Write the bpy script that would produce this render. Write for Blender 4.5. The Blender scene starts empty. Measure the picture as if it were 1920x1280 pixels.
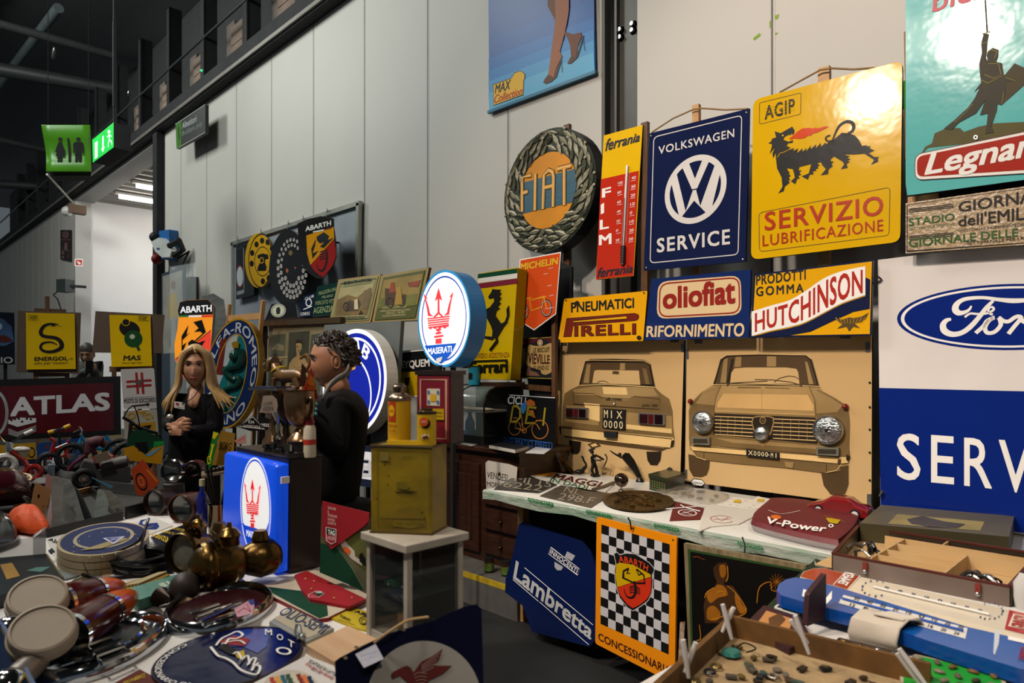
import bpy,bmesh,math,random
from mathutils import Vector as V,Matrix
random.seed(7)
sc = bpy.context.scene
COL = sc.collection
PI = math.pi
# ---------------------------------------------------------------- camera
# world: X runs along the back wall (to the right), Y into the back wall, Z up; the camera stands at X = Y = 0
F,CX,HY,H = 1280.0,960.0,690.0,1.55
CT,ST = 0.7127,0.7015
cam = bpy.data.cameras.new('camera')
cam.sensor_width = 36; cam.lens = 36 * F / 1920; cam.shift_y = (HY - 640) / 1920
cam.clip_end = 200
cam.dof.use_dof = True; cam.dof.focus_distance = 4.2; cam.dof.aperture_fstop = 4.0
camo = bpy.data.objects.new('camera',cam); COL.objects.link(camo)
camo.location = (0,0,H)
camo.rotation_euler = (PI / 2,0,math.atan2(CT,ST))
sc.camera = camo
# ---------------------------------------------------------------- world, light, exposure
w = bpy.data.worlds.new('hall'); sc.world = w; w.use_nodes = True
w.node_tree.nodes['Background'].inputs[0].default_value = (.80,.92,1,1)
w.node_tree.nodes['Background'].inputs[1].default_value = 0.10
sc.view_settings.view_transform = 'Standard'; sc.view_settings.look = 'None'
sc.view_settings.exposure = 0.0; sc.view_settings.gamma = 1.0
def aim(o,tgt):
    o.rotation_euler = (V(tgt) - V(o.location)).to_track_quat('-Z','Y').to_euler()
def area(name,loc,tgt,size,power,col,sy=None,spread=None):
    l = bpy.data.lights.new(name,'AREA'); l.energy = power; l.color = col; l.size = size
    if sy: l.shape = 'RECTANGLE'; l.size_y = sy
    if spread: l.spread = math.radians(spread)
    o = bpy.data.objects.new(name,l); COL.objects.link(o); o.location = loc; aim(o,tgt); return o
def spot(name,loc,tgt,power,col,ang=60,r=.07,blend=.6):
    l = bpy.data.lights.new(name,'SPOT'); l.energy = power; l.color = col
    l.spot_size = math.radians(ang); l.spot_blend = blend; l.shadow_soft_size = r
    o = bpy.data.objects.new(name,l); COL.objects.link(o); o.location = loc; aim(o,tgt); return o
WARM = (1,.86,.74); COOL = (.95,1.0,.95)
spot('stand_spot',(-1.7,-1.0,5.2),(-.9,4.0,1.9),720,WARM,70,.14,.7)
spot('stand_spot',(-2.8,-1.1,5.5),(-2.4,4.0,1.7),560,WARM,70,.14,.7)
area('hall_fill',(-7.5,0.2,7.2),(-7.5,3.2,1.5),1.6,230,COOL)  # unseen overhead area lights, added as soft room fill
area('hall_fill',(-14,-1.0,8.2),(-15,3.5,2),2.0,430,COOL)
spot('table_spot',(-2.9,-.8,4.6),(-2.2,1.6,.8),330,(1,.90,.80),62,.12,.8)
spot('stand_spot',(-4.2,-.6,4.9),(-5.4,1.4,1.2),420,(1,.93,.86),70,.12,.9)
spot('table_spot',(.2,.4,3.9),(-.7,2.2,.8),190,(1,.88,.76),75,.10,.8)
# ---------------------------------------------------------------- pixel rays and planes
CAM = V((0,0,H))
def ray(px,py):
    a = (px - CX) / F
    return V((-CT + ST * a,ST + CT * a,(HY - py) / F))
def at(px,py,t): return CAM + ray(px,py) * t
class Pl:
    """a real plane in the hall; p() finds the point of it seen at a place in the photograph"""
    def __init__(s,o,n):
        s.o = V(o); s.n = V(n).normalized()
        up = V((0,0,1)) if abs(s.n.z) < .95 else V((0,1,0))
        s.ex = up.cross(s.n).normalized(); s.ey = s.n.cross(s.ex)
    def p(s,px,py,off=0):
        d = ray(px,py); return CAM + d * ((s.o - CAM).dot(s.n) / d.dot(s.n)) + s.n * off
    def t(s,px,py): return (s.o - CAM).dot(s.n) / ray(px,py).dot(s.n)
class Lc:
    """local metric plane about a point: x right, y down, same interface as Pl"""
    def __init__(s,pl,c): s.n,s.ex,s.ey,s.c = pl.n,pl.ex,pl.ey,V(c)
    def p(s,x,y,off=0): return s.c + s.ex * x - s.ey * y + s.n * off
    def t(s,x,y): return F
def moved(pl,d): return Pl(pl.o + pl.n * d,pl.n)
def flat(z): return Pl((0,0,z),(0,0,1))
def stand(px,py,Y=None,lean=0,yaw=0,t=None):
    """upright sign plane through the point seen at (px, py): Y along the wall normal or t deep; leans back, turned by yaw"""
    d = ray(px,py); t = t if t is not None else Y / d.y
    L,A = math.radians(lean),math.radians(yaw)
    n = V((math.sin(A) * math.cos(L),-math.cos(A) * math.cos(L),math.sin(L)))
    return Pl(CAM + d * t,n)
# ---------------------------------------------------------------- materials
_m = {}
def lin(h):
    h = h.lstrip('#'); c = [int(h[i:i + 2],16) / 255 for i in (0,2,4)]
    return [x / 12.92 if x <= .04045 else ((x + .055) / 1.055) ** 2.4 for x in c]
def M(h,r=.5,metal=0,em=0,var=.10,sc_=6,bump=0,coat=0,alpha=1,trans=0,kind=None,h2=None,str_=None,spec=.5):
    key = (h,r,metal,em,var,sc_,bump,coat,alpha,trans,kind,h2,str_,spec)
    if key in _m: return _m[key]
    m = bpy.data.materials.new('mat_%s_%d' % (h.strip('#'),len(_m))); m.use_nodes = True
    nt = m.node_tree; N = nt.nodes; L = nt.links; b = N['Principled BSDF']
    c = lin(h)
    tc = N.new('ShaderNodeTexCoord'); mp = N.new('ShaderNodeMapping'); L.new(tc.outputs['Object'],mp.inputs[0])
    if str_: mp.inputs['Scale'].default_value = str_
    tx = N.new('ShaderNodeTexNoise'); tx.inputs['Scale'].default_value = sc_; tx.inputs['Detail'].default_value = 5
    L.new(mp.outputs[0],tx.inputs['Vector'])
    fac = tx.outputs['Fac']
    if kind == 'wave':
        wv = N.new('ShaderNodeTexWave'); wv.inputs['Scale'].default_value = sc_; wv.inputs['Distortion'].default_value = 4
        wv.inputs['Detail'].default_value = 3; L.new(mp.outputs[0],wv.inputs['Vector']); fac = wv.outputs['Fac']
    rp = N.new('ShaderNodeValToRGB'); L.new(fac,rp.inputs[0])
    e = rp.color_ramp.elements; e[0].position,e[1].position = .3,.7
    if h2 and kind == 'spots': e[0].position,e[1].position = .52,.60
    e[0].color = [min(1,x * (1 - var)) for x in c] + [1]
    e[1].color = ([*lin(h2),1] if h2 else [min(1,x * (1 + var)) for x in c] + [1])
    L.new(rp.outputs[0],b.inputs['Base Color'])
    b.inputs['Roughness'].default_value = r; b.inputs['Metallic'].default_value = metal
    b.inputs['Specular IOR Level'].default_value = spec
    if coat: b.inputs['Coat Weight'].default_value = coat; b.inputs['Coat Roughness'].default_value = .08
    if alpha < 1: b.inputs['Alpha'].default_value = alpha
    if trans: b.inputs['Transmission Weight'].default_value = trans; b.inputs['IOR'].default_value = 1.2
    if em: L.new(rp.outputs[0],b.inputs['Emission Color']); b.inputs['Emission Strength'].default_value = em
    if bump:
        n2 = N.new('ShaderNodeTexNoise'); n2.inputs['Scale'].default_value = sc_ * 4; L.new(mp.outputs[0],n2.inputs['Vector'])
        bp = N.new('ShaderNodeBump'); bp.inputs['Strength'].default_value = bump; bp.inputs['Distance'].default_value = .01
        L.new(n2.outputs['Fac'],bp.inputs['Height']); L.new(bp.outputs[0],b.inputs['Normal'])
    _m[key] = m; return m
def EN(h,var=.04): return M(h,.15,var=var,sc_=3,bump=.11,spec=.26)          # enamel
def PT(h,var=.05,r=.5): return M(h,r,var=var,sc_=4,spec=.2)                  # print, paint
def WD(h,h2,s=5,st=(1,1,12),r=.55): return M(h,r,h2=h2,sc_=s,str_=st,var=.1)
BLK = PT('#17171a'); INK = PT('#0f0f10'); WHT = PT('#e4e0da'); CREAM = PT('#d8c49c')
STEEL = M('#b8b8b8',.28,1,var=.1); CHROME = M('#d8dadc',.08,1,var=.03); BRASS = M('#7d6132',.30,1,h2='#4a3a22',sc_=7,bump=.25)
PINE = WD('#c99a62','#b07f48',4,(6,6,1)); OLDW = WD('#6e4a2c','#4a2f1a',5,(8,8,1)); DARKW = WD('#3a2012','#26130a',5,(2,2,12),.4)
BLACK = M('#18181a',.6,var=.2,spec=.25); GLASS = M('#dfe8e8',.03,alpha=.14,var=.02); FILM = M('#c8ccc8',.12,alpha=.30,var=.1,bump=.6)
# ---------------------------------------------------------------- mesh builder
def smooth(pts,closed=False,n=6):
    P = [V((*p,0)) if len(p) == 2 else V(p) for p in pts]; out = []; k = len(P)
    for i in range(k if closed else k - 1):
        g = lambda j: P[j % k] if closed else P[max(0,min(k - 1,j))]
        a,b,c,d = g(i - 1),g(i),g(i + 1),g(i + 2)
        for j in range(n):
            t = j / n
            out.append(.5 * ((2 * b) + (c - a) * t + (2 * a - 5 * b + 4 * c - d) * t * t + (3 * b - a - 3 * c + d) * t ** 3))
    if not closed: out.append(P[-1])
    return [tuple(q)[:len(pts[0])] for q in out]
def oval(cx,cy,rx,ry,n=40,a0=0,a1=360,rot=0):
    r = math.radians(rot); o = []
    full = abs(a1 - a0) >= 360
    for i in range(n if full else n + 1):
        a = math.radians(a0 + (a1 - a0) * i / n); x,y = rx * math.cos(a),ry * math.sin(a)
        o.append((cx + x * math.cos(r) - y * math.sin(r),cy + x * math.sin(r) + y * math.cos(r)))
    return o
def rrect(q,r,n=4):
    """quad (tl, tr, br, bl) with rounded corners, r as a share of each edge's length in units"""
    q = [V((*p,0)) if len(p) == 2 else V(p) for p in q]; d = len(q[0]); o = []
    for i in range(4):
        a,b,c = q[i - 1],q[i],q[(i + 1) % 4]
        u = (a - b).normalized() * r; v = (c - b).normalized() * r
        for j in range(n + 1):
            t = j / n; o.append((b + u) * (1 - t) ** 2 + b * 2 * t * (1 - t) + (b + v) * t * t)
    return [tuple(p)[:2] for p in o]
_txt = {}
def text_mesh(s,bold,shear,sp):
    k = (s,bold,shear,sp)
    if k not in _txt:
        c = bpy.data.curves.new('t','FONT'); c.body = s; c.size = 1; c.shear = shear
        c.space_character = sp; c.resolution_u = 3; c.fill_mode = 'FRONT'
        o = bpy.data.objects.new('t',c); COL.objects.link(o)
        dg = bpy.context.evaluated_depsgraph_get(); me = o.evaluated_get(dg).to_mesh()
        vs = [(v.co.x,v.co.y) for v in me.vertices]; fs = [tuple(p.vertices) for p in me.polygons]
        o.evaluated_get(dg).to_mesh_clear(); bpy.data.objects.remove(o); bpy.data.curves.remove(c)
        if bold:
            d,n = abs(bold) * .42,len(vs); q = [(d,d),(d,-d),(-d,d),(-d,-d)]
            fs = [tuple(i + n * k for i in f) for k in range(4) for f in fs]; vs = [(x + a,y + c_) for a,c_ in q for x,y in vs]
        x0,x1 = min(v[0] for v in vs),max(v[0] for v in vs); y0,y1 = min(v[1] for v in vs),max(v[1] for v in vs)
        _txt[k] = ([((x - x0) / (x1 - x0),(y - y0) / (y1 - y0)) for x,y in vs],fs)
    return _txt[k]
LY = .0011
class MB:
    def __init__(s): s.v = []; s.f = []; s.m = []; s.mi = []; s.sm = []; s.n = 0
    def o(s): s.n += 1; return s.n % 11 * .00006
    def mat(s,m):
        if m not in s.m: s.m.append(m)
        return s.m.index(m)
    def add(s,vs,fs,m,sm=False):
        k = len(s.v); s.v += [V(p) for p in vs]; i = s.mat(m)
        for f in fs: s.f.append([k + j for j in f]); s.mi.append(i); s.sm.append(sm)
        return s
    def poly(s,pts,m): return s.add(pts,[list(range(len(pts)))],m)
    def slab(s,pts,d,m,mside=None):
        """polygon facing against d, thickened along vector d"""
        n = len(pts); d = V(d); P = [V(p) for p in pts]
        s.poly(P,m)
        s.add([p + d for p in P],[list(range(n))[::-1]],mside or m)
        s.add(P + [p + d for p in P],[[i,i + n,(i + 1) % n + n,(i + 1) % n] for i in range(n)],mside or m)
        return s
    def box(s,c,sz,m,R=None):
        c = V(c); hx,hy,hz = [x / 2 for x in sz]
        vs = [V((x,y,z)) for x in (-hx,hx) for y in (-hy,hy) for z in (-hz,hz)]
        if R is not None: vs = [R @ v for v in vs]
        return s.add([c + v for v in vs],[[0,1,3,2],[4,6,7,5],[0,4,5,1],[2,3,7,6],[0,2,6,4],[1,5,7,3]],m)
    def bar(s,a,b,w,d,m,up=(0,0,1)):
        a,b = V(a),V(b); z = (b - a); l = z.length; z.normalize(); u = V(up)
        if abs(z.dot(u)) > .95: u = V((0,1,0))
        x = u.cross(z).normalized(); y = z.cross(x)
        return s.box((a + b) / 2,(w,d,l),m,Matrix((x,y,z)).transposed())
    def tube(s,pts,r,m,n=8,closed=False,cap=True):
        P = [V(p) for p in pts]; k = len(P); vs = []
        T = [(P[(i + 1) % k] - P[i - 1] if closed else P[min(i + 1,k - 1)] - P[max(i - 1,0)]).normalized() for i in range(k)]
        u = T[0].orthogonal().normalized()
        for i in range(k):
            u = (u - T[i] * u.dot(T[i])); u = u.normalized() if u.length > 1e-6 else T[i].orthogonal().normalized()
            v = T[i].cross(u); ri = r[i] if isinstance(r,(list,tuple)) else r
            vs += [P[i] + (u * math.cos(2 * PI * j / n) + v * math.sin(2 * PI * j / n)) * ri for j in range(n)]
        fs = [[i * n + j,i * n + (j + 1) % n,((i + 1) % k) * n + (j + 1) % n,((i + 1) % k) * n + j]
              for i in range(k if closed else k - 1) for j in range(n)]
        if cap and not closed: fs += [list(range(n))[::-1],[(k - 1) * n + j for j in range(n)]]
        return s.add(vs,fs,m,True)
    def lathe(s,base,prof,m,n=24,axis=(0,0,1),sx=1,a0=0,a1=360,sm=True):
        z = V(axis).normalized(); x = z.orthogonal().normalized() if abs(z.z) < .99 else V((1,0,0)); y = z.cross(x)
        full = abs(a1 - a0) >= 360; nn = n if full else n + 1; vs = []; B = V(base)
        for r,h in prof:
            for j in range(nn):
                a = math.radians(a0 + (a1 - a0) * j / n); vs.append(B + z * h + (x * math.cos(a) * sx + y * math.sin(a)) * r)
        k = len(prof)
        fs = [[i * nn + j,i * nn + (j + 1) % nn,(i + 1) * nn + (j + 1) % nn,(i + 1) * nn + j] for i in range(k - 1) for j in range(nn if full else nn - 1)]
        return s.add(vs,fs,m,sm)
    def ball(s,c,r,m,R=None,n=16,k=10):
        r = (r,r,r) if not isinstance(r,(tuple,list)) else r; vs = []
        for i in range(k + 1):
            a = PI * i / k
            for j in range(n):
                b = 2 * PI * j / n; p = V((r[0] * math.sin(a) * math.cos(b),r[1] * math.sin(a) * math.sin(b),r[2] * math.cos(a)))
                vs.append(V(c) + (R @ p if R is not None else p))
        fs = [[i * n + j,(i + 1) * n + j,(i + 1) * n + (j + 1) % n,i * n + (j + 1) % n] for i in range(k) for j in range(n)]
        return s.add(vs,fs,m,True)
    def loft(s,rings,m,closed=True,cap=True,sm=True):
        n = len(rings[0]); vs = [p for r in rings for p in r]; nn = n if closed else n - 1
        fs = [[i * n + j,i * n + (j + 1) % n,(i + 1) * n + (j + 1) % n,(i + 1) * n + j] for i in range(len(rings) - 1) for j in range(nn)]
        if cap: fs += [list(range(n))[::-1],[(len(rings) - 1) * n + j for j in range(n)]]
        return s.add(vs,fs,m,sm)
    # --- drawing on a plane, outlines given as seen in the photograph
    def pp(s,pl,pts,m,k=1,sm=0,th=0):
        if sm: pts = smooth(pts,True,sm)
        h = k * LY + th + s.o(); P = [pl.p(x,y,h) for x,y in pts]
        return s.slab(P,-pl.n * th,m) if th else s.poly(P,m)
    def board(s,pl,pts,th,m,mside=None):
        return s.slab([pl.p(x,y) for x,y in pts],-pl.n * th,m,mside)
    def st(s,pl,pts,wpx,m,k=1,sm=0,closed=False,th=0):
        """painted stroke; wpx wide as seen, one number or one per point"""
        if sm and not isinstance(wpx,(int,float)):
            q = smooth([(x,y,w_) for (x,y),w_ in zip(pts,wpx)],closed,sm); pts = [a[:2] for a in q]; wpx = [a[2] for a in q]
        elif sm: pts = smooth(pts,closed,sm)
        h = k * LY + th + s.o(); P = [pl.p(x,y,h) for x,y in pts]; n = len(P); vs = []
        for i in range(n):
            a = P[i - 1] if (i or closed) else P[i]; b = P[(i + 1) % n] if (i < n - 1 or closed) else P[i]
            d = (b - a).normalized(); sd = pl.n.cross(d).normalized()
            ww = (wpx if isinstance(wpx,(int,float)) else wpx[i]) * pl.t(*pts[i]) / F / 2
            if 0 < i < n - 1 or closed:
                e1 = (P[i] - a).normalized() if (P[i] - a).length > 1e-7 else d
                ww = ww / max(.5,abs(e1.dot(d)))
            vs += [P[i] + sd * ww,P[i] - sd * ww]
        fs = [[2 * i,2 * i + 1,2 * ((i + 1) % n) + 1,2 * ((i + 1) % n)] for i in range(n if closed else n - 1)]
        if th:
            for f in fs: s.slab([vs[j] for j in f],-pl.n * th,m)
            return s
        return s.add(vs,fs,m)
    def el(s,pl,cx,cy,rx,ry,m,k=1,rot=0,n=40,th=0): return s.pp(pl,oval(cx,cy,rx,ry,n,rot=rot),m,k,th=th)
    def rg(s,pl,cx,cy,rx,ry,fi,m,k=1,rot=0,n=40,a0=0,a1=360,th=0):
        h = k * LY + th + s.o(); o = [pl.p(*p,h) for p in oval(cx,cy,rx,ry,n,a0,a1,rot)]; i_ = [pl.p(*p,h) for p in oval(cx,cy,rx * fi,ry * fi,n,a0,a1,rot)]
        q = len(o); full = abs(a1 - a0) >= 360
        return s.add(o + i_,[[j,(j + 1) % q,q + (j + 1) % q,q + j] for j in range(q if full else q - 1)],m)
    def tx(s,pl,t,L,R,m,k=2,b=.0,sh=0,sp=1,fn=None,th=0):
        """lettering: L = (x, bottom, top) at its left end, R the same at its right end, as seen"""
        vs,fs = text_mesh(t,b,sh,sp)
        if not fn:
            def fn(u,v): return (L[0] + (R[0] - L[0]) * u,(L[1] + (R[1] - L[1]) * u) * (1 - v) + (L[2] + (R[2] - L[2]) * u) * v)
        h = k * LY + th + s.o(); q = len(vs) // (4 if b else 1); P = [pl.p(*fn(u,v),h + i // q * .00009) for i,(u,v) in enumerate(vs)]
        s.add(P,fs,m)
        if th:
            from collections import Counter
            ed = Counter()
            for f in fs:
                for i in range(len(f)): ed[tuple(sorted((f[i],f[(i + 1) % len(f)])))] += 1
            b_ = [e for e,c in ed.items() if c == 1]
            s.add(P + [p - pl.n * th for p in P],[[i,j,j + len(P),i + len(P)] for i,j in b_],m)
        return s
    def arc(s,pl,t,cx,cy,rx,ry,a0,a1,hi,m,k=2,b=.02,rot=0,sh=0):
        """lettering bent along an oval from angle a0 to a1 (degrees, clockwise as seen), hi = inner share"""
        r_ = math.radians(rot)
        def fn(u,v):
            a = math.radians(a0 + (a1 - a0) * u); q = hi + (1 - hi) * v if a1 > a0 else 1 - (1 - hi) * v
            x,y = rx * q * math.cos(a),ry * q * math.sin(a)
            return (cx + x * math.cos(r_) - y * math.sin(r_),cy + x * math.sin(r_) + y * math.cos(r_))
        return s.tx(pl,t,None,None,m,k,b,sh,1,fn)
    def obj(s,name,parent=None,label=None,bev=0,sub=0,weld=0,solid=0):
        me = bpy.data.meshes.new(name); root = parent
        while root is not None and root.parent is not None: root = root.parent
        o_ = V(root.location) if root is not None else sum(s.v,V()) / max(1,len(s.v))
        if root is None: o_.z = min(v.z for v in s.v)
        me.from_pydata([v - o_ for v in s.v],[],s.f);
        for m in s.m: me.materials.append(m)
        me.polygons.foreach_set('material_index',s.mi); me.polygons.foreach_set('use_smooth',s.sm)
        ob = bpy.data.objects.new(name,me); COL.objects.link(ob)
        if weld or any(s.sm):
            bm = bmesh.new(); bm.from_mesh(me); bmesh.ops.remove_doubles(bm,verts=bm.verts,dist=1e-5); bm.to_mesh(me); bm.free()
        if any(s.sm): me.set_sharp_from_angle(angle=math.radians(42))
        me.update()
        if root is not None: ob.parent = parent
        else: ob.location = o_
        if solid: md = ob.modifiers.new('s','SOLIDIFY'); md.thickness = solid
        if bev: md = ob.modifiers.new('b','BEVEL'); md.width = bev; md.segments = 2; md.limit_method = 'ANGLE'
        if sub: md = ob.modifiers.new('u','SUBSURF'); md.levels = sub; md.render_levels = sub
        if label: ob['label'] = label
        return ob
def T(name,label,cat,loc,group=None):
    o = bpy.data.objects.new(name,None); COL.objects.link(o); o.empty_display_size = .05
    o.location = loc; o['label'] = label; o['category'] = cat
    if group: o['group'] = group
    bpy.context.view_layer.update()
    return o
def tag(o,label,cat,group=None,kind=None):
    o['label'] = label; o['category'] = cat
    if group: o['group'] = group
    if kind: o['kind'] = kind
    return o
def struct(o,label=None,cat=None):
    o['kind'] = 'structure'
    if label: o['label'] = label
    if cat: o['category'] = cat
    return o
CR = V((ST,CT,0)); CF = V((-CT,ST,0)); WALLY = 4.10; TZ = .82
TAB = flat(TZ); WALL = Pl((0,WALLY,0),(0,-1,0))
# ================================================================ the hall
def wx(px,Y=WALLY):
    d = ray(px,HY); return d.x * Y / d.y
PANEL = M('#b9b5ad',.55,var=.03,sc_=1.2,bump=.02); SEAM = PT('#6d6c66'); STL = M('#4c4b47',.45,.4,var=.08); DARK = M('#262628',.7,var=.15,spec=.2)
FLOORM = M('#1c1c1c',.6,h2='#141414',sc_=3,var=.1)
b = MB(); b.box((-12,3,-.05),(46,18,.1),FLOORM); struct(b.obj('floor'))
ZT = H + 1.019 * WALLY
XL,XR = wx(302),wx(140)      # the passage opening (right and left jamb)
def panels(name,x0,x1,seams,label):
    b = MB(); b.box(((x0 + x1) / 2,WALLY + .10,ZT / 2),(x1 - x0,.2,ZT),PANEL)
    for x in seams:
        if x0 < x < x1:
            b.box((x,WALLY - .001,ZT / 2),(.014,.006,ZT),SEAM); b.box((x + .012,WALLY - .001,ZT / 2),(.008,.004,ZT),PT('#d0cec6'))
    return struct(b.obj(name),label,'wall')
XC0,XC1 = wx(1130),wx(1195)
panels('wall_back',XL,XC0,[wx(953) - 1.13 * i for i in range(10)],'pale grey panelled hall wall left of the steel column')
panels('wall_right',XC1,3.2,[wx(1448) + 1.13 * i for i in range(5)],'pale wall panels right of the steel column')
panels('wall_left',-34,XR,[XR - .85 * i for i in range(1,17)],'panelled wall far left beyond the lit passage')
b = MB(); b.box(((XC0 + XC1) / 2,WALLY + .26,ZT / 2),(XC1 - XC0 + .4,.1,ZT + .6),DARK)
b.box(((wx(1152) + XC1) / 2,WALLY + .12,ZT / 2),(XC1 - wx(1152),.16,ZT + .4),STL)
b.box((wx(1154),WALLY + .1,ZT / 2),(.02,.2,ZT + .4),STL)
b.box((XC0 + .012,WALLY - .004,ZT / 2),(.03,.012,ZT),PT('#5d5a54'))
struct(b.obj('trim_1'),'grey steel column recessed between the wall panels','column')
b = MB()
for x,y in ((1165,57),(1165,71),(1188,46),(1188,58)):
    P = Pl((0,WALLY + .04,0),(0,-1,0)).p(x,y); b.lathe(P,[(0,-.03),(.016,-.03),(.016,0),(.03,0),(.03,.01)],STEEL,10,(0,1,0))
b.obj('trim_3'); struct(bpy.data.objects['trim_3'],'bright bolt heads on the steel column','bolts')
b = MB(); GS = PT('#7c9c2a')
for s_ in ([(1453,29),(1461,27),(1458,36),(1452,36)],[(1443,40),(1447,38),(1448,50),(1443,53)],[(1452,62),(1459,61),(1455,66)],[(1412,72),(1424,62),(1427,66),(1414,76)],[(1446,24),(1449,30),(1449,44),(1446,44)]): b.pp(WALL,s_,GS,2)
tag(b.obj('paint_mark'),'small green paint marks on the wall above the yellow dog sign','mark')
# passage behind the opening
CONC = M('#c9c8c6',.7,var=.03,sc_=1); GREYP = M('#9b9a96',.5,var=.03)
b = MB(); b.box((XR - .1,WALLY + 3.2,ZT / 2),(.2,6.0,ZT),CONC); struct(b.obj('wall_passage'),'bright white side wall of the lit passage','wall')
b = MB(); b.box((XR + .02,WALLY + .17,ZT / 2),(.06,.34,ZT),GREYP)
b.box(((XL + XR) / 2,WALLY + .2,ZT - .04),(XL - XR,.4,.08),GREYP); struct(b.obj('door_1'),'grey lined opening in the hall wall','doorway')
b = MB(); b.box((XL + .08,WALLY + .02,ZT / 2),(.22,.3,ZT),DARK); struct(b.obj('trim_2'),'dark post on the right of the passage opening','post')
b = MB(); b.box(((XL + XR) / 2,WALLY + 6.3,ZT / 2),(XL - XR,.2,ZT),CONC); struct(b.obj('wall_far'))
CORR = M('#8a8882',.5,.3,var=.06); b = MB()
n = 60; pr = []
for i in range(n + 1):
    pr.append((XR + (XL - XR) * i / n,ZT - .02 + (.05 if (i // 2) % 2 else 0)))
b.add([(x,WALLY + .35,z) for x,z in pr] + [(x,WALLY + 6.2,z) for x,z in pr],[[i,i + 1,n + 2 + i,n + 1 + i] for i in range(n)],CORR)
struct(b.obj('ceiling_passage'),'corrugated ceiling of the passage','ceiling')
for k,(x,l) in enumerate(((-15.3,'right one of three'),(-16.67,'middle one of three'),(-18.0,'left one of three'))):
    t = T('tube_light','white tube lamp under corrugated passage ceiling, ' + l,'lamp',(x,WALLY + 2,ZT - .1),'tube lamps in the passage')
    b = MB(); b.tube([(x,WALLY + .6,ZT - .12),(x,WALLY + 5,ZT - .12)],.05,M('#fff4e4',.4,em=9,var=0),10); b.obj('tube',t)
    b = MB(); b.box((x,WALLY + 2.8,ZT - .05),(.12,4.6,.05),GREYP); b.obj('batten',t)
area('passage_lamp',((XL + XR) / 2,WALLY + 2.5,ZT - .3),(XR,WALLY + 2.2,2),2.5,190,(1,.98,.96))
# beam and catwalk above the wall
b = MB(); b.box((-15,WALLY + .02,ZT + .14),(40,.34,.28),DARK); b.box((-15,WALLY - .17,ZT + .05),(40,.03,.05),M('#6e6962',.5,.3))
struct(b.obj('trim_top'),'dark steel beam along the top of the wall','beam')
BRK = M('#8a7464',.8,h2='#6a5a4c',sc_=3); b = MB()
b.box((-15,WALLY + 1.0,ZT + 1.6),(40,.1,2.9),M('#343436',.8)); struct(b.obj('wall_upper'),'dark wall behind the gallery above the beam','wall')
gx = [-9.47 - 1.57 * i for i in range(-4,12)]
for i,x in enumerate(gx):
    b = MB(); b.box((x,WALLY + .05,ZT + 1.1),(.16,.2,1.9),DARK); b.box((x + .085,WALLY - .05,ZT + 1.1),(.012,.03,1.9),M('#3a3a3a',.4,.6))
    struct(b.obj('trim_%d' % (10 + i)),'dark gallery post above the hall wall','post')
for i,x in enumerate(gx[:-1]):
    b = MB(); xx = x - .78
    for k in range(5): b.box((xx + .05,WALLY + .2,ZT + .38 + .15 * k),(.62,.04,.138),BRK)
    b.box((xx - .36,WALLY + .24,ZT + .72),(.3,.05,.9),M('#5a5048',.7)); b.box((xx,WALLY + .58,ZT + .75),(1.0,.7,.05),DARK)
    t = tag(b.obj('louvre_panel'),'brownish slatted panel in the dark gallery above the beam','panel','gallery panels')
b = MB(); b.tube([(-30,WALLY - .05,ZT + .98),(-1,WALLY - .05,ZT + .98)],.022,M('#55585a',.35,.7),8)
struct(b.obj('trim_rail'),'thin metal rail along the gallery','rail')
for px,py in ((378,132),(378,150)):
    P = Pl((0,WALLY - .06,0),(0,-1,0)).p(px,py); b = MB(); b.ball(P,.016,M('#18e070',.4,em=3,var=0));
    tag(b.obj('indicator_lamp'),'small green indicator lamp in the gallery, ' + ('upper of two' if py == 132 else 'lower of two'),'lamp','green gallery lamps')
# roof
b = MB(); b.box((-12,0,9.6),(60,30,.1),M('#4a4a4c',.8)); struct(b.obj('ceiling'),'dark hall roof','ceiling')
RB = M('#96806a',.6,h2='#7a6856',sc_=2)
def q(px,py,z): return flat(z).p(px,py)
b = MB()
for k in range(30):
    x = -26 + .42 * k
    b.box((x,-1.5,9.3 + .03 * (k % 2)),(.40,7.0,.05),RB)
struct(b.obj('ceiling_deck'),'brown ribbed roof decking','ceiling')
for i,(p0,p1,z,r) in enumerate((((0,45),(215,105),8.7,.09),((0,130),(320,185),8.5,.16),((-40,210),(110,15),9.0,.10),((0,262),(120,290),7.4,.07),((0,345),(110,352),7.0,.12))):
    b = MB(); b.tube([q(*p0,z),q(*p1,z)],r,M('#48494a' if i != 2 else '#6c7678',.5,.3),10)
    tag(b.obj('roof_duct'),['slim pipe under the brown roof decking','broad dark duct crossing the roof','steel roof beam across the decking','thin pipe left of the green sign','low duct left behind the green sign'][i],'duct','roof ducts')
for px,py,z in ((240,182,7.5),(101,99,8.6)):
    P = q(px,py,z); b = MB(); b.ball(P,(.05,.05,.16),STEEL,Matrix.Rotation(.6,3,'Y')); tag(b.obj('roof_lamp'),'tiny unlit lamp hanging in the dark roof ' + ('near the exit sign' if px > 200 else 'under the decking'),'lamp')
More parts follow.
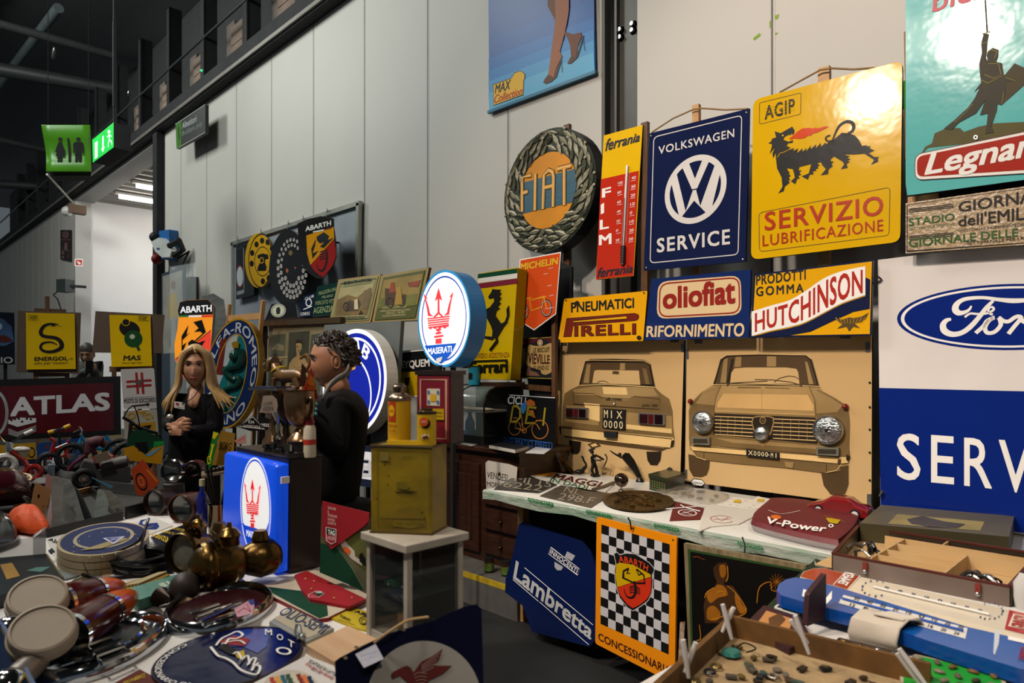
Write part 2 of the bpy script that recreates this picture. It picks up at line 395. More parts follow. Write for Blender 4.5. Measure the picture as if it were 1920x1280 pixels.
# hall signs
G = '#3f7a12'
pl = stand(80,320,t=9.0,yaw=62); pl.n = V((-.15,-1,0)).normalized() if False else pl.n
d = ray(125,285); n = V((-d.x,-d.y,0)).normalized(); pl = Pl(CAM + d * 9.0,n)
t = T('toilet_sign','curved green hanging sign with black woman and man figures','sign',pl.p(125,325))
b = MB(); g = M(G,.35,em=.28,var=.12,sc_=2)
rows = [(78,168,239,240),(82,170,262,262),(86,171,285,285),(87,171,305,305),(87,171,326,326)]
rg = []
for i,(x0,x1,y0,y1) in enumerate(rows):
    off = .12 * (i / 4 - .5) ** 2 * 4
    rg.append([pl.p(x0 + (x1 - x0) * j / 6,y0,off) for j in range(7)])
b.loft(rg,g,closed=False,cap=False); b.obj('panel',t,solid=.02)
b = MB();
def fig(b,pl,cx,y,s,m,woman,off):
    b.el(pl,cx,y,4 * s,4 * s,m,1)
    if woman: b.pp(pl,[(cx - 3 * s,y + 5 * s),(cx + 3 * s,y + 5 * s),(cx + 8 * s,y + 19 * s),(cx + 11 * s,y + 24 * s),(cx + 8 * s,y + 25 * s),(cx + 10 * s,y + 32 * s),(cx + 4 * s,y + 32 * s),(cx + 4 * s,y + 46 * s),(cx,y + 46 * s),(cx,y + 32 * s),(cx - 1 * s,y + 46 * s),(cx - 5 * s,y + 46 * s),(cx - 5 * s,y + 32 * s),(cx - 9 * s,y + 32 * s),(cx - 7 * s,y + 25 * s),(cx - 10 * s,y + 24 * s),(cx - 7 * s,y + 15 * s)],m,1)
    else: b.pp(pl,[(cx - 7 * s,y + 5 * s),(cx + 7 * s,y + 5 * s),(cx + 10 * s,y + 9 * s),(cx + 10 * s,y + 26 * s),(cx + 7 * s,y + 26 * s),(cx + 6 * s,y + 13 * s),(cx + 6 * s,y + 47 * s),(cx + 1 * s,y + 47 * s),(cx,y + 28 * s),(cx - 1 * s,y + 47 * s),(cx - 6 * s,y + 47 * s),(cx - 6 * s,y + 13 * s),(cx - 7 * s,y + 26 * s),(cx - 10 * s,y + 26 * s),(cx - 10 * s,y + 9 * s)],m,1)
pf = Pl(pl.o + pl.n * .06,pl.n)
fig(b,pf,113,261,1,BLK,True,0); fig(b,pf,147,261,1,BLK,False,0); b.st(pf,[(128,259),(130,280),(131,308)],4,BLK,1)
b.obj('pictogram',t)
b = MB(); b.tube([pl.p(88,326,-.02),pl.p(138,346,-1.2)],.015,WHT,6); b.tube([pl.p(90,242,-.05),V((*pl.p(90,242,-.05)[:2],9.5))],.005,BLACK,6); b.tube([pl.p(166,242,-.05),V((*pl.p(166,242,-.05)[:2],9.5))],.005,BLACK,6); b.obj('bracket',t)
b = MB(); b.slab([pl.p(87,240,-.1),pl.p(168,240,-.1),pl.p(171,326,-.1),pl.p(88,326,-.1)],-pl.n * .3,DARK); b.obj('back_box',t)
# exit sign: lit face
pl = Pl(WALL.p(195,270) + V((2.3,-1.2,0)),(.25,-1,0)); d = ray(195,270); pl = Pl(CAM + d * 9.6,(.10,-1,0))
t = T('exit_sign','glowing green emergency exit box with arrow and running figure','sign',pl.p(195,300))
F4 = [(173,262),(213,229),(213,276),(174,305)]
b = MB(); b.board(pl,F4,.22,M('#12a83a',.4,em=1.3,var=.15,sc_=4),DARK); b.obj('light_box',t)
W = M('#eafff0',.4,em=1.2,var=0); b = MB()
b.pp(pl,[(178,268),(183,264),(183,294),(178,298)],W); b.pp(pl,[(192,256),(194.5,254),(194.5,276),(196.5,275),(193,285),(190,279),(192,278)],W)
b.el(pl,204.5,247,2.4,3.2,W); b.st(pl,[(205,251),(205,263)],4,W); b.st(pl,[(201,257),(205,252),(209,256)],1.8,W); b.st(pl,[(205,262),(209,265),(210,271)],2.2,W); b.st(pl,[(205,262),(203,270),(203,276)],2.4,W)
b.obj('pictogram',t)
b = MB(); b.box(pl.p(200,250,-.1) + V((0,0,1.0)),(.04,.04,1.2),DARK); b.bar(pl.p(200,250,-.1),V((*pl.p(200,250,-.1)[:2],9.5)),.03,.03,DARK); b.obj('hanger',t)
# builders sign
pl = Pl((0,WALLY - .25,0),(0,-1,0))
t = T('hanging_sign','black sign with grey lettering and green strip under the beam','sign',pl.p(357,270))
b = MB(); b.board(pl,[(329,233),(385,196),(385,249),(331,279)],.05,M('#1c1e1e',.5)); b.board(Pl(pl.o + pl.n * .004,pl.n),[(329,233),(340,226),(340,273),(331,279)],.004,PT('#3c6a20')); b.obj('panel',t)
b = MB(); LT = PT('#a9adab')
b.tx(pl,'Allestitori',(342,242,231),(369,228,215),LT,3,.02); b.tx(pl,'Builders only',(342,258,246),(380,240,226),PT('#7e8482'),3)
b.st(pl,[(329,233),(385,196)],1.2,LT,3); b.st(pl,[(331,279),(385,248)],1.2,LT,3); b.st(pl,[(335,238),(337,262)],4,BLK,4); b.obj('lettering',t)
b = MB()
for x in (340,378): b.bar(pl.p(x,240,-.03),WALL.p(x,240),.03,.03,DARK)
b.obj('bracket',t)
# fire equipment signs, floodlights, socket on the wall
pl = Pl((0,WALLY - .03,0),(0,-1,0))
t = T('fire_sign','tall dark red sign with three white equipment pictograms','sign',pl.p(123,488))
b = MB(); b.board(pl,[(113,431),(133,431),(133,490),(113,486)],.02,PT('#2a1618')); b.obj('panel',t)
b = MB(); L2 = PT('#7a5a58')
b.rg(pl,123,440,6,6,.7,L2,1); b.rg(pl,123,440,3,3,.5,L2,1); b.pp(pl,[(121,455),(126,455),(127,468),(120,468)],L2,1); b.st(pl,[(114,449),(133,449)],1,L2); b.st(pl,[(114,469),(133,470)],1,L2)
b.el(pl,118,474,2.5,3,L2); b.el(pl,118,482,2,3,L2); b.st(pl,[(126,484),(128,476)],2,L2); b.st(pl,[(129,484),(131,475)],2,L2); b.obj('pictogram',t)
pl = Pl((XR + .052,0,0),(1,0,0))
t = T('alarm_sign','small red and white sign on the grey doorway jamb','sign',pl.p(147,500))
b = MB(); b.board(pl,[(140,485),(155.5,485),(155.5,499),(140,499)],.01,WHT); b.pp(pl,[(142,487),(154,487),(154,497),(142,497)],PT('#b3241e'),1); b.pp(pl,[(144,489),(147,490),(150,492),(152,493),(150,496),(146,494)],WHT,2); b.obj('panel',t)
pl = Pl((0,WALLY - .3,0),(0,-1,0))
t = T('floodlight','dark floodlight clamped to the wall below the red fire sign','lamp',pl.p(125,545))
c = pl.p(123,536); b = MB(); b.box(c,(.28,.25,.3),M('#2a3230',.5),Matrix.Rotation(.5,3,'Z')); b.obj('housing',t)
b = MB(); b.tube([c + V((-.1,-.1,-.1)),c + V((-.25,-.2,-.2)),c + V((-.3,-.1,-.3)),c + V((-.32,.1,-1.0))],.015,BLACK,6); b.obj('cable',t)
b = MB(); b.box(c + V((.1,.2,0)),(.06,.4,.06),BLACK); b.obj('bracket',t)
t = T('emergency_lamp','small round lamp high on the wall above the red fire sign','lamp',pl.p(127,400)); c = pl.p(126,396)
b = MB(); b.ball(c,(.16,.12,.12),M('#c8c8c0',.3)); b.obj('glass_globe',t); b = MB(); b.box(c + V((.1,.17,.05)),(.2,.36,.2),PT('#5c4a3c')); b.obj('mount',t)
pl = Pl((0,WALLY - .15,0),(0,-1,0))
t = T('power_socket','blue and white industrial socket box on the wall beside the passage','socket',pl.p(320,490))
b = MB(); b.board(pl,[(298,433),(317,430),(317,488),(298,484)],.14,M('#1d5f9e',.4)); b.obj('housing',t,bev=.01)
b = MB(); b.slab([pl.p(x,y,.12) for x,y in [(297,455),(312,447),(336,472),(333,483),(318,484),(305,473)]],-pl.n * .12,M('#c6c8c4',.4)); b.el(pl,311,468,3,2,PT('#27406e'),3,th=.12); b.obj('lid',t,bev=.01)
b = MB(); b.ball(pl.p(300,486,.05),.09,PT('#7a1c20')); b.ball(pl.p(296,445,.05),.09,BLACK); b.tube([pl.p(330,462,.1),pl.p(342,452,.05),pl.p(343,468),pl.p(334,480,.06)],.05,BLACK,8); b.obj('plug',t)
b = MB(); b.tube([pl.p(334,484),pl.p(342,470,-.1),pl.p(340,500),pl.p(336,560)],.02,BLACK,6); b.obj('cable',t)
# ================================================================ signs on the right-hand stand
def sign(name,label,cat,pl,pts,face,th=.012,edge=None,group=None,part='panel'):
    t = T(name,label,cat,pl.p(sum(p[0] for p in pts) / len(pts),max(p[1] for p in pts),-th / 2),group)
    b = MB(); b.board(pl,pts,th,face,edge or face); b.obj(part,t); return t
def cc(ox,oy,k): return lambda L: [(ox + x / k,oy + y / k) for x,y in L]
def wood_post(px,y0,y1,Y,label,w=.045,m=PINE,name='wooden_batten'):
    P0,P1 = stand(px,y0,Y=Y).p(px,y0),stand(px,y1,Y=Y).p(px,y1)
    b = MB(); b.bar(P0,P1,w,.03,m,(0,-1,0)); return tag(b.obj(name),label,'batten','wooden battens')
def pole(t,pl,px,py,z=0,back=.05,w=.025,m=BLACK):
    P = pl.p(px,py,-back); z = 0 if z == TZ and P.y > 1.26 else z; b = MB(); b.bar(P,V((P.x,P.y,z)),w,w,m); b.bar(P,pl.p(px,py,-.008),w,w,m); b.obj('support_pole',t)
# --- blue poster high on the wall
pl = moved(WALL,.03)
t = T('wall_poster','large blue glossy poster of bare legs in high heels hung on the wall','poster',pl.p(1017,175))
PB = [(915,-70),(1110,-150),(1117,135),(918,212)]
b = MB(); GP = lambda h: M(h,.38,var=.05,sc_=1.5,bump=.08,spec=.2)
b.board(pl,PB,.008,GP('#0a4a92'))
for k,(y0,h) in enumerate(((60,'#0c5199'),(95,'#1260a6'),(118,'#2273b2'),(138,'#3b8abd'),(160,'#559fc4'))):
    b.pp(pl,[(916.5,y0 + 15),(1114,y0 - 62),(1116,134),(918.5,211)],GP(h),1 + k)
b.obj('sheet',t)
b = MB(); SK = PT('#9a6040'); SK2 = PT('#6e402a'); SH = PT('#5a3826')
b.pp(pl,[(1027,-40),(1043,-40),(1046,10),(1062,60),(1075,65),(1090,61),(1092,68),(1086,82),(1083,98),(1080,106),(1072,108),(1070,85),(1064,70),(1052,60),(1040,35),(1028,12)],SK2,7)
b.pp(pl,[(1040,-50),(1068,-50),(1068,20),(1064,45),(1057,75),(1051,97),(1055,106),(1049,118),(1043,131),(1040,146),(1030,150),(1029,138),(1032,122),(1035,95),(1040,60),(1043,30)],SK,8)
b.pp(pl,[(1020,155),(1023,148),(1030,140),(1040,146),(1046,128),(1056,103),(1051,125),(1045,145),(1035,154),(1024,158)],SH,9)
b.pp(pl,[(1065,120),(1071,108),(1080,106),(1087,93),(1093,68),(1096,66),(1090,90),(1083,110),(1072,120)],SH,9)
b.st(pl,[(1053,110),(1055.5,136)],1.2,PT('#33424e'),9); b.st(pl,[(1094,72),(1098,96)],1.2,PT('#33424e'),9); b.obj('printed_picture',t)
b = MB(); bd = [(926,159),(960,147),(966,137),(977,133),(985,139),(985,147),(983,151),(982,178),(927,198)]
b.pp(pl,bd,PT('#d9a91e'),7); b.st(pl,bd,.8,INK,8,closed=True)
b.tx(pl,'MAX',(929,176,160),(959,167,149),INK,8,.03,.25); b.tx(pl,'Collection',(928,195,179),(981,177,163),PT('#b02a20'),8,.02,.35); b.obj('lettering',t)
b = MB(); b.bar(pl.p(916,211),pl.p(1118,135),.03,.025,PT('#2f6a86',r=.3)); b.obj('bottom_rail',t)
# --- round carved wreath sign
pl = stand(1026,475,Y=3.74,lean=2); C = pl.p(1026,357); lc = Lc(pl,C); R = .462
t = T('wreath_sign','round carved laurel wreath sign with orange centre and blue lettered band','sign',lc.p(0,R,-.05))
b = MB(); ring = [lc.p(R * math.cos(a),R * math.sin(a)) for a in [2 * PI * i / 48 for i in range(48)]]
b.slab(ring,-pl.n * .12,PT('#23281f'),PT('#15161a')); b.obj('disc',t)
b = MB(); WR = [M(h,.4,var=.35,sc_=40,spec=.3) for h in ('#aaa892','#8a8b74','#55584a')]
for row,(r0,ln,n) in enumerate(((.315,.085,26),(.372,.095,30),(.425,.085,34))):
    for i in range(n):
        a = 2 * PI * (i + .5 * (row % 2)) / n; side = 1 if math.cos(a) > 0 else -1
        tilt = a + PI / 2 + side * (.75 if row == 1 else .35 + .5 * (row == 0)) * (1 if i % 2 else .5)
        c = lc.p(r0 * math.cos(a),r0 * math.sin(a),.006); ux,uy = math.cos(tilt),math.sin(tilt)
        X = pl.ex * ux - pl.ey * uy; Y_ = pl.n.cross(X); m = WR[(i + row) % 3 if (i * 7 + row) % 4 else 0]
        for s_ in (-1,1):
            q = [c - X * ln * .6,c - X * ln * .15 + Y_ * s_ * ln * .20,c + X * ln * .2 + Y_ * s_ * ln * .17,c + X * ln * .75,c + X * ln * .1 + pl.n * .018,c - X * ln * .25 + pl.n * .016]
            b.poly(q,m)
        if i % 3 == 0: b.ball(lc.p((r0 + .03) * math.cos(a + .1),(r0 + .03) * math.sin(a + .1),.01),.011,WR[0],n=8,k=5)
b.obj('carved_wreath',t)
b = MB(); r = .285; OR = PT('#bf7c14',.15); TEAL = M('#1b5468',.5,h2='#143e50',sc_=12,str_=(1,1,6))
b.add([lc.p(r * math.cos(a),r * math.sin(a),.002) for a in [2 * PI * i / 40 for i in range(40)]],[list(range(40))],OR)
q0 = .40; q = [lc.p(r * math.cos(a),r * math.sin(a),.004) for a in [math.radians(d) for d in list(range(-22,29,5)) + list(range(152,203,5))]]
b.poly(q,TEAL); b.obj('centre_panel',t)
b = MB(); pf = moved(pl,.005);
for m,w_,k in ((PT('#14242e'),10,1),(PT('#c08a34',.12),7.2,2),(PT('#e6c07c'),1.6,3)):
    for s_ in ([(979,397),(979,333),(996,328)],[(979,362),(990,359)],[(1003,395),(1004,326)],[(1018,392),(1020,328),(1029,319),(1036,322),(1038,332),(1037,388)],[(1020,352),(1037,348)],[(1045,317),(1072,310)],[(1058,316),(1058,385)]):
        b.st(pf,s_,w_,m,k)
b.obj('lettering',t)
wood_post(1064,234,1180,3.885,'dark batten behind the round wreath sign',.055,OLDW)
# --- film thermometer
pl = stand(1118,524,Y=3.72,lean=4)
t = sign('thermometer_sign','tall yellow and red film thermometer sign beside the steel column','thermometer',pl,[(1132,254),(1205,234),(1188,517),(1117,524)],EN('#d9ad10'),.016,BLACK)
b = MB(); b.pp(pl,[(1127,336),(1198,320),(1187.5,516.5),(1117.5,523.5)],EN('#b32c1a')); b.obj('red_field',t)
b = MB(); DK = PT('#1a1a26')
b.tx(pl,'ferrania',(1135,284,261),(1200,265,248),DK,2,.05,.35); b.tx(pl,'ferrania',(1120,521,502),(1187,511,495),DK,2,.05,.35)
for ch,x0,x1,y0,y1 in (('F',1129,1146,354,371),('I',1127,1133,384,402),('L',1125,1142,413,431),('M',1123.5,1147,441,460)):
    b.tx(pl,ch,(x0,y1,y0),(x1,y1 - 3,y0 - 4),WHT,2,.06)
for i,s_ in enumerate(('100','80','60','40','20','0','20')):
    y = 341.5 + i * 17.9; x = 1159 - i * .7
    b.tx(pl,s_,(x,y + 4.5,y),(x + (9 if len(s_) == 3 else 7 if len(s_) == 2 else 4),y + 2.5,y - 2),WHT,2,.01); b.st(pl,[(x,y + 7),(x + 9,y + 5)],.7,WHT,2)
for i,s_ in enumerate(('40','30','20','10','0','10','20','30')):
    y = 333.5 + i * 16.4; x = 1184.5 - i * .7
    b.tx(pl,s_,(x,y + 3.5,y - 2),(x + (8 if len(s_) == 2 else 4),y + 1.5,y - 4),WHT,2,.01); b.st(pl,[(x - 1,y + 6),(x + 8,y + 4)],.7,WHT,2)
for i in range(60):
    f = i / 59; x = 1177 - 7 * f; y = 326 + 128 * f; b.st(pl,[(x - 4,y + .7),(x + 5,y - 1)],.45,PT('#e0948a'),2)
b.obj('lettering',t)
b = MB(); b.tube([pl.p(1178,311,.012),pl.p(1170,462,.012)],.008,M('#d8dad8',.1),8); b.tube([pl.p(1174.5,372,.017),pl.p(1170,462,.017)],.004,M('#2b2226',.2),6)
b.obj('glass_tube',t)
b = MB(); b.tube([pl.p(1171,461,.01),pl.p(1169,497,.01)],.014,M('#3a1612',.4),8)
for k in range(8): b.tube([pl.p(1167,464 + k * 4,.02),pl.p(1175,463 + k * 4,.02)],.005,BLACK,6)
b.obj('bulb_guard',t)
wood_post(1210,230,1160,3.815,'long rough batten between the thermometer and the navy sign',.05,OLDW)
# --- navy service sign with letters in a ring
pl = stand(1207,507,Y=3.70,lean=4)
NAVY = EN('#141d40')
t = sign('enamel_sign','navy enamel sign with white letters V and W in a ring','sign',pl,[(1217.5,250),(1405,203),(1398,490),(1207,507)],NAVY,.014,PT('#101631'))
b = MB(); BW = PT('#cfcac6',r=.25)
b.st(pl,rrect([(1226,257),(1391,216),(1384,477),(1219,493)],9),1.8,BW,1,closed=True); b.obj('border_line',t)
b = MB(); b.tx(pl,'VOLKSWAGEN',(1235,290,275),(1377,257,241),BW,2,.025,sp=1.1); b.tx(pl,'SERVICE',(1232,474,447),(1369,458,429),BW,2,.045,sp=1.15); b.obj('lettering',t)
lc = Lc(pl,pl.p(1302.5,355)); b = MB(); r = .212
b.rg(lc,0,0,r,r,.83,BW,1,n=48)
for s_ in ([(-.36,-.85),(0,-.08),(.36,-.85)],[(-.72,-.52),(-.36,.70),(0,.10),(.36,.70),(.72,-.52)]): b.st(lc,[(x * r,y * r) for x,y in s_],.050,BW,1)
b.st(lc,[(-.13 * r,-.0),(.13 * r,-.0)],.006,NAVY,3); b.obj('ring_emblem',t)
b = MB()
for x,y in ((1221,255),(1400,211),(1212,502),(1393,486)): b.ball(pl.p(x,y),(.008,.008,.008),STEEL,n=8,k=5)
b.obj('screw',t)
wood_post(1306,197,1155,3.815,'pale batten behind the navy sign with the ring emblem')
b = MB(); P = lambda x,y: stand(x,y,Y=3.78).p(x,y); b.tube([P(1222,248),P(1262,222),P(1300,205),P(1318,203),P(1360,206),P(1402,204)],.005,M('#8a6a40',.8),6)
tag(b.obj('string'),'twine looped over the batten above the navy sign','string')
# --- yellow service sign with the six-legged dog
pl = stand(1409,487,Y=3.68,lean=4); YEL = EN('#d2a404')
t = sign('enamel_sign','large yellow enamel sign with six-legged black dog breathing flame','sign',pl,rrect([(1412,187),(1692,113),(1688,453),(1408,487)],16),YEL,.018,PT('#1c1a12'))
c6 = cc(1400,200,6.4); b = MB(); DOG = M('#100f0e',.4,var=.1,bump=.1,spec=.15)
b.pp(pl,c6([(335,295),(410,318),(548,238),(578,290),(560,345),(540,320),(525,350),(515,335),(460,360),(440,395),(500,420),(558,400),(552,435),(500,440),(480,470),(530,490),(510,520),(570,495),(560,530),(620,500),(605,555),(670,500),(670,540),(720,495),(715,535),(772,465),(770,510),(835,450),(830,500),(890,435),(895,480),(950,425),(945,455),(985,425),(1040,400),(1140,315),(1230,318),(1300,345),(1350,400),(1385,470),(1450,460),(1440,480),(1485,470),(1480,500),(1535,525),(1500,545),(1470,560),(1535,605),(1590,600),(1575,620),(1580,660),(1490,700),(1530,640),(1415,565),(1300,575),(1165,575),(1240,595),(1210,615),(1250,630),(1215,650),(1240,660),(1200,690),(1215,735),(1130,752),(1170,690),(1150,660),(1050,600),(1015,625),(1010,655),(1045,660),(1020,690),(1035,715),(985,755),(978,810),(888,825),(950,750),(905,700),(890,665),(850,680),(880,705),(850,720),(865,740),(830,750),(840,770),(800,775),(800,815),(760,815),(735,878),(660,835),(745,800),(775,690),(635,725),(625,765),(665,765),(635,790),(655,820),(620,830),(640,860),(605,870),(585,932),(530,895),(580,850),(555,750),(485,740),(500,775),(520,790),(505,805),(530,830),(505,850),(525,880),(500,890),(520,910),(460,960),(445,1015),(378,1042),(430,960),(420,850),(365,740),(350,600),(350,560),(318,620),(310,560),(340,490),(275,570),(300,490),(305,450),(258,440),(290,420),(310,380),(355,370)]),DOG,1)
b.st(pl,c6([(1035,395),(1080,285),(1130,215),(1200,180),(1260,190),(1285,235),(1270,290),(1215,325)]),[3,4,5,5.5,6,6,5.5,5],DOG,2,sm=4)
b.st(pl,c6([(1040,400),(1000,415),(965,410),(950,385),(965,358),(1003,345)]),3.2,DOG,2,sm=4)
b.st(pl,c6([(530,490),(500,520),(450,545),(400,560),(370,610)]),1,YEL,2); b.el(pl,*c6([(437,347)])[0],1.8,1.6,YEL,3); b.obj('dog_emblem',t)
b = MB(); b.pp(pl,c6([(505,385),(545,360),(580,330),(610,300),(670,262),(740,255),(800,262),(825,248),(840,262),(900,250),(940,235),(988,238),(930,270),(860,305),(790,325),(765,355),(740,345),(700,375),(640,388),(570,380),(540,395)]),EN('#c8431c'),2); b.obj('flame',t)
b = MB(); b.st(pl,rrect([(1424,193),(1502,174),(1501,214),(1424,233)],3),.9,INK,1,closed=True); b.st(pl,rrect([(1423,399),(1669,351),(1667,441),(1424,472)],8),.9,INK,1,closed=True); b.obj('border_line',t)
b = MB(); RD = PT('#a9341a',r=.25); b.tx(pl,'AGIP',(1434,225,199),(1490,211,184),INK,2,.03,sp=1.1)
for k in range(4): b.st(pl,[(1434,204 + k * 5),(1490,189 + k * 5.6)],.5,YEL,3)
b.tx(pl,'SERVIZIO',(1434,433,398),(1656,403,366),RD,2,.03,sp=1.1); b.tx(pl,'LUBRIFICAZIONE',(1430,462,441),(1656,433,411),RD,2,.01,sp=1.12); b.obj('lettering',t)
wood_post(1546,127,1110,3.80,'pale batten behind the yellow dog sign',.06)
b = MB(); P = lambda x,y: stand(x,y,Y=3.76).p(x,y); b.tube([P(1462,173),P(1500,152),P(1538,131),P(1560,128),P(1600,130),P(1640,127)],.005,M('#8a6a40',.8),6)
tag(b.obj('string'),'twine looped over the batten above the yellow dog sign','string')
b = MB(); P = lambda x,y: stand(x,y,Y=3.755).p(x,y); b.tube([P(1698,60),P(1699,110),P(1700,150),P(1697,205),P(1698,300)],.009,M('#8a6a40',.8),6); b.tube([P(1698,152),P(1697,204)],.012,PT('#2e7a1e'),6)
tag(b.obj('cord'),'hanging cord with green binding between yellow dog sign and turquoise sign','cord')
# --- turquoise warrior sign
pl = stand(1700,367,Y=3.66,lean=1); TQ = EN('#5aaeac')
t = sign('enamel_sign','turquoise enamel sign with warrior statue raising a sword and shield','sign',pl,[(1698,-90),(2010,-190),(2010,324),(1920,337),(1720,364),(1701,366),(1698,345)],TQ,.018,PT('#241c16'))
c2 = cc(1440,0,4); b = MB(); OL = PT('#2c2710',.25); OG = PT('#8a7a1c')
b.pp(pl,c2([(1340,960),(1440,960),(1470,990),(1580,950),(1700,925),(1920,915),(2200,880),(2200,970),(1500,1075),(1200,1110),(1140,1170),(1180,1100),(1230,1075),(1250,1000)]),PT('#4a430f',.3),1)
b.pp(pl,c2([(1770,570),(1850,475),(1925,510),(1960,560),(1920,640),(1750,790),(1725,760)]),PT('#3a3110'),2)
b.pp(pl,c2([(1618,250),(1658,258),(1648,310),(1645,350),(1635,430),(1650,462),(1640,420),(1650,385),(1690,360),(1728,375),(1725,430),(1710,465),(1755,475),(1768,560),(1850,590),(1865,610),(1780,615),(1785,690),(1750,790),(1720,780),(1715,830),(1690,900),(1675,950),(1695,995),(1630,1005),(1640,950),(1650,850),(1590,865),(1630,750),(1560,850),(1430,920),(1380,975),(1320,965),(1390,910),(1500,810),(1550,740),(1590,655),(1543,695),(1600,620),(1590,560),(1585,480),(1605,400),(1600,330)]),OL,3)
b.pp(pl,c2([(1622,-60),(1630,-60),(1650,240),(1638,240)]),OL,3); b.st(pl,c2([(1605,257),(1670,236)]),1.5,OG,4)
for s_ in ([(1655,480),(1730,480),(1750,560),(1690,590),(1625,560)],[(1640,395),(1680,375),(1720,390),(1700,440)],[(1600,600),(1650,625),(1760,570)],[(1540,780),(1480,850),(1400,920)],[(1780,580),(1860,610)],[(1605,330),(1645,320)],[(1770,690),(1755,780),(1740,785)]): b.st(pl,c2(s_),.9,OG,4)
b.obj('warrior_picture',t)
b = MB(); OT = rrect([(1716,290),(1975,236),(1975,322),(1716,338)],15); b.pp(pl,OT,WHT,4); b.pp(pl,rrect([(1720,294),(1970,243),(1970,316),(1720,332)],12),EN('#a02f22'),5); b.st(pl,OT,1,PT('#5a1a14'),5,closed=True)
b.tx(pl,'Legnano',(1734,341,291),(1982,300,237),WHT,6,.05,.25); b.obj('name_badge',t)
b = MB(); b.tx(pl,'bicicletta',(1748,24,-14),(1985,-45,-85),PT('#c8606a'),2,.02,.1); b.rg(pl,1830,258,4,4,.6,STEEL,7); b.obj('lettering',t)
# --- crumpled beige newspaper sign
pl = stand(1698,475,Y=3.66,lean=2)
t = sign('enamel_sign','crumpled beige tin sign with embossed green and black newspaper lettering','sign',pl,[(1698,381),(2000,338),(2000,453),(1698,475)],M('#9c8462',.35,var=.25,sc_=14,bump=.5),.02,PT('#1e1812'))
b = MB(); GR = PT('#33592a',r=.3); KB = PT('#221e1a',r=.3)
b.st(pl,[(1701,384),(1998,342)],1,KB); b.st(pl,[(1701,384),(1701,471),(1998,450)],1.4,KB)
b.tx(pl,'STADIO',(1704,424,410),(1790,413,399),GR,2,.03); b.tx(pl,'GIORNALE',(1797,398,379),(1972,375,349),KB,2,.03); b.tx(pl,"dell'EMILIA",(1797,425,405),(1952,409,382),KB,2,.03)
b.tx(pl,'QUOTIDIANO INDIPENDENTE DELLA VITA',(1797,436,430.5),(1950,421,415),KB,2); b.tx(pl,'GIORNALE DELLE',(1704,464,448),(1909,443,428),GR,2,.03); b.tx(pl,'SETTIMANALE PER I RAGAZZI',(1813,459,453.5),(1960,446,440),KB,2)
for y in (388,391,394,439,442,445): b.st(pl,[(1705,y + 4),(1788,y - 5 + (y > 420) * 2)],1.3,KB,2)
b.tx(pl,'SETTIMANALE SPORTIVO',(1706,432,427),(1790,422,417),PT('#5a6a3a'),2); b.obj('lettering',t)
b = MB(); b.bar(stand(1703,376,Y=3.74).p(1703,376),stand(1760,368,Y=3.74).p(1760,368),.02,.03,PINE); b.bar(stand(1700,378,Y=3.76).p(1700,378),stand(2010,335,Y=3.76).p(2010,335),.02,.08,BLACK); b.bar(stand(1780,100,Y=3.79).p(1780,100),stand(1780,1075,Y=3.79).p(1780,1075),.05,.03,BLACK)
tag(b.obj('wooden_batten'),'horizontal batten between turquoise sign and beige newspaper sign','batten','wooden battens')
# --- three small signs in a row
pl = stand(1047,641,Y=3.66,lean=6)
t = sign('enamel_sign','chipped yellow tyre sign with black top line and red lettering','sign',pl,rrect([(1058,560),(1214,545),(1206,639),(1046,642)],3),EN('#dc9c0c'),.014,PT('#2a2010'))
b = MB(); c5 = cc(780,450,4); PR = EN('#6e2418')
b.tx(pl,'PNEUMATICI',(1071,586,567),(1189,577,558),INK,2,.05)
PQ = c5([(1130,592),(1640,550),(1668,560),(1672,578),(1660,598),(1640,603),(1180,640),(1165,722),(1110,725)])
b.st(pl,PQ,1.6,INK,1,closed=True); b.pp(pl,PQ,PR,2); b.pp(pl,c5([(1183,604),(1575,570),(1588,580),(1580,592),(1183,618)]),EN('#dc9c0c'),3); b.st(pl,c5([(1183,604),(1575,570),(1588,580),(1580,592),(1183,618)]),.8,INK,4,closed=True)
b.tx(pl,'IRELLI',(1077,631,611),(1193,627,606),INK,2,.10,sp=1.12); b.tx(pl,'IRELLI',(1078,630,612),(1192,626,607),PR,3,.05,sp=1.15); b.obj('lettering',t)
b = MB()
for x,y,r in ((1047,639,4.5),(1199,633,4.5),(1083,568,4.5),(1062,563,1.5),(1208,549,1.5)): b.el(pl,x,y,r,r * .9,PT('#1a130e'),5,n=9)
b.obj('rust_spot',t)
pl = stand(1208,637,Y=3.67,lean=6)
t = sign('enamel_sign','navy refuelling sign with beige cartouche and red lettering','sign',pl,[(1222,523),(1408,505),(1404,632),(1207,638)],EN('#16275a'),.014)
b = MB(); BG = EN('#d3b88c'); b.pp(pl,rrect([(1234,528),(1389,516),(1391,590),(1231,598)],19),BG,1); b.st(pl,rrect([(1238,532),(1386,520),(1387,586),(1236,594)],17),2.6,EN('#8c2620'),2,closed=True); b.obj('cartouche',t)
b = MB(); b.tx(pl,'oliofiat',(1243,580,540),(1379,569,520),EN('#8c2620'),3,.07); b.tx(pl,'RIFORNIMENTO',(1212,632,611),(1396,631,605),BG,2,.05,.08); b.obj('lettering',t)
pl = stand(1408,632,Y=3.66,lean=6); HY_ = EN('#d79d0a')
t = sign('enamel_sign','yellow rubber goods sign with white banner and red lettering','sign',pl,[(1414,514),(1637,487),(1634,628),(1407,633)],EN('#171d3c'),.014)
b = MB(); b.pp(pl,[(1417,517),(1635,490),(1631,626),(1410,630)],HY_,1)
def lerp(T_,x):
    for (a,y0),(b_,y1) in zip(T_,T_[1:]):
        if x <= b_: return y0 + (y1 - y0) * (x - a) / (b_ - a)
    return T_[-1][1]
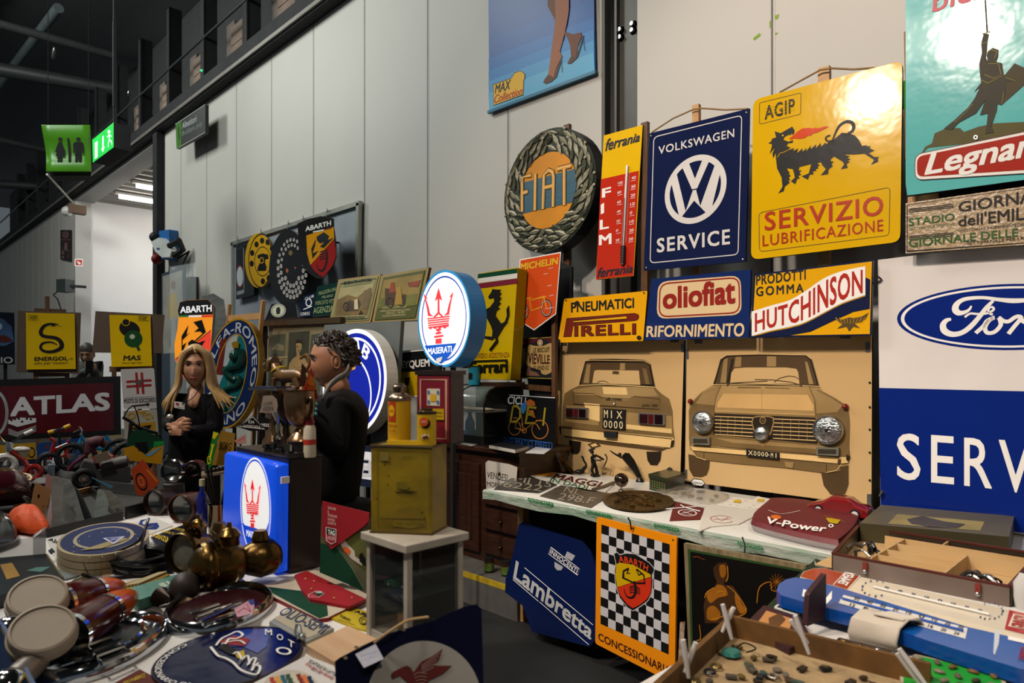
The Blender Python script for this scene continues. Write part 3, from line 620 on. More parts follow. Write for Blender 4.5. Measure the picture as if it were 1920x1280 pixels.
BT = [(1410,630),(1445,620),(1480,613),(1510,604),(1545,586),(1580,568),(1623,553)]; TP = [(1410,584),(1445,573),(1480,563),(1510,546),(1545,522),(1580,508),(1623,499)]
sB,sT = smooth(BT),smooth(TP)
b.pp(pl,[(1409,631),(1440,631),(1480,629),(1520,622),(1560,603),(1600,585),(1631,579),(1632,524),(1623,520)] + [(x,y + 2) for x,y in sB[::-1]],EN('#171d3c'),2); b.pp(pl,sT + sB[::-1],WHT,3); b.obj('banner',t)
b = MB(); X0,X1 = 1416,1618
b.tx(pl,'HUTCHINSON',None,None,EN('#a82c22'),4,.04,0,1.05,lambda u,v: (X0 + (X1 - X0) * u,lerp(sB,X0 + (X1 - X0) * u) - 5 - v * (lerp(sB,X0 + (X1 - X0) * u) - lerp(sT,X0 + (X1 - X0) * u) - 10)))
b.tx(pl,'PRODOTTI',(1418,535,516),(1511,524,505),INK,2,.05,0,1.1); b.tx(pl,'GOMMA',(1418,556,538),(1507,548,531),INK,2,.05,0,1.3); b.obj('lettering',t)
b = MB(); EG = c2b = cc(1440,300,4); b.pp(pl,c2b([(500,1185),(560,1195),(610,1180),(640,1185),(700,1175),(755,1145),(735,1190),(700,1215),(650,1225),(690,1260),(640,1250),(610,1285),(590,1250),(520,1265),(560,1230),(525,1210)]),PT('#4a3608'),3)
for k in range(9): b.st(pl,c2b([(510 + k * 28,1190 - abs(k - 4) * 3),(540 + k * 20,1225)]),.6,HY_,4)
b.obj('eagle_emblem',t)
# --- large white and blue service sign with script oval
pl = stand(1650,945,Y=3.64,lean=5); FB = EN('#0a2270')
t = sign('service_sign','very large white and blue service sign with white script in oval','sign',pl,[(1646,487),(2160,425),(2160,1038),(1651,958)],EN('#d4cdc8'),.02,PT('#15161c'))
b = MB(); b.pp(pl,[(1648,727),(2159,739),(2159,1037),(1651.5,957)],FB,1); b.obj('blue_field',t)
b = MB(); o = (1902,594)
for f,m,k in ((1,FB,1),(.967,WHT,2),(.937,FB,3)): b.el(pl,*o,220 * f,62 * (f if f == 1 else f - .04 * (1 - f) / .033),m,k,-1,64)
c4 = cc(1640,480,6.85)
for s_,w_ in (([(1245,640),(1215,690),(1150,725),(1080,730),(1040,690),(1050,630),(1110,575),(1210,545),(1400,535),(1600,560),(1800,575),(2050,560)],[3,5,7,10,11,10,8,7,6,7,9,6]),
              ([(1525,575),(1440,660),(1340,790),(1230,910),(1120,985),(1000,1005),(905,965),(880,890),(920,830),(985,810)],[5,7,8,9,9,10,11,10,8,5]),
              ([(1160,785),(1230,740),(1330,745),(1450,735),(1530,690),(1510,655),(1465,680),(1475,735),(1520,752)],4),
              ([(1300,990),(1400,900),(1450,830),(1540,790),(1470,830),(1420,920),(1450,985),(1540,975),(1620,890),(1610,810),(1590,790)],7),
              ([(1600,790),(1650,830),(1720,840),(1800,790),(1850,775),(1880,800),(1800,900),(1720,1000)],7),
              ([(1860,800),(1950,850),(2050,800),(2200,790),(2120,900),(2150,990),(2300,940),(2500,700),(2650,540)],8)):
    b.st(pl,c4(s_),w_,WHT,4,sm=5)
b.obj('oval_emblem',t)
b = MB()
for ch,L_,R_ in (('S',(1682,897,811),(1726,903,814)),('E',(1746,904,815),(1789,908,818)),('R',(1808,910,820),(1860,916,823)),('V',(1873,919,824),(1936,927,828)),('I',(1954,930,829),(1964,931,830)),('C',(1985,934,831),(2035,940,834)),('E',(2056,942,836),(2105,949,839))):
    b.tx(pl,ch,L_,R_,WHT,2,.015)
b.obj('lettering',t)
b = MB(); b.tube([pl.p(1645,530,.01),pl.p(1652,527,.01),pl.p(1654,524,.01),pl.p(1648,519,.01)],.004,BLACK,6); b.tube([pl.p(1652,925,.01),pl.p(1658,920,.02),pl.p(1652,930,.02)],.006,STEEL,6); b.obj('wire_tie',t)
# --- two painted boards of a cream saloon car
BD = M('#cbaa78',.42,h2='#bd9862',sc_=1.3,var=.05,spec=.3); T1 = M('#a88a5a',.5,h2='#84693f',sc_=2.4,var=.08,spec=.2); T2 = M('#856a40',.5,h2='#5c482a',sc_=2.4,var=.08,spec=.2); T3 = PT('#4e3a22',.15); T4 = PT('#261c12',.1); TL = PT('#d9b678',.08); TW = PT('#e2cfa0')
def board_fix(b,pl,pts):
    for x,y,w_,h in pts: b.slab([pl.p(x - w_ / 2,y - h / 2,.004),pl.p(x + w_ / 2,y - h / 2,.004),pl.p(x + w_ / 2,y + h / 2,.004),pl.p(x - w_ / 2,y + h / 2,.004)],-pl.n * .004,M('#6c6c68',.4,.7))
pl = stand(1038,877,Y=3.74,lean=2)
t = sign('painted_board','cream board painted with rear view of an old saloon car','board',pl,[(1051,641),(1283,637),(1275,911),(1037,877)],BD,.02,T4)
c = cc(1000,600,4); b = MB(); p = lambda L,m,k=1,sm=0: b.pp(pl,c(L),m,k,sm); s = lambda L,w_,m,k=3,sm=0,cl=False: b.st(pl,c(L),w_,m,k,sm,cl)
p([(343,490),(915,505),(960,550),(1020,590),(1045,680),(1050,800),(1060,880),(1055,930),(1020,960),(960,980),(560,930),(240,880),(205,850),(200,800),(215,790),(222,640),(235,550),(290,515)],T2,1)
p([(300,520),(500,490),(740,495),(900,510),(940,570),(760,575),(720,600),(560,600),(500,565),(310,560)],T1,2); p([(520,500),(700,505),(710,560),(530,555)],TL,3)
p([(250,640),(500,660),(490,790),(240,760)],T1,2); p([(700,690),(1040,720),(1045,850),(690,810)],T1,2); p([(380,620),(500,630),(500,760),(420,740)],TL,3); p([(700,780),(1040,815),(1040,850),(700,815)],TL,3)
p([(343,490),(360,420),(390,310),(430,292),(620,290),(830,298),(880,325),(915,503)],T4,2); p([(410,318),(840,322),(870,340),(895,480),(360,480),(392,330)],T3,3)
p([(445,472),(460,380),(480,374),(795,378),(806,486)],BD,4); p([(378,470),(405,330),(432,330),(420,472)],T1,4); p([(655,322),(690,322),(690,374),(650,374)],T1,4); p([(820,360),(850,365),(875,480),(845,480)],T2,4)
s([(390,305),(440,300),(830,305),(880,330)],1,TL,5); s([(350,488),(560,482),(915,503)],1.4,TL,5); s([(480,472),(500,458),(525,455),(550,460),(568,473)],1,T4,6); p([(598,382),(646,384),(645,405),(598,403)],T3,6); s([(622,366),(622,384)],.5,T4,6)
s([(303,545),(303,628),(950,668),(950,590)],.7,T4,4); s([(300,545),(460,550),(500,580),(720,590),(760,570),(950,590)],.7,T3,4)
b.tx(pl,'alfa-romeo',c([(546,600),(546,578)])[0] + (c([(546,578)])[0][1],),c([(668,602)])[0] + (c([(668,580)])[0][1],),T4,5,.02,.2); b.tx(pl,'giulia 1300',c([(818,650)])[0] + (c([(818,624)])[0][1],),c([(935,656)])[0] + (c([(935,630)])[0][1],),T4,5,.0,.2)
b.el(pl,*c([(608,626)])[0],3,3,T4,5); b.el(pl,*c([(608,626)])[0],1.8,1.8,WHT,6)
p([(200,800),(214,795),(225,805),(1050,880),(1060,900),(1055,930),(1030,955),(960,960),(560,905),(230,865),(205,850)],TL,4); s([(205,805),(520,835),(1045,890)],1.6,T3,5); s([(232,868),(560,910),(1030,958)],1,T4,5); p([(198,800),(212,795),(214,860),(204,850)],T4,5); p([(1040,900),(1060,900),(1055,945),(1030,955)],T4,5)
p([(240,880),(560,912),(1000,960),(960,980),(560,932)],T3,5); p([(270,900),(360,912),(352,980),(330,1005),(292,1000),(275,960)],T4,3); p([(850,985),(963,985),(955,1050),(930,1088),(880,1085),(858,1050)],T4,3); p([(410,930),(480,908),(510,940),(440,958)],T3,6); p([(432,936),(470,922),(490,940),(450,950)],TL,7)
b.obj('painted_car',t)
for k,(q,cols) in enumerate((([(252,655),(425,657),(420,737),(252,727)],(258,336,402)),([(800,693),(998,705),(996,788),(797,776)],(806,860,985)))):
    b = MB(); b.slab([pl.p(x,y,.02) for x,y in rrect(c(q),3)],-pl.n * .02,M('#a8a49c',.25,.8))
    x0,x1 = (262,405) if k == 0 else (812,982); (ya,yb) = (662,722) if k == 0 else (703,772)
    for j,(f0,f1,m) in enumerate(((0,.34,PT('#2a0e10',r=.2)),(.38,.60,PT('#4c1216',r=.2)),(.66,1,PT('#1a0a0c',r=.2)))):
        u = lambda f: x0 + (x1 - x0) * f
        b.pp(pl,c([(u(f0),ya + 8 * f0),(u(f1),ya + 8 * f1),(u(f1),yb + 8 * f1),(u(f0),yb + 8 * f0)]),m,2,th=.021)
    b.obj('tail_lamp',t)
b = MB(); b.board(moved(pl,.012),c([(522,662),(689,672),(686,824),(517,806)]),.012,PT('#1c1a18')); pf = moved(pl,.013)
for ch,x0,x1,y0,y1 in (('M',531,560,672,732),('I',583,590,676,735),('X',624,668,682,738),('0',528,555,750,806),('0',566,592,754,809),('0',605,632,756,812),('0',645,672,758,814)):
    a = c([(x0,y1),(x0,y0),(x1,y1 + 1),(x1,y0 + 1)]); b.tx(pf,ch,(a[0][0],a[0][1],a[1][1]),(a[2][0],a[2][1],a[3][1]),TW,1,.0)
b.obj('number_plate',t)
b = MB(); b.slab([pl.p(*q,.03) for q in c([(545,832),(640,838),(638,885),(552,878)])],-pl.n * .03,BLACK); b.obj('plate_lamp',t,bev=.006)
b = MB(); board_fix(b,pl,[(1058,645,11,5),(1265,639,15,5),(1046,656,5,14),(1280,652,5,15),(1270,892,5,16)]); b.obj('metal_clip',t)
b = MB(); b.ball(pl.p(1259,890,.02),(.03,.02,.05),BLACK); b.obj('black_knob',t)
pl = stand(1284,903,Y=3.74,lean=2)
t = sign('painted_board','cream board painted with front view of saloon car, real headlamps set in','board',pl,[(1288,637),(1635,629),(1634,948),(1284,902)],BD,.02,T4)
c = cc(1300,620,4); b = MB()
p([(150,405),(945,415),(970,450),(1060,500),(1130,545),(1165,590),(1175,680),(1170,900),(1180,950),(1160,990),(1110,1050),(1000,1065),(680,1025),(300,992),(100,968),(20,930),(-25,890),(-33,800),(-33,600),(-28,555),(0,520),(60,460)],T1,1)
p([(60,470),(205,420),(160,600),(150,780),(-30,790),(-33,600),(0,530)],T2,2); p([(70,470),(200,425),(165,560),(20,545)],T1,3); p([(930,440),(1060,505),(1130,550),(1165,600),(1175,690),(1170,900),(930,840),(925,620)],T2,2); p([(930,450),(1050,510),(1120,560),(1080,610),(925,620)],T1,3)
p([(210,408),(870,418),(915,520),(920,640),(160,612),(165,520)],M('#b3915c',.5,h2='#927446',sc_=2,var=.08,spec=.2),3); p([(230,470),(860,480),(905,560),(905,600),(180,575),(185,540)],PT('#c39c62',.1),4)
s([(212,408),(175,490),(160,560),(160,612)],.7,T3,5); s([(870,418),(912,520),(920,640)],.7,T3,5); s([(335,423),(510,425)],1.6,T2,5); s([(540,426),(725,431)],1.6,T2,5); s([(515,440),(518,600)],.5,T1,5); s([(163,600),(920,630)],.8,TL,5)
p([(150,402),(170,340),(205,215),(250,185),(500,172),(850,180),(890,215),(945,415)],T4,3); p([(215,235),(250,198),(500,186),(845,192),(880,225),(930,405),(170,395)],T3,4); p([(280,392),(288,315),(312,282),(400,275),(700,275),(775,285),(790,310),(800,398)],BD,5)
for q in ([(232,215),(262,205),(250,390),(205,390)],[(320,196),(365,194),(360,268),(310,274)],[(555,190),(625,192),(625,268),(555,268)],[(840,230),(860,235),(905,400),(870,400)]): p(q,T1,5)
p([(290,215),(310,205),(290,300),(270,390),(252,390)],T4,5); s([(210,210),(250,182),(500,175),(850,182),(888,212)],1,TL,6); s([(150,403),(550,398),(945,416)],1.2,TL,6)
s([(465,365),(600,368),(740,385),(820,412)],1.2,T4,7); s([(260,405),(290,392),(560,376)],1.2,T4,7); s([(610,385),(650,355),(720,338),(770,345),(795,362)],1.2,T3,7); s([(258,395),(258,415)],1.6,T3,7); s([(805,400),(815,420)],1.6,T3,7)
p([(160,618),(920,650),(930,845),(150,775)],T4,4)
for k in range(6): s([(165,640 + k * 27),(450,652 + k * 28)],1.5,TL,5); s([(600,660 + k * 29),(925,672 + k * 30)],1.5,TL,5)
for k in range(4): s([(210 + k * 54,640),(205 + k * 54,780)],.7,T1,5); s([(672 + k * 62,668),(670 + k * 62,820)],.7,T1,5)
p([(-30,790),(150,780),(930,850),(1170,880),(1172,945),(640,900),(100,860),(-25,850)],T2,5); p([(150,800),(930,860),(1100,880),(1100,900),(300,840)],T1,6)
p([(-22,855),(0,852),(400,890),(1100,942),(1175,948),(1165,990),(1100,995),(600,948),(100,908),(0,895)],TL,7); s([(-22,858),(400,893),(1100,945)],1.4,T3,8); s([(0,897),(600,950),(1100,997)],.8,T3,8); p([(1090,960),(1115,965),(1110,995),(1085,993)],T3,8); p([(1155,925),(1180,940),(1165,985),(1150,960)],T4,8)
p([(-10,900),(100,912),(1100,1000),(1110,1050),(1000,1065),(680,1025),(300,992),(100,968),(20,935)],T2,6); s([(85,905),(85,965)],.6,T4,9); s([(-5,900),(30,945),(100,968)],1.4,TL,9); s([(1115,1000),(1080,1045),(1000,1062)],1.2,TL,9); s([(1002,1000),(1002,1060)],.6,T4,9); p([(690,980),(760,985),(750,1030),(700,1020)],T1,9)
p([(960,1065),(1165,1005),(1165,1150),(1140,1220),(1090,1240),(1030,1225),(980,1160)],T3,3); p([(-35,925),(20,935),(125,972),(120,1030),(100,1080),(60,1095),(0,1090),(-28,1040)],T3,3)
b.obj('painted_car',t)
b = MB(); HT = c([(450,650),(480,642),(565,642),(600,652),(603,690),(580,770),(523,865),(465,775),(440,690)])
b.slab([pl.p(x,y,.006) for x,y in HT],-pl.n * .006,T4); pf = moved(pl,.007); b.st(pf,HT,2.2,T1,1,closed=True); b.rg(pf,*c([(522,672)])[0],6,6.5,.75,T1,2); b.tx(pf,'AR',(1428,790.5,786),(1433,790.5,786),T1,2); b.obj('shield_grille',t)
def lamp(name,x,y,r):
    b = MB(); C = pl.p(x,y); rr = r * pl.t(x,y) / F
    b.lathe(C,[(rr * 1.08,0),(rr * 1.08,.025),(rr * .98,.035),(rr * .94,.03)],STEEL,28,pl.n)
    b.lathe(C,[(rr * .94,.028),(rr * .8,.034),(rr * .5,.040),(rr * .2,.043),(0,.044)],M('#a8aaa8',.12,.9,var=.6,sc_=30,bump=.5),28,pl.n)
    b.ball(C + pl.n * .045,rr * .12,BLACK,n=8,k=6); b.obj(name,t)
lamp('headlamp',1320.5,791,20); lamp('headlamp',1555,805.5,26); lamp('round_badge',1431,812,13)
for (x,y,w_,h) in ((1318,826,33,14),(1555,845.5,42,15)):
    b = MB(); b.slab([pl.p(x - w_ / 2,y - h / 2 - 1,.03),pl.p(x + w_ / 2,y - h / 2 + 1,.03),pl.p(x + w_ / 2,y + h / 2 + 1,.03),pl.p(x - w_ / 2,y + h / 2 - 1,.03)],-pl.n * .03,M('#8c8878',.3,.5)); b.pp(pl,[(x - w_ * .4,y - h * .3),(x + w_ * .4,y - h * .25),(x + w_ * .4,y + h * .3),(x - w_ * .4,y + h * .25)],PT('#3a342a',r=.2),1,th=.031); b.obj('side_lamp',t)
for x,y in ((1296,752),(1586,762)):
    b = MB(); b.ball(pl.p(x,y,.01),(.016,.02,.016),M('#6a160e',.15)); b.obj('red_reflector',t)
b = MB(); b.board(moved(pl,.02),c([(396,888),(641,912),(641,966),(397,940)]),.01,PT('#1c1a18')); pf = moved(pl,.021)
for i,ch in enumerate('X0000'):
    x0 = 412 + i * 29 + (0 if i == 0 else 12); a = c([(x0,930 + (x0 - 412) * .1),(x0,896 + (x0 - 412) * .1)]); x1 = c([(x0 + (36 if i == 0 else 21),0)])[0][0]; b.tx(pf,ch,(a[0][0],a[0][1],a[1][1]),(x1,a[0][1] + .6,a[1][1] + .6),TW,1)
b.st(pf,c([(562,930),(572,931)]),1,TW,1); b.tx(pf,'M',(1445.5,857.3,848.5),(1450,857.7,849),TW,1); b.tx(pf,'I',(1454.5,858,849.3),(1456,858,849.3),TW,1); b.obj('number_plate',t)
b = MB(); HX = [(1295,903),(1301,897),(1316,899),(1322,906),(1316,911),(1301,909)]; b.pp(pl,HX,WHT,1); b.st(pl,HX,1.2,INK,2,closed=True); b.tx(pl,'CEADA',(1299,906,902),(1318,908,904),INK,3); b.obj('maker_sticker',t)
b = MB(); board_fix(b,pl,[(1310,641,14,6),(1289,664,5,17),(1585,632,20,5),(1627,651,8,18),(1297,911,14,6),(1630,936,8,20),(1286,888,5,16)]); b.obj('metal_clip',t)
b = MB()
for y in (717,763,805,848,900): b.ball(pl.p(1631,y,.003),.006,T4,n=8,k=5)
b.obj('nail',t)
# --- orange pennant-shaped cycle tyre sign
pl = stand(1001,619,Y=3.60,lean=5); c5 = cc(780,450,4)
t = sign('enamel_sign','orange pennant-shaped tyre sign with yellow lettering and a bicycle','sign',pl,c5([(778,145),(1088,88),(1050,555),(885,677),(747,590)]),WHT,.012,PT('#26160c'))
b = MB(); b.pp(pl,c5([(784,152),(1082,97),(1045,550),(885,668),(754,585)]),EN('#c5481a'),1); b.obj('orange_field',t)
b = MB(); b.tx(pl,'MICHELIN',(976,507,494),(1047,495,482),PT('#c9a012'),2,.07,.08); b.obj('lettering',t)
b = MB()
for x,y,rx,ry in ((808,535,38,62),(980,510,42,66)): b.rg(pl,*c5([(x,y)])[0],rx / 4,ry / 4,.74,INK,2); b.rg(pl,*c5([(x,y)])[0],rx / 4 * .86,ry / 4 * .86,.94,WHT,3)
YB = PT('#d9911c')
for s_ in ([(815,440),(870,432)],[(850,435),(868,530)],[(868,530),(945,500),(960,425),(862,450)],[(935,430),(980,422)],[(960,425),(980,505)]): b.st(pl,c5(s_),2.2,YB,2)
for s_ in ([(995,215),(1030,208)],[(985,345),(1020,337)],[(1000,420),(1035,412)],[(970,515),(1035,505)],[(800,535),(830,530)],[(960,255),(990,250)]): b.st(pl,c5(s_),.7,WHT,3)
b.obj('bicycle_picture',t)
wood_post(973,540,826,3.67,'thin batten under left side of orange pennant sign',.035,OLDW); wood_post(1040,540,832,3.67,'thin batten under right side of orange pennant sign',.035,OLDW)
b = MB(); b.bar(stand(972,724,Y=3.67).p(972,724),stand(1034,729,Y=3.67).p(1034,729),.03,.04,OLDW); tag(b.obj('wooden_batten'),'crosspiece between the two thin battens under the biscuit sign','batten','wooden battens')
b = MB(); pk = stand(1075,480,Y=3.80); b.board(pk,[(1050,492),(1072,500),(1070,1150),(1045,1150),(980,640),(975,500)],.02,BLACK); tag(b.obj('backing_panel'),'black backing panel behind the orange pennant sign','panel')
# --- yellow box sign with rearing horse
pl = stand(900,711,Y=3.45,lean=5); YF = EN('#b89a06')
t = T('box_sign','thick yellow plastic box sign with rearing black horse','sign',pl.p(920,711,-.05))
b = MB(); b.board(pl,rrect([(896,513),(971,501),(957,712),(880,710)],2.5),.10,YF,EN('#8f7406')); b.obj('box',t,bev=.006)
b = MB()
for k,(h,y0,y1) in enumerate((('#123f2a',514,503),('#c9c5bd',522,512),('#6c2030',532,522))): b.pp(pl,[(896.5,y0),(970.5,y1),(970,y1 + 9.5),(896,y0 + 9)],EN(h),2)
b.obj('tricolour_stripe',t)
b = MB(); HS = M('#15140f',.18,var=.1); b.pp(pl,[(917,556),(918,560),(927,557),(928,565),(920,576),(912,580),(906,576),(902,580),(898,598),(903,613),(907,612),(903,598),(905,591),(911,590),(915,598),(922,611),(925,620),(924,631),(911,630),(908,633),(924,637),(929,632),(931,638),(918,656),(922,658),(935,641),(934,632),(940,622),(945,613),(952,605),(956,590),(955,573),(951,580),(952,592),(948,603),(941,607),(936,600),(930,592),(932,582),(938,578),(934,575),(940,568),(936,566),(941,558),(937,556),(941,549),(936,548),(940,543),(933,543),(925,542),(922,549)],HS,1,th=.008); b.obj('horse_emblem',t)
b = MB(); b.tx(pl,'SERVIZIO ASSISTENZA',(885,672,663),(956,670,660),PT('#7a2a10'),2,.0); b.tx(pl,'Ferrari',(883,700,678),(953,698,675),HS,2,.07,th=.006); b.st(pl,[(886,677.5),(952,675)],3,HS,2,th=.006); b.obj('lettering',t)
b = MB(); P = pl.p(920,718,-.05); b.bar(pl.p(884,719,-.05),pl.p(966,719,-.05),.10,.03,DARKW); Q = pl.p(964,719,-.07); b.bar(Q,V((Q.x,Q.y,1.004)),.025,.025,BLACK); tag(b.obj('wooden_ledge'),'dark ledge under the yellow box sign','shelf')
# --- biscuit tin sign
pl = stand(1000,711,Y=3.66,lean=4)
t = sign('tin_sign','small dark French biscuit sign with tan cartouche below the orange pennant','sign',pl,[(971,634),(1043,630),(1039,711),(967,709)],PT('#1b2126'),.012,PT('#12100c'))
b = MB(); cv = cc(860,600,9.14); GY = PT('#a08c34'); b.st(pl,[(972.5,635.5),(1041.5,631.5),(1037.5,709.5),(968.5,707.5)],1.2,GY,1,closed=True)
b.pp(pl,cv([(1030,330),(1660,300),(1650,420),(1450,330),(1180,420),(1020,420)]),PT('#4a1c22'),1); b.pp(pl,cv([(1180,480),(1220,420),(1300,440),(1450,440),(1560,395),(1610,410),(1630,520),(1600,600),(1620,700),(1590,800),(1600,880),(1500,935),(1420,910),(1400,860),(1200,790),(1150,720),(1170,620)]),PT('#b0935a'),2,sm=3)
b.el(pl,*cv([(1398,385)])[0],5,6,PT('#c8b088'),2); b.rg(pl,*cv([(1398,385)])[0],3.6,4.2,.8,PT('#7a2a22'),3)
b.tx(pl,'LE BISCUIT',(1000,661,652),(1031.5,660,651),INK,3,.03); b.tx(pl,'VIEVILLE',(991,683,661),(1031.5,682,666),PT('#3a1218'),3,.05); b.st(pl,[(1004.5,664.5),(1006.5,662.5)],1,PT('#3a1218'),3); b.tx(pl,'SE VEND ICI',(1000.5,694,686),(1029.5,693,685),INK,3,.02); b.obj('lettering',t)
b = MB(); b.el(pl,*cv([(1080,400)])[0],4,4.5,PT('#9a8a78'),2); b.pp(pl,cv([(1030,500),(1130,470),(1160,560),(1120,760),(1060,860),(1020,840),(1050,640),(1020,560)]),PT('#6f8078',.3),2); b.pp(pl,cv([(1160,950),(1190,790),(1240,780),(1230,860),(1350,900),(1400,960)]),PT('#7a5444',.4),3)
b.obj('figure_picture',t)
# --- black cycle sign
pl = stand(945,832,Y=3.42,lean=10); cd = cc(930,700,9.14)
t = sign('enamel_sign','black cycle sign with large yellow letters and orange bicycle','sign',pl,cd([(215,360),(1020,410),(985,1285),(120,1195)]),PT('#151518',r=.25),.012)
b = MB(); YD = PT('#a58e12'); b.st(pl,cd([(230,368),(1012,418)]),1.6,WHT)
b.tx(pl,'CICLI',(952.5,757,742),(987,759,745),WHT,2,.03,.15)
for L in ([(300,560),(255,830),(350,830),(420,750),(420,620),(370,560),(300,560)],[(700,590),(560,575),(515,850),(665,850)],[(540,700),(640,705)],[(850,585),(815,895)]): b.st(pl,cd(L),4.6,YD,4)
b.st(pl,cd([(130,1085),(960,1190)]),1,PT('#2f6fb8'),2); b.tx(pl,'PNEUMATICI',(945,833,820),(999,838,826),PT('#2a5aa0'),2,.01); b.tx(pl,'PIRELLI',(1004,839,827),(1036,842,831),PT('#2a5aa0'),2,.01); b.obj('lettering',t)
b = MB(); OB = PT('#c9772c')
for x,y,r in ((320,930,108),(755,960,145)): b.rg(pl,*cd([(x,y)])[0],r / 9.14,(r + 20) / 9.14,.90,OB,1)
for L in ([(440,850),(480,980),(330,930),(350,850)],[(480,980),(640,850),(700,870),(755,960)],[(440,700),(470,960)],[(300,760),(360,762)],[(690,800),(790,810)]): b.st(pl,cd(L),1.6,OB,2)
b.rg(pl,*cd([(490,980)])[0],4.5,5,.7,OB,2); b.pp(pl,cd([(420,560),(500,480),(530,500),(520,620),(480,690),(440,680)]),PT('#3a78c0'),2); b.pp(pl,cd([(520,480),(590,440),(660,480),(680,550),(540,560)]),PT('#d86a12'),2); b.pp(pl,cd([(570,630),(640,630),(680,760),(610,740),(560,660)]),PT('#d86a12'),2); b.obj('cyclist_picture',t)
# ================================================================ noticeboard wall, lit signs, background
def facing(px,py,t,lean=0,yaw=0):
    d = ray(px,py); return stand(px,py,t=t,lean=lean,yaw=math.degrees(math.atan2(-d.x,d.y)) + yaw)
c8 = cc(400,400,4)
pl = moved(WALL,.03)
t = T('noticeboard','wide grey noticeboard in a silver frame fixed to the wall','board',pl.p(560,600,-.02))
b = MB(); b.board(pl,[(439,459),(677,382),(674,600),(439,640)],.02,M('#8c939c',.5,var=.05)); b.obj('panel',t)
b = MB(); AL = M('#b4b4aa',.35,.6)
for p0,p1 in (((436,458),(678,381)),((439,456),(439,640)),((675,381),(672,605))): b.bar(pl.p(*p0,.01),pl.p(*p1,.01),.05,.05,AL,(0,-1,0))
b.obj('frame',t)
b = MB()
for x in (452,496,547,575,620):
    y = 458 - (x - 436) * .318; b.tube([pl.p(x,y,.03),pl.p(x,y - 6,.05),pl.p(x + 2,y - 8,.06),pl.p(x + 2,y + 8,.07)],.006,STEEL,5)
b.obj('hook',t)
pl = moved(WALL,.12); YP = EN('#c8960c')
t = T('phone_sign','yellow round telephone dial sign with ten black finger holes','sign',pl.p(491,540))
b = MB(); b.pp(pl,oval(491,489,25,51,40),YP,0,th=.05); b.obj('disc',t)
pf = moved(pl,.05); b = MB(); b.rg(pf,491,489,25.2,51.5,.95,INK,1)
b.rg(pf,492.5,490,15.5,28,.94,INK,1)
for x,y in ((481,458),(491.5,451),(502,454),(510,466),(473,474),(472,494),(493,527),(504,521)): b.el(pf,x,y,4,5.5,INK,1)
b.pp(pf,c8([(330,330),(335,312),(370,300),(410,308),(416,340),(392,345),(387,365),(400,400),(396,430),(330,432),(335,400),(352,365),(347,342)]),INK,1); b.rg(pf,491,488,4,6,.7,YP,2); b.obj('dial_print',t)
t = T('oval_portrait_board','tall black oval board filled with small white portraits','board',pl.p(550,572))
pl = moved(WALL,.19); b = MB(); b.pp(pl,oval(550,502,34,70,40,rot=3),M('#131214',.3),0,th=.08); b.obj('disc',t)
pf = moved(pl,.08); b = MB();
for q,(rx,ry,n) in enumerate(((26.5,54,26),(21,44,22),(15,33,16))):
    for i in range(n):
        a = 2 * PI * i / n + q * .1; x = 548 + rx * math.cos(a); y = 503 + ry * math.sin(a)
        if q == 2 and math.sin(a) < .2: continue
        b.el(pf,x,y,2.6 if y > 490 else 2.1,4.2 if y > 490 else 3.4,PT('#b8b0aa'),1,n=10); b.el(pf,x,y - .5,1,1.5,PT('#7a6e68'),2,n=8)
b.el(pf,545,474,4,5,PT('#6a5a3a'),1); b.pp(pf,[(537,502),(541,506),(540,512),(536,509)],PT('#b0603a'),1); b.pp(pf,[(552,500),(556,501),(553,505)],PT('#b0603a'),1); b.obj('portraits',t); b = MB(); b.bar(pl.p(552,470),pl.p(552,470,-.15),.02,.02,BLACK); b.obj('hook',t)
t = T('shield_sign','hanging shield sign, black top, yellow and red halves with scorpion, on the noticeboard','sign',pl.p(603,522))
SH_ = c8([(685,85),(760,52),(860,30),(905,38),(908,110),(925,230),(925,330),(900,400),(825,490),(760,445),(715,385),(695,280),(690,150)])
pl = moved(WALL,.28); b = MB(); b.pp(pl,SH_,M('#1a1616',.2),0,th=.09); b.obj('shield',t)
pf = moved(pl,.09); b = MB(); b.pp(pf,c8([(698,165),(903,102),(907,190),(728,388),(704,300)]),EN('#d08e10'),1); b.pp(pf,c8([(907,195),(920,280),(918,330),(895,392),(825,480),(765,438),(730,390)]),EN('#9c1e18'),1)
b.pp(pf,c8([(775,175),(830,140),(870,170),(860,200),(905,180),(830,260),(800,250),(835,215),(800,225),(780,205)]),INK,2); b.pp(pf,c8([(735,265),(770,190),(765,240),(745,300),(790,280),(745,340)]),INK,2); b.st(pf,c8([(850,270),(855,330),(840,400),(815,430),(785,415),(775,370)]),[3,7,6,4,3,1.5],INK,2,sm=4)
for k in range(4): b.st(pf,c8([(800,290 + k * 18),(850,275 + k * 20)]),2,INK,2)
b.st(pf,c8([(750,140),(830,124)]),2.5,WHT,2); b.st(pf,c8([(832,123),(885,110)]),2,PT('#7a1c18'),2); b.obj('scorpion_emblem',t)
b = MB(); b.bar(pl.p(600,450),pl.p(600,450,-.24),.02,.02,BLACK); b.obj('hook',t); b = MB(); b.tx(pf,'ABARTH',(573,434,425),(621,422,413),WHT,2,.05); b.obj('lettering',t)
pl = moved(WALL,.10); t = T('bagged_sign','black thermometer sign in clear wrapping on the left of the noticeboard','sign',pl.p(458,560))
b = MB(); b.board(pl,c8([(170,250),(303,215),(305,610),(170,645)]),.03,M('#15151a',.2)); b.obj('card',t)
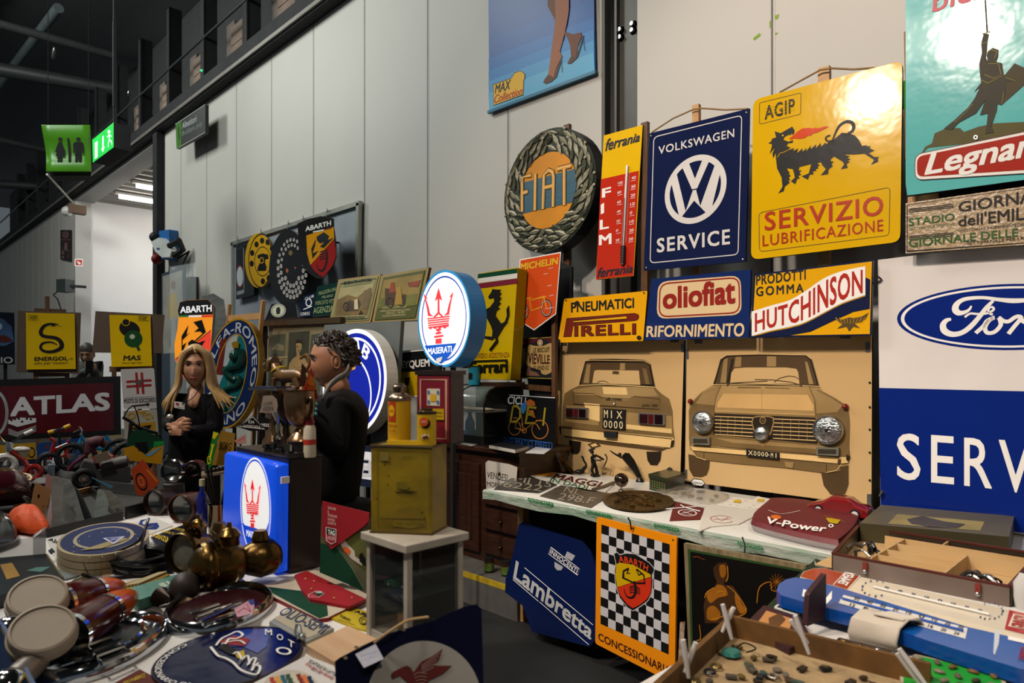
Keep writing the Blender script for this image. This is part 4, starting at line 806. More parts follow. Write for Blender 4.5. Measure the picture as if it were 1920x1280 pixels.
b = MB(); b.el(pl,450,518,6,19,PT('#b9c0c4',r=.2),1); b.rg(pl,450,518,7.5,22,.85,PT('#6a2226'),2); b.st(pl,c8([(175,270),(225,250)]),4,PT('#34343a'),1); b.st(pl,c8([(178,600),(228,585)]),7,PT('#8a8a90'),1); b.st(pl,c8([(228,260),(232,590)]),1.2,PT('#cfd4d8',r=.1),3); b.obj('print',t)
# ledge with small signs
LE = 3.42
pk = stand(560,598,Y=LE); b = MB(); b.bar(pk.p(494,602,-.06),pk.p(640,592,-.06),.16,.03,DARKW); b.bar(pk.p(560,600,-.08),V((pk.p(560,600,-.08).x,pk.p(560,600,-.08).y,0)),.05,.05,DARKW); tag(b.obj('wooden_ledge'),'dark wooden ledge carrying small signs below the noticeboard','shelf')
pl = stand(530,597,Y=LE,lean=14)
t = sign('small_sign','small black board with white bear oval on the ledge','sign',pl,[(509,570),(552,566),(556,596),(497,599)],M('#17161a',.25),.012)
b = MB(); b.el(pl,522,582,14,12.5,PT('#c8c4a8'),1,-12); b.rg(pl,522,582,12.5,11,.93,PT('#34424a'),2,-12); b.pp(pl,[(519,577),(524,575),(526,580),(525,588),(519,589),(518,583)],INK,3); b.obj('oval_print',t)
pl = stand(575,594,Y=LE - .05,lean=12)
t = sign('small_sign','small navy sign with white script on the ledge','sign',pl,[(569,555),(592,548),(583,593),(562,595)],EN('#17203a'),.01)
b = MB(); b.rg(pl,579,567,6,8,.7,WHT,1,n=16); b.tx(pl,'CONSOLE',(564,592,586),(581,590,584),WHT,2,.03); b.tx(pl,'CLUB',(572,563,558),(589,557,552),WHT,2,.02); b.st(pl,[(569,580),(585,574)],2,WHT); b.obj('lettering',t)
pl = stand(605,592,Y=LE - .06,lean=12); TG = PT('#8f9a6a')
t = sign('small_sign','dark teal agency sign with pale green lettering on the ledge','sign',pl,[(595,537),(634,529),(626,590),(585,593)],EN('#16332f'),.012,AL)
b = MB(); b.tx(pl,'MAGGIORA SAN',(598,554,547),(630,545,538),TG,2,.02); b.tx(pl,'MILANO',(604,560,555),(625,556,551),TG,2,.02); b.tx(pl,'MERCATO VITT',(592,572,565),(628,568,560),TG,2,.02); b.tx(pl,'AGENZIA',(588,588,577),(625,584,572),TG,2,.03); b.obj('lettering',t)
# two framed automobile posters
def framed(label,pl,outer,inner,fm,bg):
    t = T('framed_poster',label,'poster',pl.p(sum(p[0] for p in outer) / 4,max(p[1] for p in outer),-.02),'framed automobile posters')
    b = MB(); b.board(pl,outer,.025,fm,OLDW); b.obj('frame',t)
    b = MB(); b.board(moved(pl,.006),inner,.005,bg); b.obj('sheet',t); return t
pl = stand(655,608,Y=3.2,lean=12); pf = moved(pl,.007); c = c8
t = framed('framed petrol poster with sepia car and mountain scene on tan paper',pl,c([(938,496),(1256,455),(1178,815),(865,832)]),c([(955,510),(1236,472),(1162,800),(886,815)]),PT('#9a8250'),PT('#8c8a5c'))
b = MB(); b.pp(pf,c([(948,560),(1208,520),(1140,770),(912,775)]),PT('#a3986a',.2),1); b.pp(pf,c([(930,650),(1010,610),(1080,630),(1180,550),(1190,600),(1150,760),(912,770)]),PT('#7a6238',.4),2); b.pp(pf,c([(990,700),(1020,650),(1060,660),(1090,640),(1110,680),(1090,730),(1000,735)]),PT('#4a3a2c',.5),3)
b.rg(pf,*c([(1000,700)])[0],6,9,.75,PT('#2c241c'),4,n=16); b.pp(pf,c([(1130,580),(1190,560),(1160,720),(1110,720)]),PT('#6a5a3c',.4),3); b.pp(pf,c([(1060,650),(1085,640),(1090,720),(1060,720)]),PT('#c8b890'),4); b.pp(pf,c([(1090,760),(1110,725),(1130,755)]),PT('#2c241c'),4); b.obj('picture',t)
b = MB(); b.tx(pf,'BENZINA PER AUTOMOBILI',(645,534,528),(697,527,521),INK,2,.03); b.st(pf,[(644,538),(696,530)],.6,INK,2); b.tx(pf,'SOCIETA ITALO AMERICANA PEL PETROLIO',(628,600,596),(684,596,592),INK,2,.01); pole(t,pl,660,590,0,.06); b.st(pf,[(639,532),(706,522),(689,597),(624,601)],.8,INK,2,closed=True); b.obj('lettering',t)
pl = stand(745,604,Y=3.12,lean=12); pf = moved(pl,.007)
t = framed('framed olive automobile club poster with vintage car and figures',pl,c([(1258,465),(1618,402),(1536,800),(1190,815)]),c([(1275,482),(1588,425),(1512,782),(1208,800)]),PT('#8e7c4c'),PT('#4c5020'))
b = MB(); b.pp(pf,c([(1280,500),(1575,450),(1530,685),(1235,715)]),PT('#8a743a',.25),1); b.pp(pf,c([(1245,640),(1530,600),(1520,690),(1235,715)]),PT('#6a6a30',.3),2); b.pp(pf,c([(1290,560),(1320,565),(1400,600),(1450,610),(1440,680),(1290,690)]),PT('#4a3420',.4),3)
for x,y in ((1330,670),(1415,660)): b.rg(pf,*c([(x,y)])[0],7,10,.8,PT('#221a12'),4,n=16)
b.pp(pf,c([(1335,520),(1360,515),(1365,590),(1320,600)]),PT('#8a3a24'),4); b.pp(pf,c([(1380,560),(1410,545),(1420,680),(1360,690)]),PT('#9a7a30'),4); b.pp(pf,c([(1460,520),(1560,500),(1540,550),(1470,550)]),PT('#7a3a26',.5),3); b.obj('picture',t)
b = MB(); OT = PT('#b8aa78')
for s_,x0,x1,y in (('AUTOMOBILE CLUB DI MILANO',1270,1450,712),('GRANDI GARE INTERNAZIONALI DI TURISMO',1255,1480,735),('PREMI L. 40.000',1300,1440,752),('STAZIONE INTERNAZIONALE',1270,1445,772)):
    a,z = c([(x0,y + 6),(x1,y - 6)]); b.tx(pf,s_,(a[0],a[1],a[1] - 3.6),(z[0],z[1],z[1] - 3.6),OT,2,.02)
b.obj('lettering',t)
pole(t,pl,735,590,0,.06)
# large painting of a boxer
pl = stand(560,760,Y=2.95,lean=3)
t = T('painting','large old painting of a bare-chested boxer before a panelled door','painting',pl.p(560,880,-.02))
b = MB(); b.board(pl,[(504,610),(640,604),(640,870),(496,880)],.03,M('#8a7a58',.6,h2='#75684a',sc_=4)); b.obj('canvas',t)
b = MB(); PD = PT('#4e5444',.3)
for L in ([(510,628),(536,625),(533,667),(506,668)],[(584,627),(606,624),(604,668),(580,668)],[(505,676),(532,675),(528,745),(500,745)],[(580,676),(606,674),(604,745),(576,745)]): b.pp(pl,L,PD,1)
b.pp(pl,[(543,623),(581,620),(574,740),(536,740)],PT('#3a3a2c',.25),2); b.st(pl,[(541,622),(534,742)],1.5,PT('#a08a5c'),2); b.st(pl,[(582,620),(575,742)],1.5,PT('#a08a5c'),2); b.st(pl,[(504,671),(540,669)],3,PT('#9c8a60'),2)
b.pp(pl,[(508,655),(520,643),(534,648),(533,658)],PT('#7a7458'),2)
SKP = PT('#a08254',.2); b.pp(pl,[(556,640),(563,638),(567,645),(566,655),(562,661),(563,666),(573,672),(579,684),(576,712),(571,735),(566,733),(567,715),(546,715),(540,735),(536,730),(541,700),(543,682),(550,672),(557,667),(556,655)],SKP,3); b.pp(pl,[(554.5,645),(555,639),(560,636),(567,638),(568.5,648),(565,643),(557,643)],PT('#2a2018'),4); b.pp(pl,[(557,649),(561,648),(561,650),(557,651)],PT('#5a4028'),4); b.pp(pl,[(559,657),(563,656),(563,658),(559,658)],PT('#5a4028'),4); b.st(pl,[(550,686),(558,690),(569,686)],.8,PT('#7a5c38'),4)
b.pp(pl,[(546,698),(571,702),(568,720),(547,720)],PT('#3c5650'),4); b.obj('picture',t)
b = MB(); b.bar(pl.p(497,603,.01),pl.p(486,1046,.01),.07,.05,DARKW,(0,-1,0)); b.bar(pl.p(492,607,.01),pl.p(645,600,.01),.05,.05,M('#4a3a26',.4,.3),(0,-1,0)); b.obj('frame',t)
b = MB(); P = lambda x,y: stand(x,y,Y=2.85).p(x,y); b.bar(P(494,563),P(486,640),.035,.035,PINE,(0,-1,0)); b.bar(P(431,570),P(424,640),.03,.03,PINE,(0,-1,0)); b.bar(P(428,597),P(492,592),.06,.03,PINE,(0,-1,0)); b.bar(P(486,640),P(465,990),.035,.035,PINE,(0,-1,0)); b.bar(P(424,640),P(400,965),.03,.03,PINE,(0,-1,0))
tag(b.obj('easel'),'pale wooden easel frame behind the blue and gold oval sign','easel')
# grey panel with round lit blue sign
pl = stand(680,880,Y=2.70,lean=3)
t = sign('grey_panel','plain grey sheet metal panel behind the round blue light sign','panel',pl,[(608,609),(752,601),(733,880),(590,900)],M('#6c706e',.5,.2,var=.12,sc_=2),.03,M('#54666a',.4,.3))
pl = stand(665,815,Y=2.56,lean=3); LB = lambda h,e: M(h,.35,em=e,var=.02)
t = T('round_light_sign','round glowing blue and white sign with white letters AAB showing','sign',pl.p(665,818,-.05))
b = MB(); b.board(pl,oval(665,716,60,100,56,rot=4),.09,LB('#e6e6e6',.6),M('#c8c8c0',.4)); b.obj('light_box',t)
b = MB(); BL = LB('#0a1f9a',.45); W_ = LB('#e8e8e8',.75)
b.el(pl,665,716,55,92,BL,1,4,56); b.rg(pl,664,716,50.5,84,.945,W_,2,4,56); b.rg(pl,650,746,47,80,.95,W_,2,4,40,-160,33)
b.arc(pl,'SAAB',662,716,47,80,214,312,.68,W_,3,.05,4)
GRF = LB('#c89a50',.4); b.pp(pl,[(655,678),(659,673),(661,680),(664,684),(666,675),(671,672),(668,680),(667,692),(660,694),(654,688)],GRF,3); b.obj('print',t); pole(t,pl,665,800,0,.11)
pl = stand(680,905,Y=2.5)
t = sign('low_sign','white and navy banded sign low behind the oil can','sign',pl,[(600,828),(704,838),(704,915),(600,900)],PT('#1a2238'),.02)
b = MB(); b.pp(pl,[(601,838),(703,848),(700,900),(601,886)],M('#dcdce0',.4,em=.25,var=.02),1); b.tx(pl,'B',(676,892,858),(700,895,860),PT('#dcdce0'),2,.06); b.rg(pl,684,877,14,17,.8,PT('#e8e8ea'),2)
for y in (865,884): b.pp(pl,[(683,y - 3),(692,y - 2),(691,y + 3),(682,y + 2)],PT('#1c2436'),3)
b.obj('print',t); pole(t,pl,650,880,0,.05)
# Eyquem
pl = stand(790,740,Y=2.85,lean=3)
t = sign('enamel_sign','black and yellow sign with rounded white border behind the red framed box','sign',pl,rrect([(747,658),(832,651),(832,745),(744,745)],10),PT('#141518',r=.25),.014)
b = MB(); b.pp(pl,[(745,698),(832,694),(832,744),(744,744)],EN('#c9a40c'),1); b.st(pl,rrect([(749,660),(830,653),(830,743),(746,743)],10),2.6,WHT,2,closed=True)
b.tx(pl,'EYQUEM',(752,693,677),(806,689,672),WHT,2,.06); b.pp(pl,[(760,708),(769,707),(767,722),(758,722)],INK,2); b.obj('lettering',t); pole(t,pl,800,730)
# oval lit trident sign
def trident(b,pl,m,f,k=2):
    """red trident; f maps unit coordinates (x -1..1, y 0 top..1 bottom) onto the picture"""
    p = lambda L: b.pp(pl,[f(x,y) for x,y in L],m,k)
    p([(-.06,.72),(-.05,.30),(-.22,.36),(-.12,.2),(0,0),(.12,.2),(.22,.36),(.05,.30),(.06,.72)])
    for s in (-1,1):
        p([(s * .30,.76),(s * .62,.74),(s * .72,.45),(s * .88,.13),(s * .62,.28),(s * .74,.27),(s * .58,.5),(s * .50,.68)])
        p([(s * .05,.66),(s * .3,.78),(s * .24,.8),(s * .05,.74)])
    for j in range(4): p([(-.66 + .02 * j,.80 + .06 * j),(.66 - .02 * j,.77 + .06 * j),(.66 - .02 * j,.805 + .06 * j),(-.66 + .02 * j,.835 + .06 * j)])
    p([(-.64,1.04),(.6,1.0),(.6,1.06)] + [(.5 - .14 * i,1.06 + .05 * (i % 2)) for i in range(8)])
    p([(-.12,1.1),(.12,1.09),(.16,1.14),(0,1.17),(.2,1.2),(.12,1.24),(-.16,1.25),(-.2,1.21),(0,1.18),(-.16,1.15)])
    p([(-.26,1.29),(.28,1.27),(.28,1.32),(-.26,1.34)]); p([(-.18,1.37),(.18,1.36),(.18,1.5),(-.18,1.5)])
pl = stand(833,690,Y=2.62,lean=2); RT = LB('#d8343a',.8)
t = T('oval_light_sign','oval glowing white sign with red trident and blue rim','sign',pl.p(833,690,-.06))
b = MB(); b.board(pl,oval(833,597,49,91,56,rot=2),.13,LB('#f2f4f4',.62),M('#1a5c8c',.35,em=.12,var=.05)); b.obj('light_box',t)
b = MB(); b.rg(pl,833,597,49.5,91.5,.95,LB('#2a86c0',.3),1,2,56); b.rg(pl,833,597,42,80,.965,LB('#1a3f9c',.4),2,2,56)
trident(b,pl,RT,lambda x,y: (823 + x * 32,539 + y * 70 - x * 2),3); b.pp(pl,[(797,648),(857,643),(846,664),(836,676),(828,682),(817,676),(805,662)],LB('#1450b4',.5),4); b.tx(pl,'MASERATI',(804,665,653),(848,660,648),LB('#f2f4f4',.8),5,.03); b.pp(pl,[(820,672),(832,668),(828,678),(818,682)],WHT,6); b.obj('print',t); pole(t,pl,826,680,0,.10)
b = MB(); q = stand(874,600,Y=2.78); b.bar(q.p(874,560),q.p(874,690),.05,.03,DARKW); b.bar(q.p(874,640),pl.p(850,640,-.12),.03,.03,DARKW); b.obj('wooden_brace',t)
# orange glowing shield behind the woman
c3 = cc(0,550,4); pl = facing(365,700,7.0,3,-12)
t = T('shield_light_sign','tall glowing orange and red shield with black scorpion behind the blonde woman','sign',pl.p(365,760,-.1))
b = MB(); b.board(pl,c3([(1350,65),(1400,50),(1560,45),(1600,95),(1597,180),(1585,340),(1575,450),(1540,560),(1470,700),(1400,660),(1340,570),(1312,490),(1308,380),(1330,270),(1340,180),(1335,130)]),.12,LB('#f0921c',.65),M('#6a6a6a',.5)); b.obj('light_box',t)
b = MB(); b.pp(pl,c3([(1350,66),(1400,51),(1560,46),(1600,95),(1596,158),(1340,166),(1335,130)]),M('#101014',.3),1)
for x0,x1,h in ((1342,1415,'#1f6a34'),(1415,1512,'#e8e8e4'),(1512,1597,'#d8322a')): b.pp(pl,c3([(x0,164),(x1,162),(x1,176),(x0,178)]),LB(h,.5),2)
b.pp(pl,c3([(1583,275),(1583,340),(1575,450),(1540,560),(1470,698),(1400,658),(1342,570),(1316,492),(1450,385)]),LB('#e8402a',.6),1); b.st(pl,c3([(1583,275),(1316,492)]),1.2,INK,2)
b.pp(pl,c3([(1450,215),(1515,198),(1545,290),(1480,350),(1440,370),(1520,300),(1500,285),(1455,290),(1490,260)]),INK,3); b.pp(pl,c3([(1415,235),(1400,310),(1430,290),(1370,350),(1370,390),(1400,365),(1375,430),(1362,430),(1362,320)]),INK,3); b.pp(pl,c3([(1410,370),(1440,345),(1490,370),(1540,350),(1500,420),(1420,420)]),INK,3); b.obj('print',t)
b = MB(); b.tx(pl,'ABARTH',(338,587,575),(397,584,571),LB('#f4f4f4',.6),3,.05); b.obj('lettering',t); pole(t,pl,368,700,0,.14)
# clear wrapped sheets behind it
pl = facing(405,640,7.6,4,0); b = MB(); b.board(pl,[(378,556),(400,550),(420,562),(428,620),(424,720),(420,955),(382,948),(380,720)],.03,M('#8a8c8a',.25,var=.3,sc_=5,bump=.5)); tag(b.obj('wrapped_sheet'),'crinkled grey wrapped sheet between orange shield and blue oval sign','package')
# blue and gold oval sign with serpent
pl = facing(430,800,6.0,4,-22)
t = T('oval_sign','large oval sign, blue lettered ring, red cross half and green serpent half','sign',pl.p(425,805,-.06))
b = MB(); b.board(pl,oval(434,700,50,105,56,rot=10),.14,EN('#16285a'),EN('#b48410')); b.obj('disc',t)
b = MB(); b.rg(pl,434,700,50,105,.965,EN('#b48410'),1,10,56); inn = oval(433,700,28,75,48,rot=10); b.pp(pl,inn,EN('#a9b0b2'),1)
hl = [p for p in inn if (p[0] - 446) * -72 + (p[1] - 628) * -28 < 0 or (p[0] > 433 + (p[1] - 700) * -.20)]
b.pp(pl,hl,EN('#0f6a70'),2); b.st(pl,inn,1.8,EN('#a8801c'),4,closed=True); b.st(pl,[(447,627),(418,773)],1.6,EN('#a8801c'),4)
b.pp(pl,c3([(1655,345),(1700,330),(1672,545),(1692,550),(1690,610),(1600,605),(1602,560),(1628,555)]),EN('#6a2420'),3); b.obj('centre_print',t)
b = MB(); SN = M('#123c34',.12,var=.2)
path = c3([(1800,430),(1815,480),(1800,540),(1730,560),(1700,590),(1760,640),(1800,640),(1780,690),(1700,720),(1690,760),(1740,790),(1700,830),(1690,870)]); b.tube([pl.p(x,y,.02) for x,y in smooth(path)],[.042 - .028 * i / 72 for i in range(73)],SN,8)
b.ball(pl.p(441,668,.03),(.05,.04,.05),SN); b.obj('serpent_relief',t)
b = MB(); b.pp(pl,c3([(1745,375),(1765,360),(1800,372),(1795,410),(1755,412)]),M('#b8901c',.2,.6),5,th=.02); b.obj('crown_relief',t)
b = MB(); LW = EN('#b8bec4'); b.arc(pl,'ALFA-ROMEO',434,700,46,97,172,372,.80,LW,3,.03,10)
b.tx(pl,'MILANO',None,None,LW,3,.03,0,1,lambda u,v: (lambda a,q: (434 + q * (46 * math.cos(a) * .985 - 97 * math.sin(a) * .17),700 + q * (46 * math.cos(a) * .17 + 97 * math.sin(a) * .985)))(math.radians(150 - 115 * u),1 - .2 * v)); b.obj('lettering',t); pole(t,pl,425,780,0,.17)
# framed picture and glass by the passage post
pl = stand(325,640,Y=3.72,lean=3)
t = sign('framed_picture','framed print of a rider in a yellow shirt by the passage post','picture',pl,[(303,513),(345,499),(346,800),(304,860)],M('#27343e',.3),.03)
b = MB(); b.pp(pl,[(305,518),(342,506),(343,660),(306,663)],PT('#8a867c',.15,.15),1); b.pp(pl,[(320,550),(330,548),(334,570),(336,595),(318,597),(317,575)],PT('#a0822c'),2); b.el(pl,325,534,4.5,8,PT('#6e5040'),2); b.st(pl,[(321,600),(319,650)],4,PT('#3a3c40'),2); b.st(pl,[(331,600),(333,650)],4,PT('#3a3c40'),2); b.obj('print',t)
b = MB(); pg = stand(350,600,Y=3.6,lean=2); b.board(pg,[(318,500),(367,492),(368,876),(320,890)],.006,GLASS); tag(b.obj('glass_sheet'),'clear glass sheet leaning before the framed rider print','glass')
b = MB(); b.board(stand(352,590,Y=3.98),[(346,520),(358,518),(359,600),(347,600)],.12,M('#26221e',.6)); tag(b.obj('dark_case'),'narrow dark case on the wall beside the framed rider print','case')
# easel signs in the background
def easel_sign(label,back,sheet,fc,t_,bl):
    pl = facing((sheet[0][0] + sheet[1][0]) / 2,sheet[2][1],t_,5)
    b = MB(); b.board(moved(pl,-.03),back,.03,M('#5c4a38',.7,h2='#4a3a2c',sc_=2)); tag(b.obj('brown_board'),bl,'board','brown backing boards')
    return pl,sign('enamel_sign',label,'sign',pl,sheet,fc,.012)
pl,t = easel_sign('yellow sign with black coiled snake on an easel',[(33,582),(152,586),(148,700),(31,697)],[(48.5,586),(140,588),(142,691.5),(49.5,692.5)],EN('#d6b106'),6.2,'brown backing board behind the yellow snake sign')
b = MB(); b.st(pl,c3([(440,233),(380,228),(330,245),(305,290),(330,320),(420,335),(460,370),(455,410),(400,435),(340,435),(305,410),(320,375),(380,365),(430,385)]),[1.5,4,5.5,6,6,6.5,7,7,6,5,4.5,4,3,1.5],INK,2,sm=5)
b.pp(pl,c3([(380,222),(440,230),(410,238),(425,245),(385,246)]),INK,2); b.st(pl,c3([(425,242),(465,247)]),.6,INK,2); b.obj('snake_emblem',t)
b = MB(); b.tx(pl,'ENERGOL',(64.5,676.5,669),(128,675.5,668),INK,2,.07); b.tx(pl,'HP',(130,674,671),(137,674,671),INK,2,.03); b.tx(pl,'olio per motori',(64,685,678),(128,684,677),INK,2,0,.3); b.tx(pl,'AGIP',(56,598,592),(69,598,592),INK,2,.03); b.st(pl,[(53.5,590.5),(71,591),(71,600),(53.5,600)],.5,INK,2,closed=True); b.obj('lettering',t)
b = MB(); P = lambda x,y: facing(95,690,6.28,5).p(x,y); b.bar(P(88,556),P(90,700),.05,.03,OLDW,(0,-1,0)); b.bar(P(64,581),P(124,583),.03,.03,OLDW,(0,-1,0)); b.bar(P(66,693),P(78,1004),.04,.03,OLDW,(0,-1,0)); b.bar(P(126,693),P(116,1004),.04,.03,OLDW,(0,-1,0)); b.bar(P(66,701),P(128,700),.05,.04,OLDW,(0,-1,0)); tag(b.obj('easel'),'dark wooden easel holding the yellow snake sign','easel')
pl,t = easel_sign('yellow sign with dark green rider figure and green disc on an easel',[(179,583),(309,590),(303,662),(173,660)],[(205,590),(282,591.5),(285,686),(209,687.5)],EN('#d6b106'),6.2,'brown backing board behind the yellow green-disc sign')
b = MB(); b.el(pl,236,604,7,6.5,INK,3); b.rg(pl,236,604,7.5,7,.85,EN('#d6b106'),3); b.el(pl,243,617,20,15,INK,1,20); b.el(pl,250,635,17,16,EN('#1c4a24'),2); b.el(pl,248,631,5,4.5,PT('#b8bca8'),3); b.st(pl,[(257,648),(261,657)],5,EN('#1c4a24'),2); b.obj('rider_emblem',t)
b = MB(); b.tx(pl,'MAS',(231,676,666),(264,675,666),INK,2,.06,.1); b.tx(pl,'Miscela Agip Super',(228,683,679),(268,681.5,678),INK,2,0,.3); b.tx(pl,'AGIP',(261,599.5,594),(275,599.5,594),INK,2,.03); b.st(pl,[(259,592.5),(278,593),(278,601),(259,601)],.5,INK,2,closed=True); b.obj('lettering',t)
b = MB(); P = lambda x,y: facing(245,690,6.3,5).p(x,y); b.bar(P(215,660),P(206,1004),.04,.03,OLDW,(0,-1,0)); b.bar(P(282,660),P(294,1004),.04,.03,OLDW,(0,-1,0)); b.bar(P(205,692),P(290,690),.05,.04,OLDW,(0,-1,0)); tag(b.obj('easel'),'dark wooden easel holding the yellow green-disc sign','easel')
pl = facing(0,690,6.0,4)
t = sign('poster_board','dark poster with blue and red motif cut by the left picture edge','poster',pl,[(-50,583),(27,586),(28,683),(-50,684)],PT('#121722',r=.2),.02)
b = MB(); b.pp(pl,[(-40,600),(5,597),(22,612),(26,640),(10,648),(-40,650)],PT('#35567e',.5),1); b.pp(pl,[(-20,632),(8,628),(20,634),(24,640),(10,642),(-20,640)],PT('#4a1614'),2); b.el(pl,0,612,4,6,PT('#8aa0b8'),2); b.tx(pl,'RADIO',(-45,680.5,669),(24,681,669),PT('#a8a8a4'),2,.03); b.obj('print',t); pole(t,pl,10,675)
# atlas sign
pl = facing(110,820,5.7,3,8)
t = T('lettered_sign','wide dark red sign with big white lettering in black frame','sign',pl.p(100,822,-.03))
b = MB(); b.board(pl,[(-60,713),(226,705),(227,815),(-60,828)],.04,M('#101012',.3)); b.obj('frame',t)
b = MB(); b.pp(pl,[(-55,726),(212,717.5),(213,806),(-55,818)],M('#4c0e18',.18,var=.05),2); b.obj('panel',t)
b = MB(); AW = PT('#c4c8cc',r=.25)
b.tx(pl,'ATLAS',(19,781,745),(206,769,735),AW,4,.07,0,1.0); b.obj('lettering',t)
b = MB()
for k in range(4): b.rg(pl,-14,774,25 + k * 1.6,42 + k * 1,.965,PT('#9aa8aa'),3,n=40)
b.pp(pl,c3([(60,950),(150,930),(270,935),(270,965),(130,1000),(62,980)]),AW,4); b.pp(pl,c3([(62,975),(130,1000),(130,1060),(64,1030)]),PT('#3a0c14'),5)
for k in range(5): b.st(pl,c3([(62,1012 + k * 10),(130,1042 + k * 8),(270,990 + k * 10)]),.7,AW,5)
for x,y in ((85,950),(110,942),(140,938),(165,960),(200,938),(230,942)): b.el(pl,*c3([(x,y)])[0],2.4,1.8,INK,6,n=10)
b.obj('battery_picture',t); pole(t,pl,20,815,TZ,.06); pole(t,pl,200,810,0,.06)
pl = facing(260,765,5.3,4,0)
t = sign('first_aid_sign','white first aid sign with red cross, winged emblem and arrow','sign',pl,rrect([(226,692),(289,689.5),(294,766),(232,767)],3),PT('#b4b0ac',r=.3),.012)
b = MB(); RC = PT('#8e1c20')
for L in ([(253,698),(268,698)],): pass
for x in (255.5,265.5): b.st(pl,[(x,698),(x + 3,738)],4,RC,2)
for y in (714.5,723.5): b.st(pl,[(237,y + 1),(284,y - 2)],4,RC,2)
b.pp(pl,c3([(985,650),(1035,660),(1045,650),(1100,645),(1060,665),(1048,710),(1035,680)]),PT('#4a504c'),3); b.obj('cross_emblem',t)
b = MB(); b.tx(pl,'POSTO DI SOCCORSO',(232.5,756,748),(292,753,745),INK,2,.02); b.st(pl,[(233,746),(291,743)],.5,INK,2); b.st(pl,[(248,761),(276,758)],2.5,INK,2); b.pp(pl,[(275,754),(281,757.5),(276,762)],INK,2); b.obj('lettering',t); pole(t,pl,262,745)
pl = facing(262,818,5.2,4,0)
t = sign('worn_sign','worn white sign with arched yellow letters below the first aid sign','sign',pl,[(231,770),(294,767),(298,820),(234,822)],PT('#9c9888',.25),.012)
b = MB(); b.arc(pl,'OMG',262,790,28,22,195,345,.45,PT('#a87c10'),2,.04); b.pp(pl,[(240,796),(290,790),(292,812),(242,816)],PT('#a87c10',.4),2); b.pp(pl,[(248,802),(284,796),(280,806),(252,808)],INK,3); b.obj('lettering',t); pole(t,pl,262,812)
# small signs standing at the back of the table
def lean_sign(label,pts,t_,fc,lean=8,name='enamel_sign'):
    pl = facing(pts[2][0],pts[2][1],t_,lean,6); return pl,sign(name,label,'sign',pl,pts,fc,.01)
pl,t = lean_sign('yellow and navy sign with a motorcycle picture low on the left',[(-20,836),(67,829),(68,880),(-20,886)],5.2,PT('#9a7418'))
b = MB(); b.pp(pl,[(-19,866),(67,860),(67.5,879),(-19,885)],PT('#14182c'),1)
for x in (62,20): b.rg(pl,x - 3,848,7,10,.75,INK,2,n=20)
b.pp(pl,[(26,842),(40,838),(56,842),(52,856),(32,858)],PT('#6a6450',.4),2); b.obj('motorcycle_picture',t); pole(t,pl,30,870,TZ)
pl,t = lean_sign('blue sign with red motif and white panel under the wide red sign',[(69,831),(152,820),(152,874),(70,882)],5.3,PT('#123464'))
b = MB(); b.pp(pl,[(84,838),(92,830),(90,842)],PT('#5a2430'),1); b.pp(pl,[(76,852),(120,843),(120,868),(78,876)],PT('#a8a89c'),1); b.pp(pl,[(80,856),(108,850),(108,868),(81,873)],INK,2); b.obj('print',t); pole(t,pl,110,866,TZ)
pl,t = lean_sign('cream sign with dark red oval behind the small bicycles',[(153,821),(230,814),(232,868),(154,874)],5.3,PT('#8a8060'))
b = MB(); b.el(pl,203,833,10,8,PT('#7a2018'),1); b.tx(pl,'MUSICA',(195,837,830),(212,836,829),WHT,2,.02); b.st(pl,[(160,828),(190,825)],1,INK); b.obj('print',t); pole(t,pl,190,860)
# ================================================================ left table and what stands on it
TOP = lambda px,py,off=0: TAB.p(px,py,off)
up = V((0,0,1))
def put(px,py,h=0,z=TZ): return flat(z).p(px,py,h)
def frame_at(P,yaw):          # axes: right, forward (away from the camera side), up, turned by yaw degrees about the wall axis
    a = math.radians(yaw); return V((math.cos(a),math.sin(a),0)),V((-math.sin(a),math.cos(a),0))
class Loc:
    """local builder frame: x right along yaw, y back, z up from a base point"""
    def __init__(s,P,yaw=0): s.P = V(P); s.x,s.y = frame_at(P,yaw)
    def __call__(s,x,y,z): return s.P + s.x * x + s.y * y + up * z
    @property
    def R(s): return Matrix((s.x,s.y,up)).transposed()
CLOTH = M('#d3cfca',.75,var=.05,sc_=3,bump=.25)
t = T('sales_table','long left trestle table under a white cloth crowded with car memorabilia','table',(-4.2,.8,0))
b = MB(); b.box((-4.37,.79,TZ - .0225),(5.86,.95,.035),M('#2a211a',.7,h2='#1a1512',sc_=3)); b.obj('tabletop',t)
b = MB(); n = 60; rows = []
for j,(y,z) in enumerate(((.305,.30),(.303,.6),(.31,TZ - .004),(.33,TZ),(.8,TZ),(1.25,TZ),(1.275,TZ - .004),(1.28,.6),(1.278,.30))):
    rows.append([V((-3.72 + 2.292 * i / n,y + (.012 * math.sin(i * 1.7) if z < .7 else 0),z)) for i in range(n + 1)])
b.loft(rows,CLOTH,closed=False,cap=False); b.add([(-1.428,.31,.3),(-1.428,.31,TZ),(-1.428,1.27,TZ),(-1.428,1.27,.3)],[[0,1,2,3]],CLOTH); b.obj('cloth',t)
for x in (-7.0,-5.2,-3.3,-1.55):
    for y in (.42,1.15):
        b = MB(); b.bar((x,y,0),(x,y,TZ - .04),.05,.05,PINE); b.obj('leg',t)
# blue printed banner hanging at the near left corner
pl = Pl((0,.285,0),(0,-1,0))
b = MB(); b.board(pl,[(-80,1090),(2,1172),(62,1290),(-80,1400)],.008,M('#1c3f74',.5,var=.15));
b.st(pl,[(3,1176),(62,1290)],5,PT('#c9a41c'),1); b.rg(pl,18,1272,12,16,.8,PT('#9aa8a0'),1); tag(b.obj('cloth_banner'),'blue banner with yellow edge hanging at the near left table corner','banner')
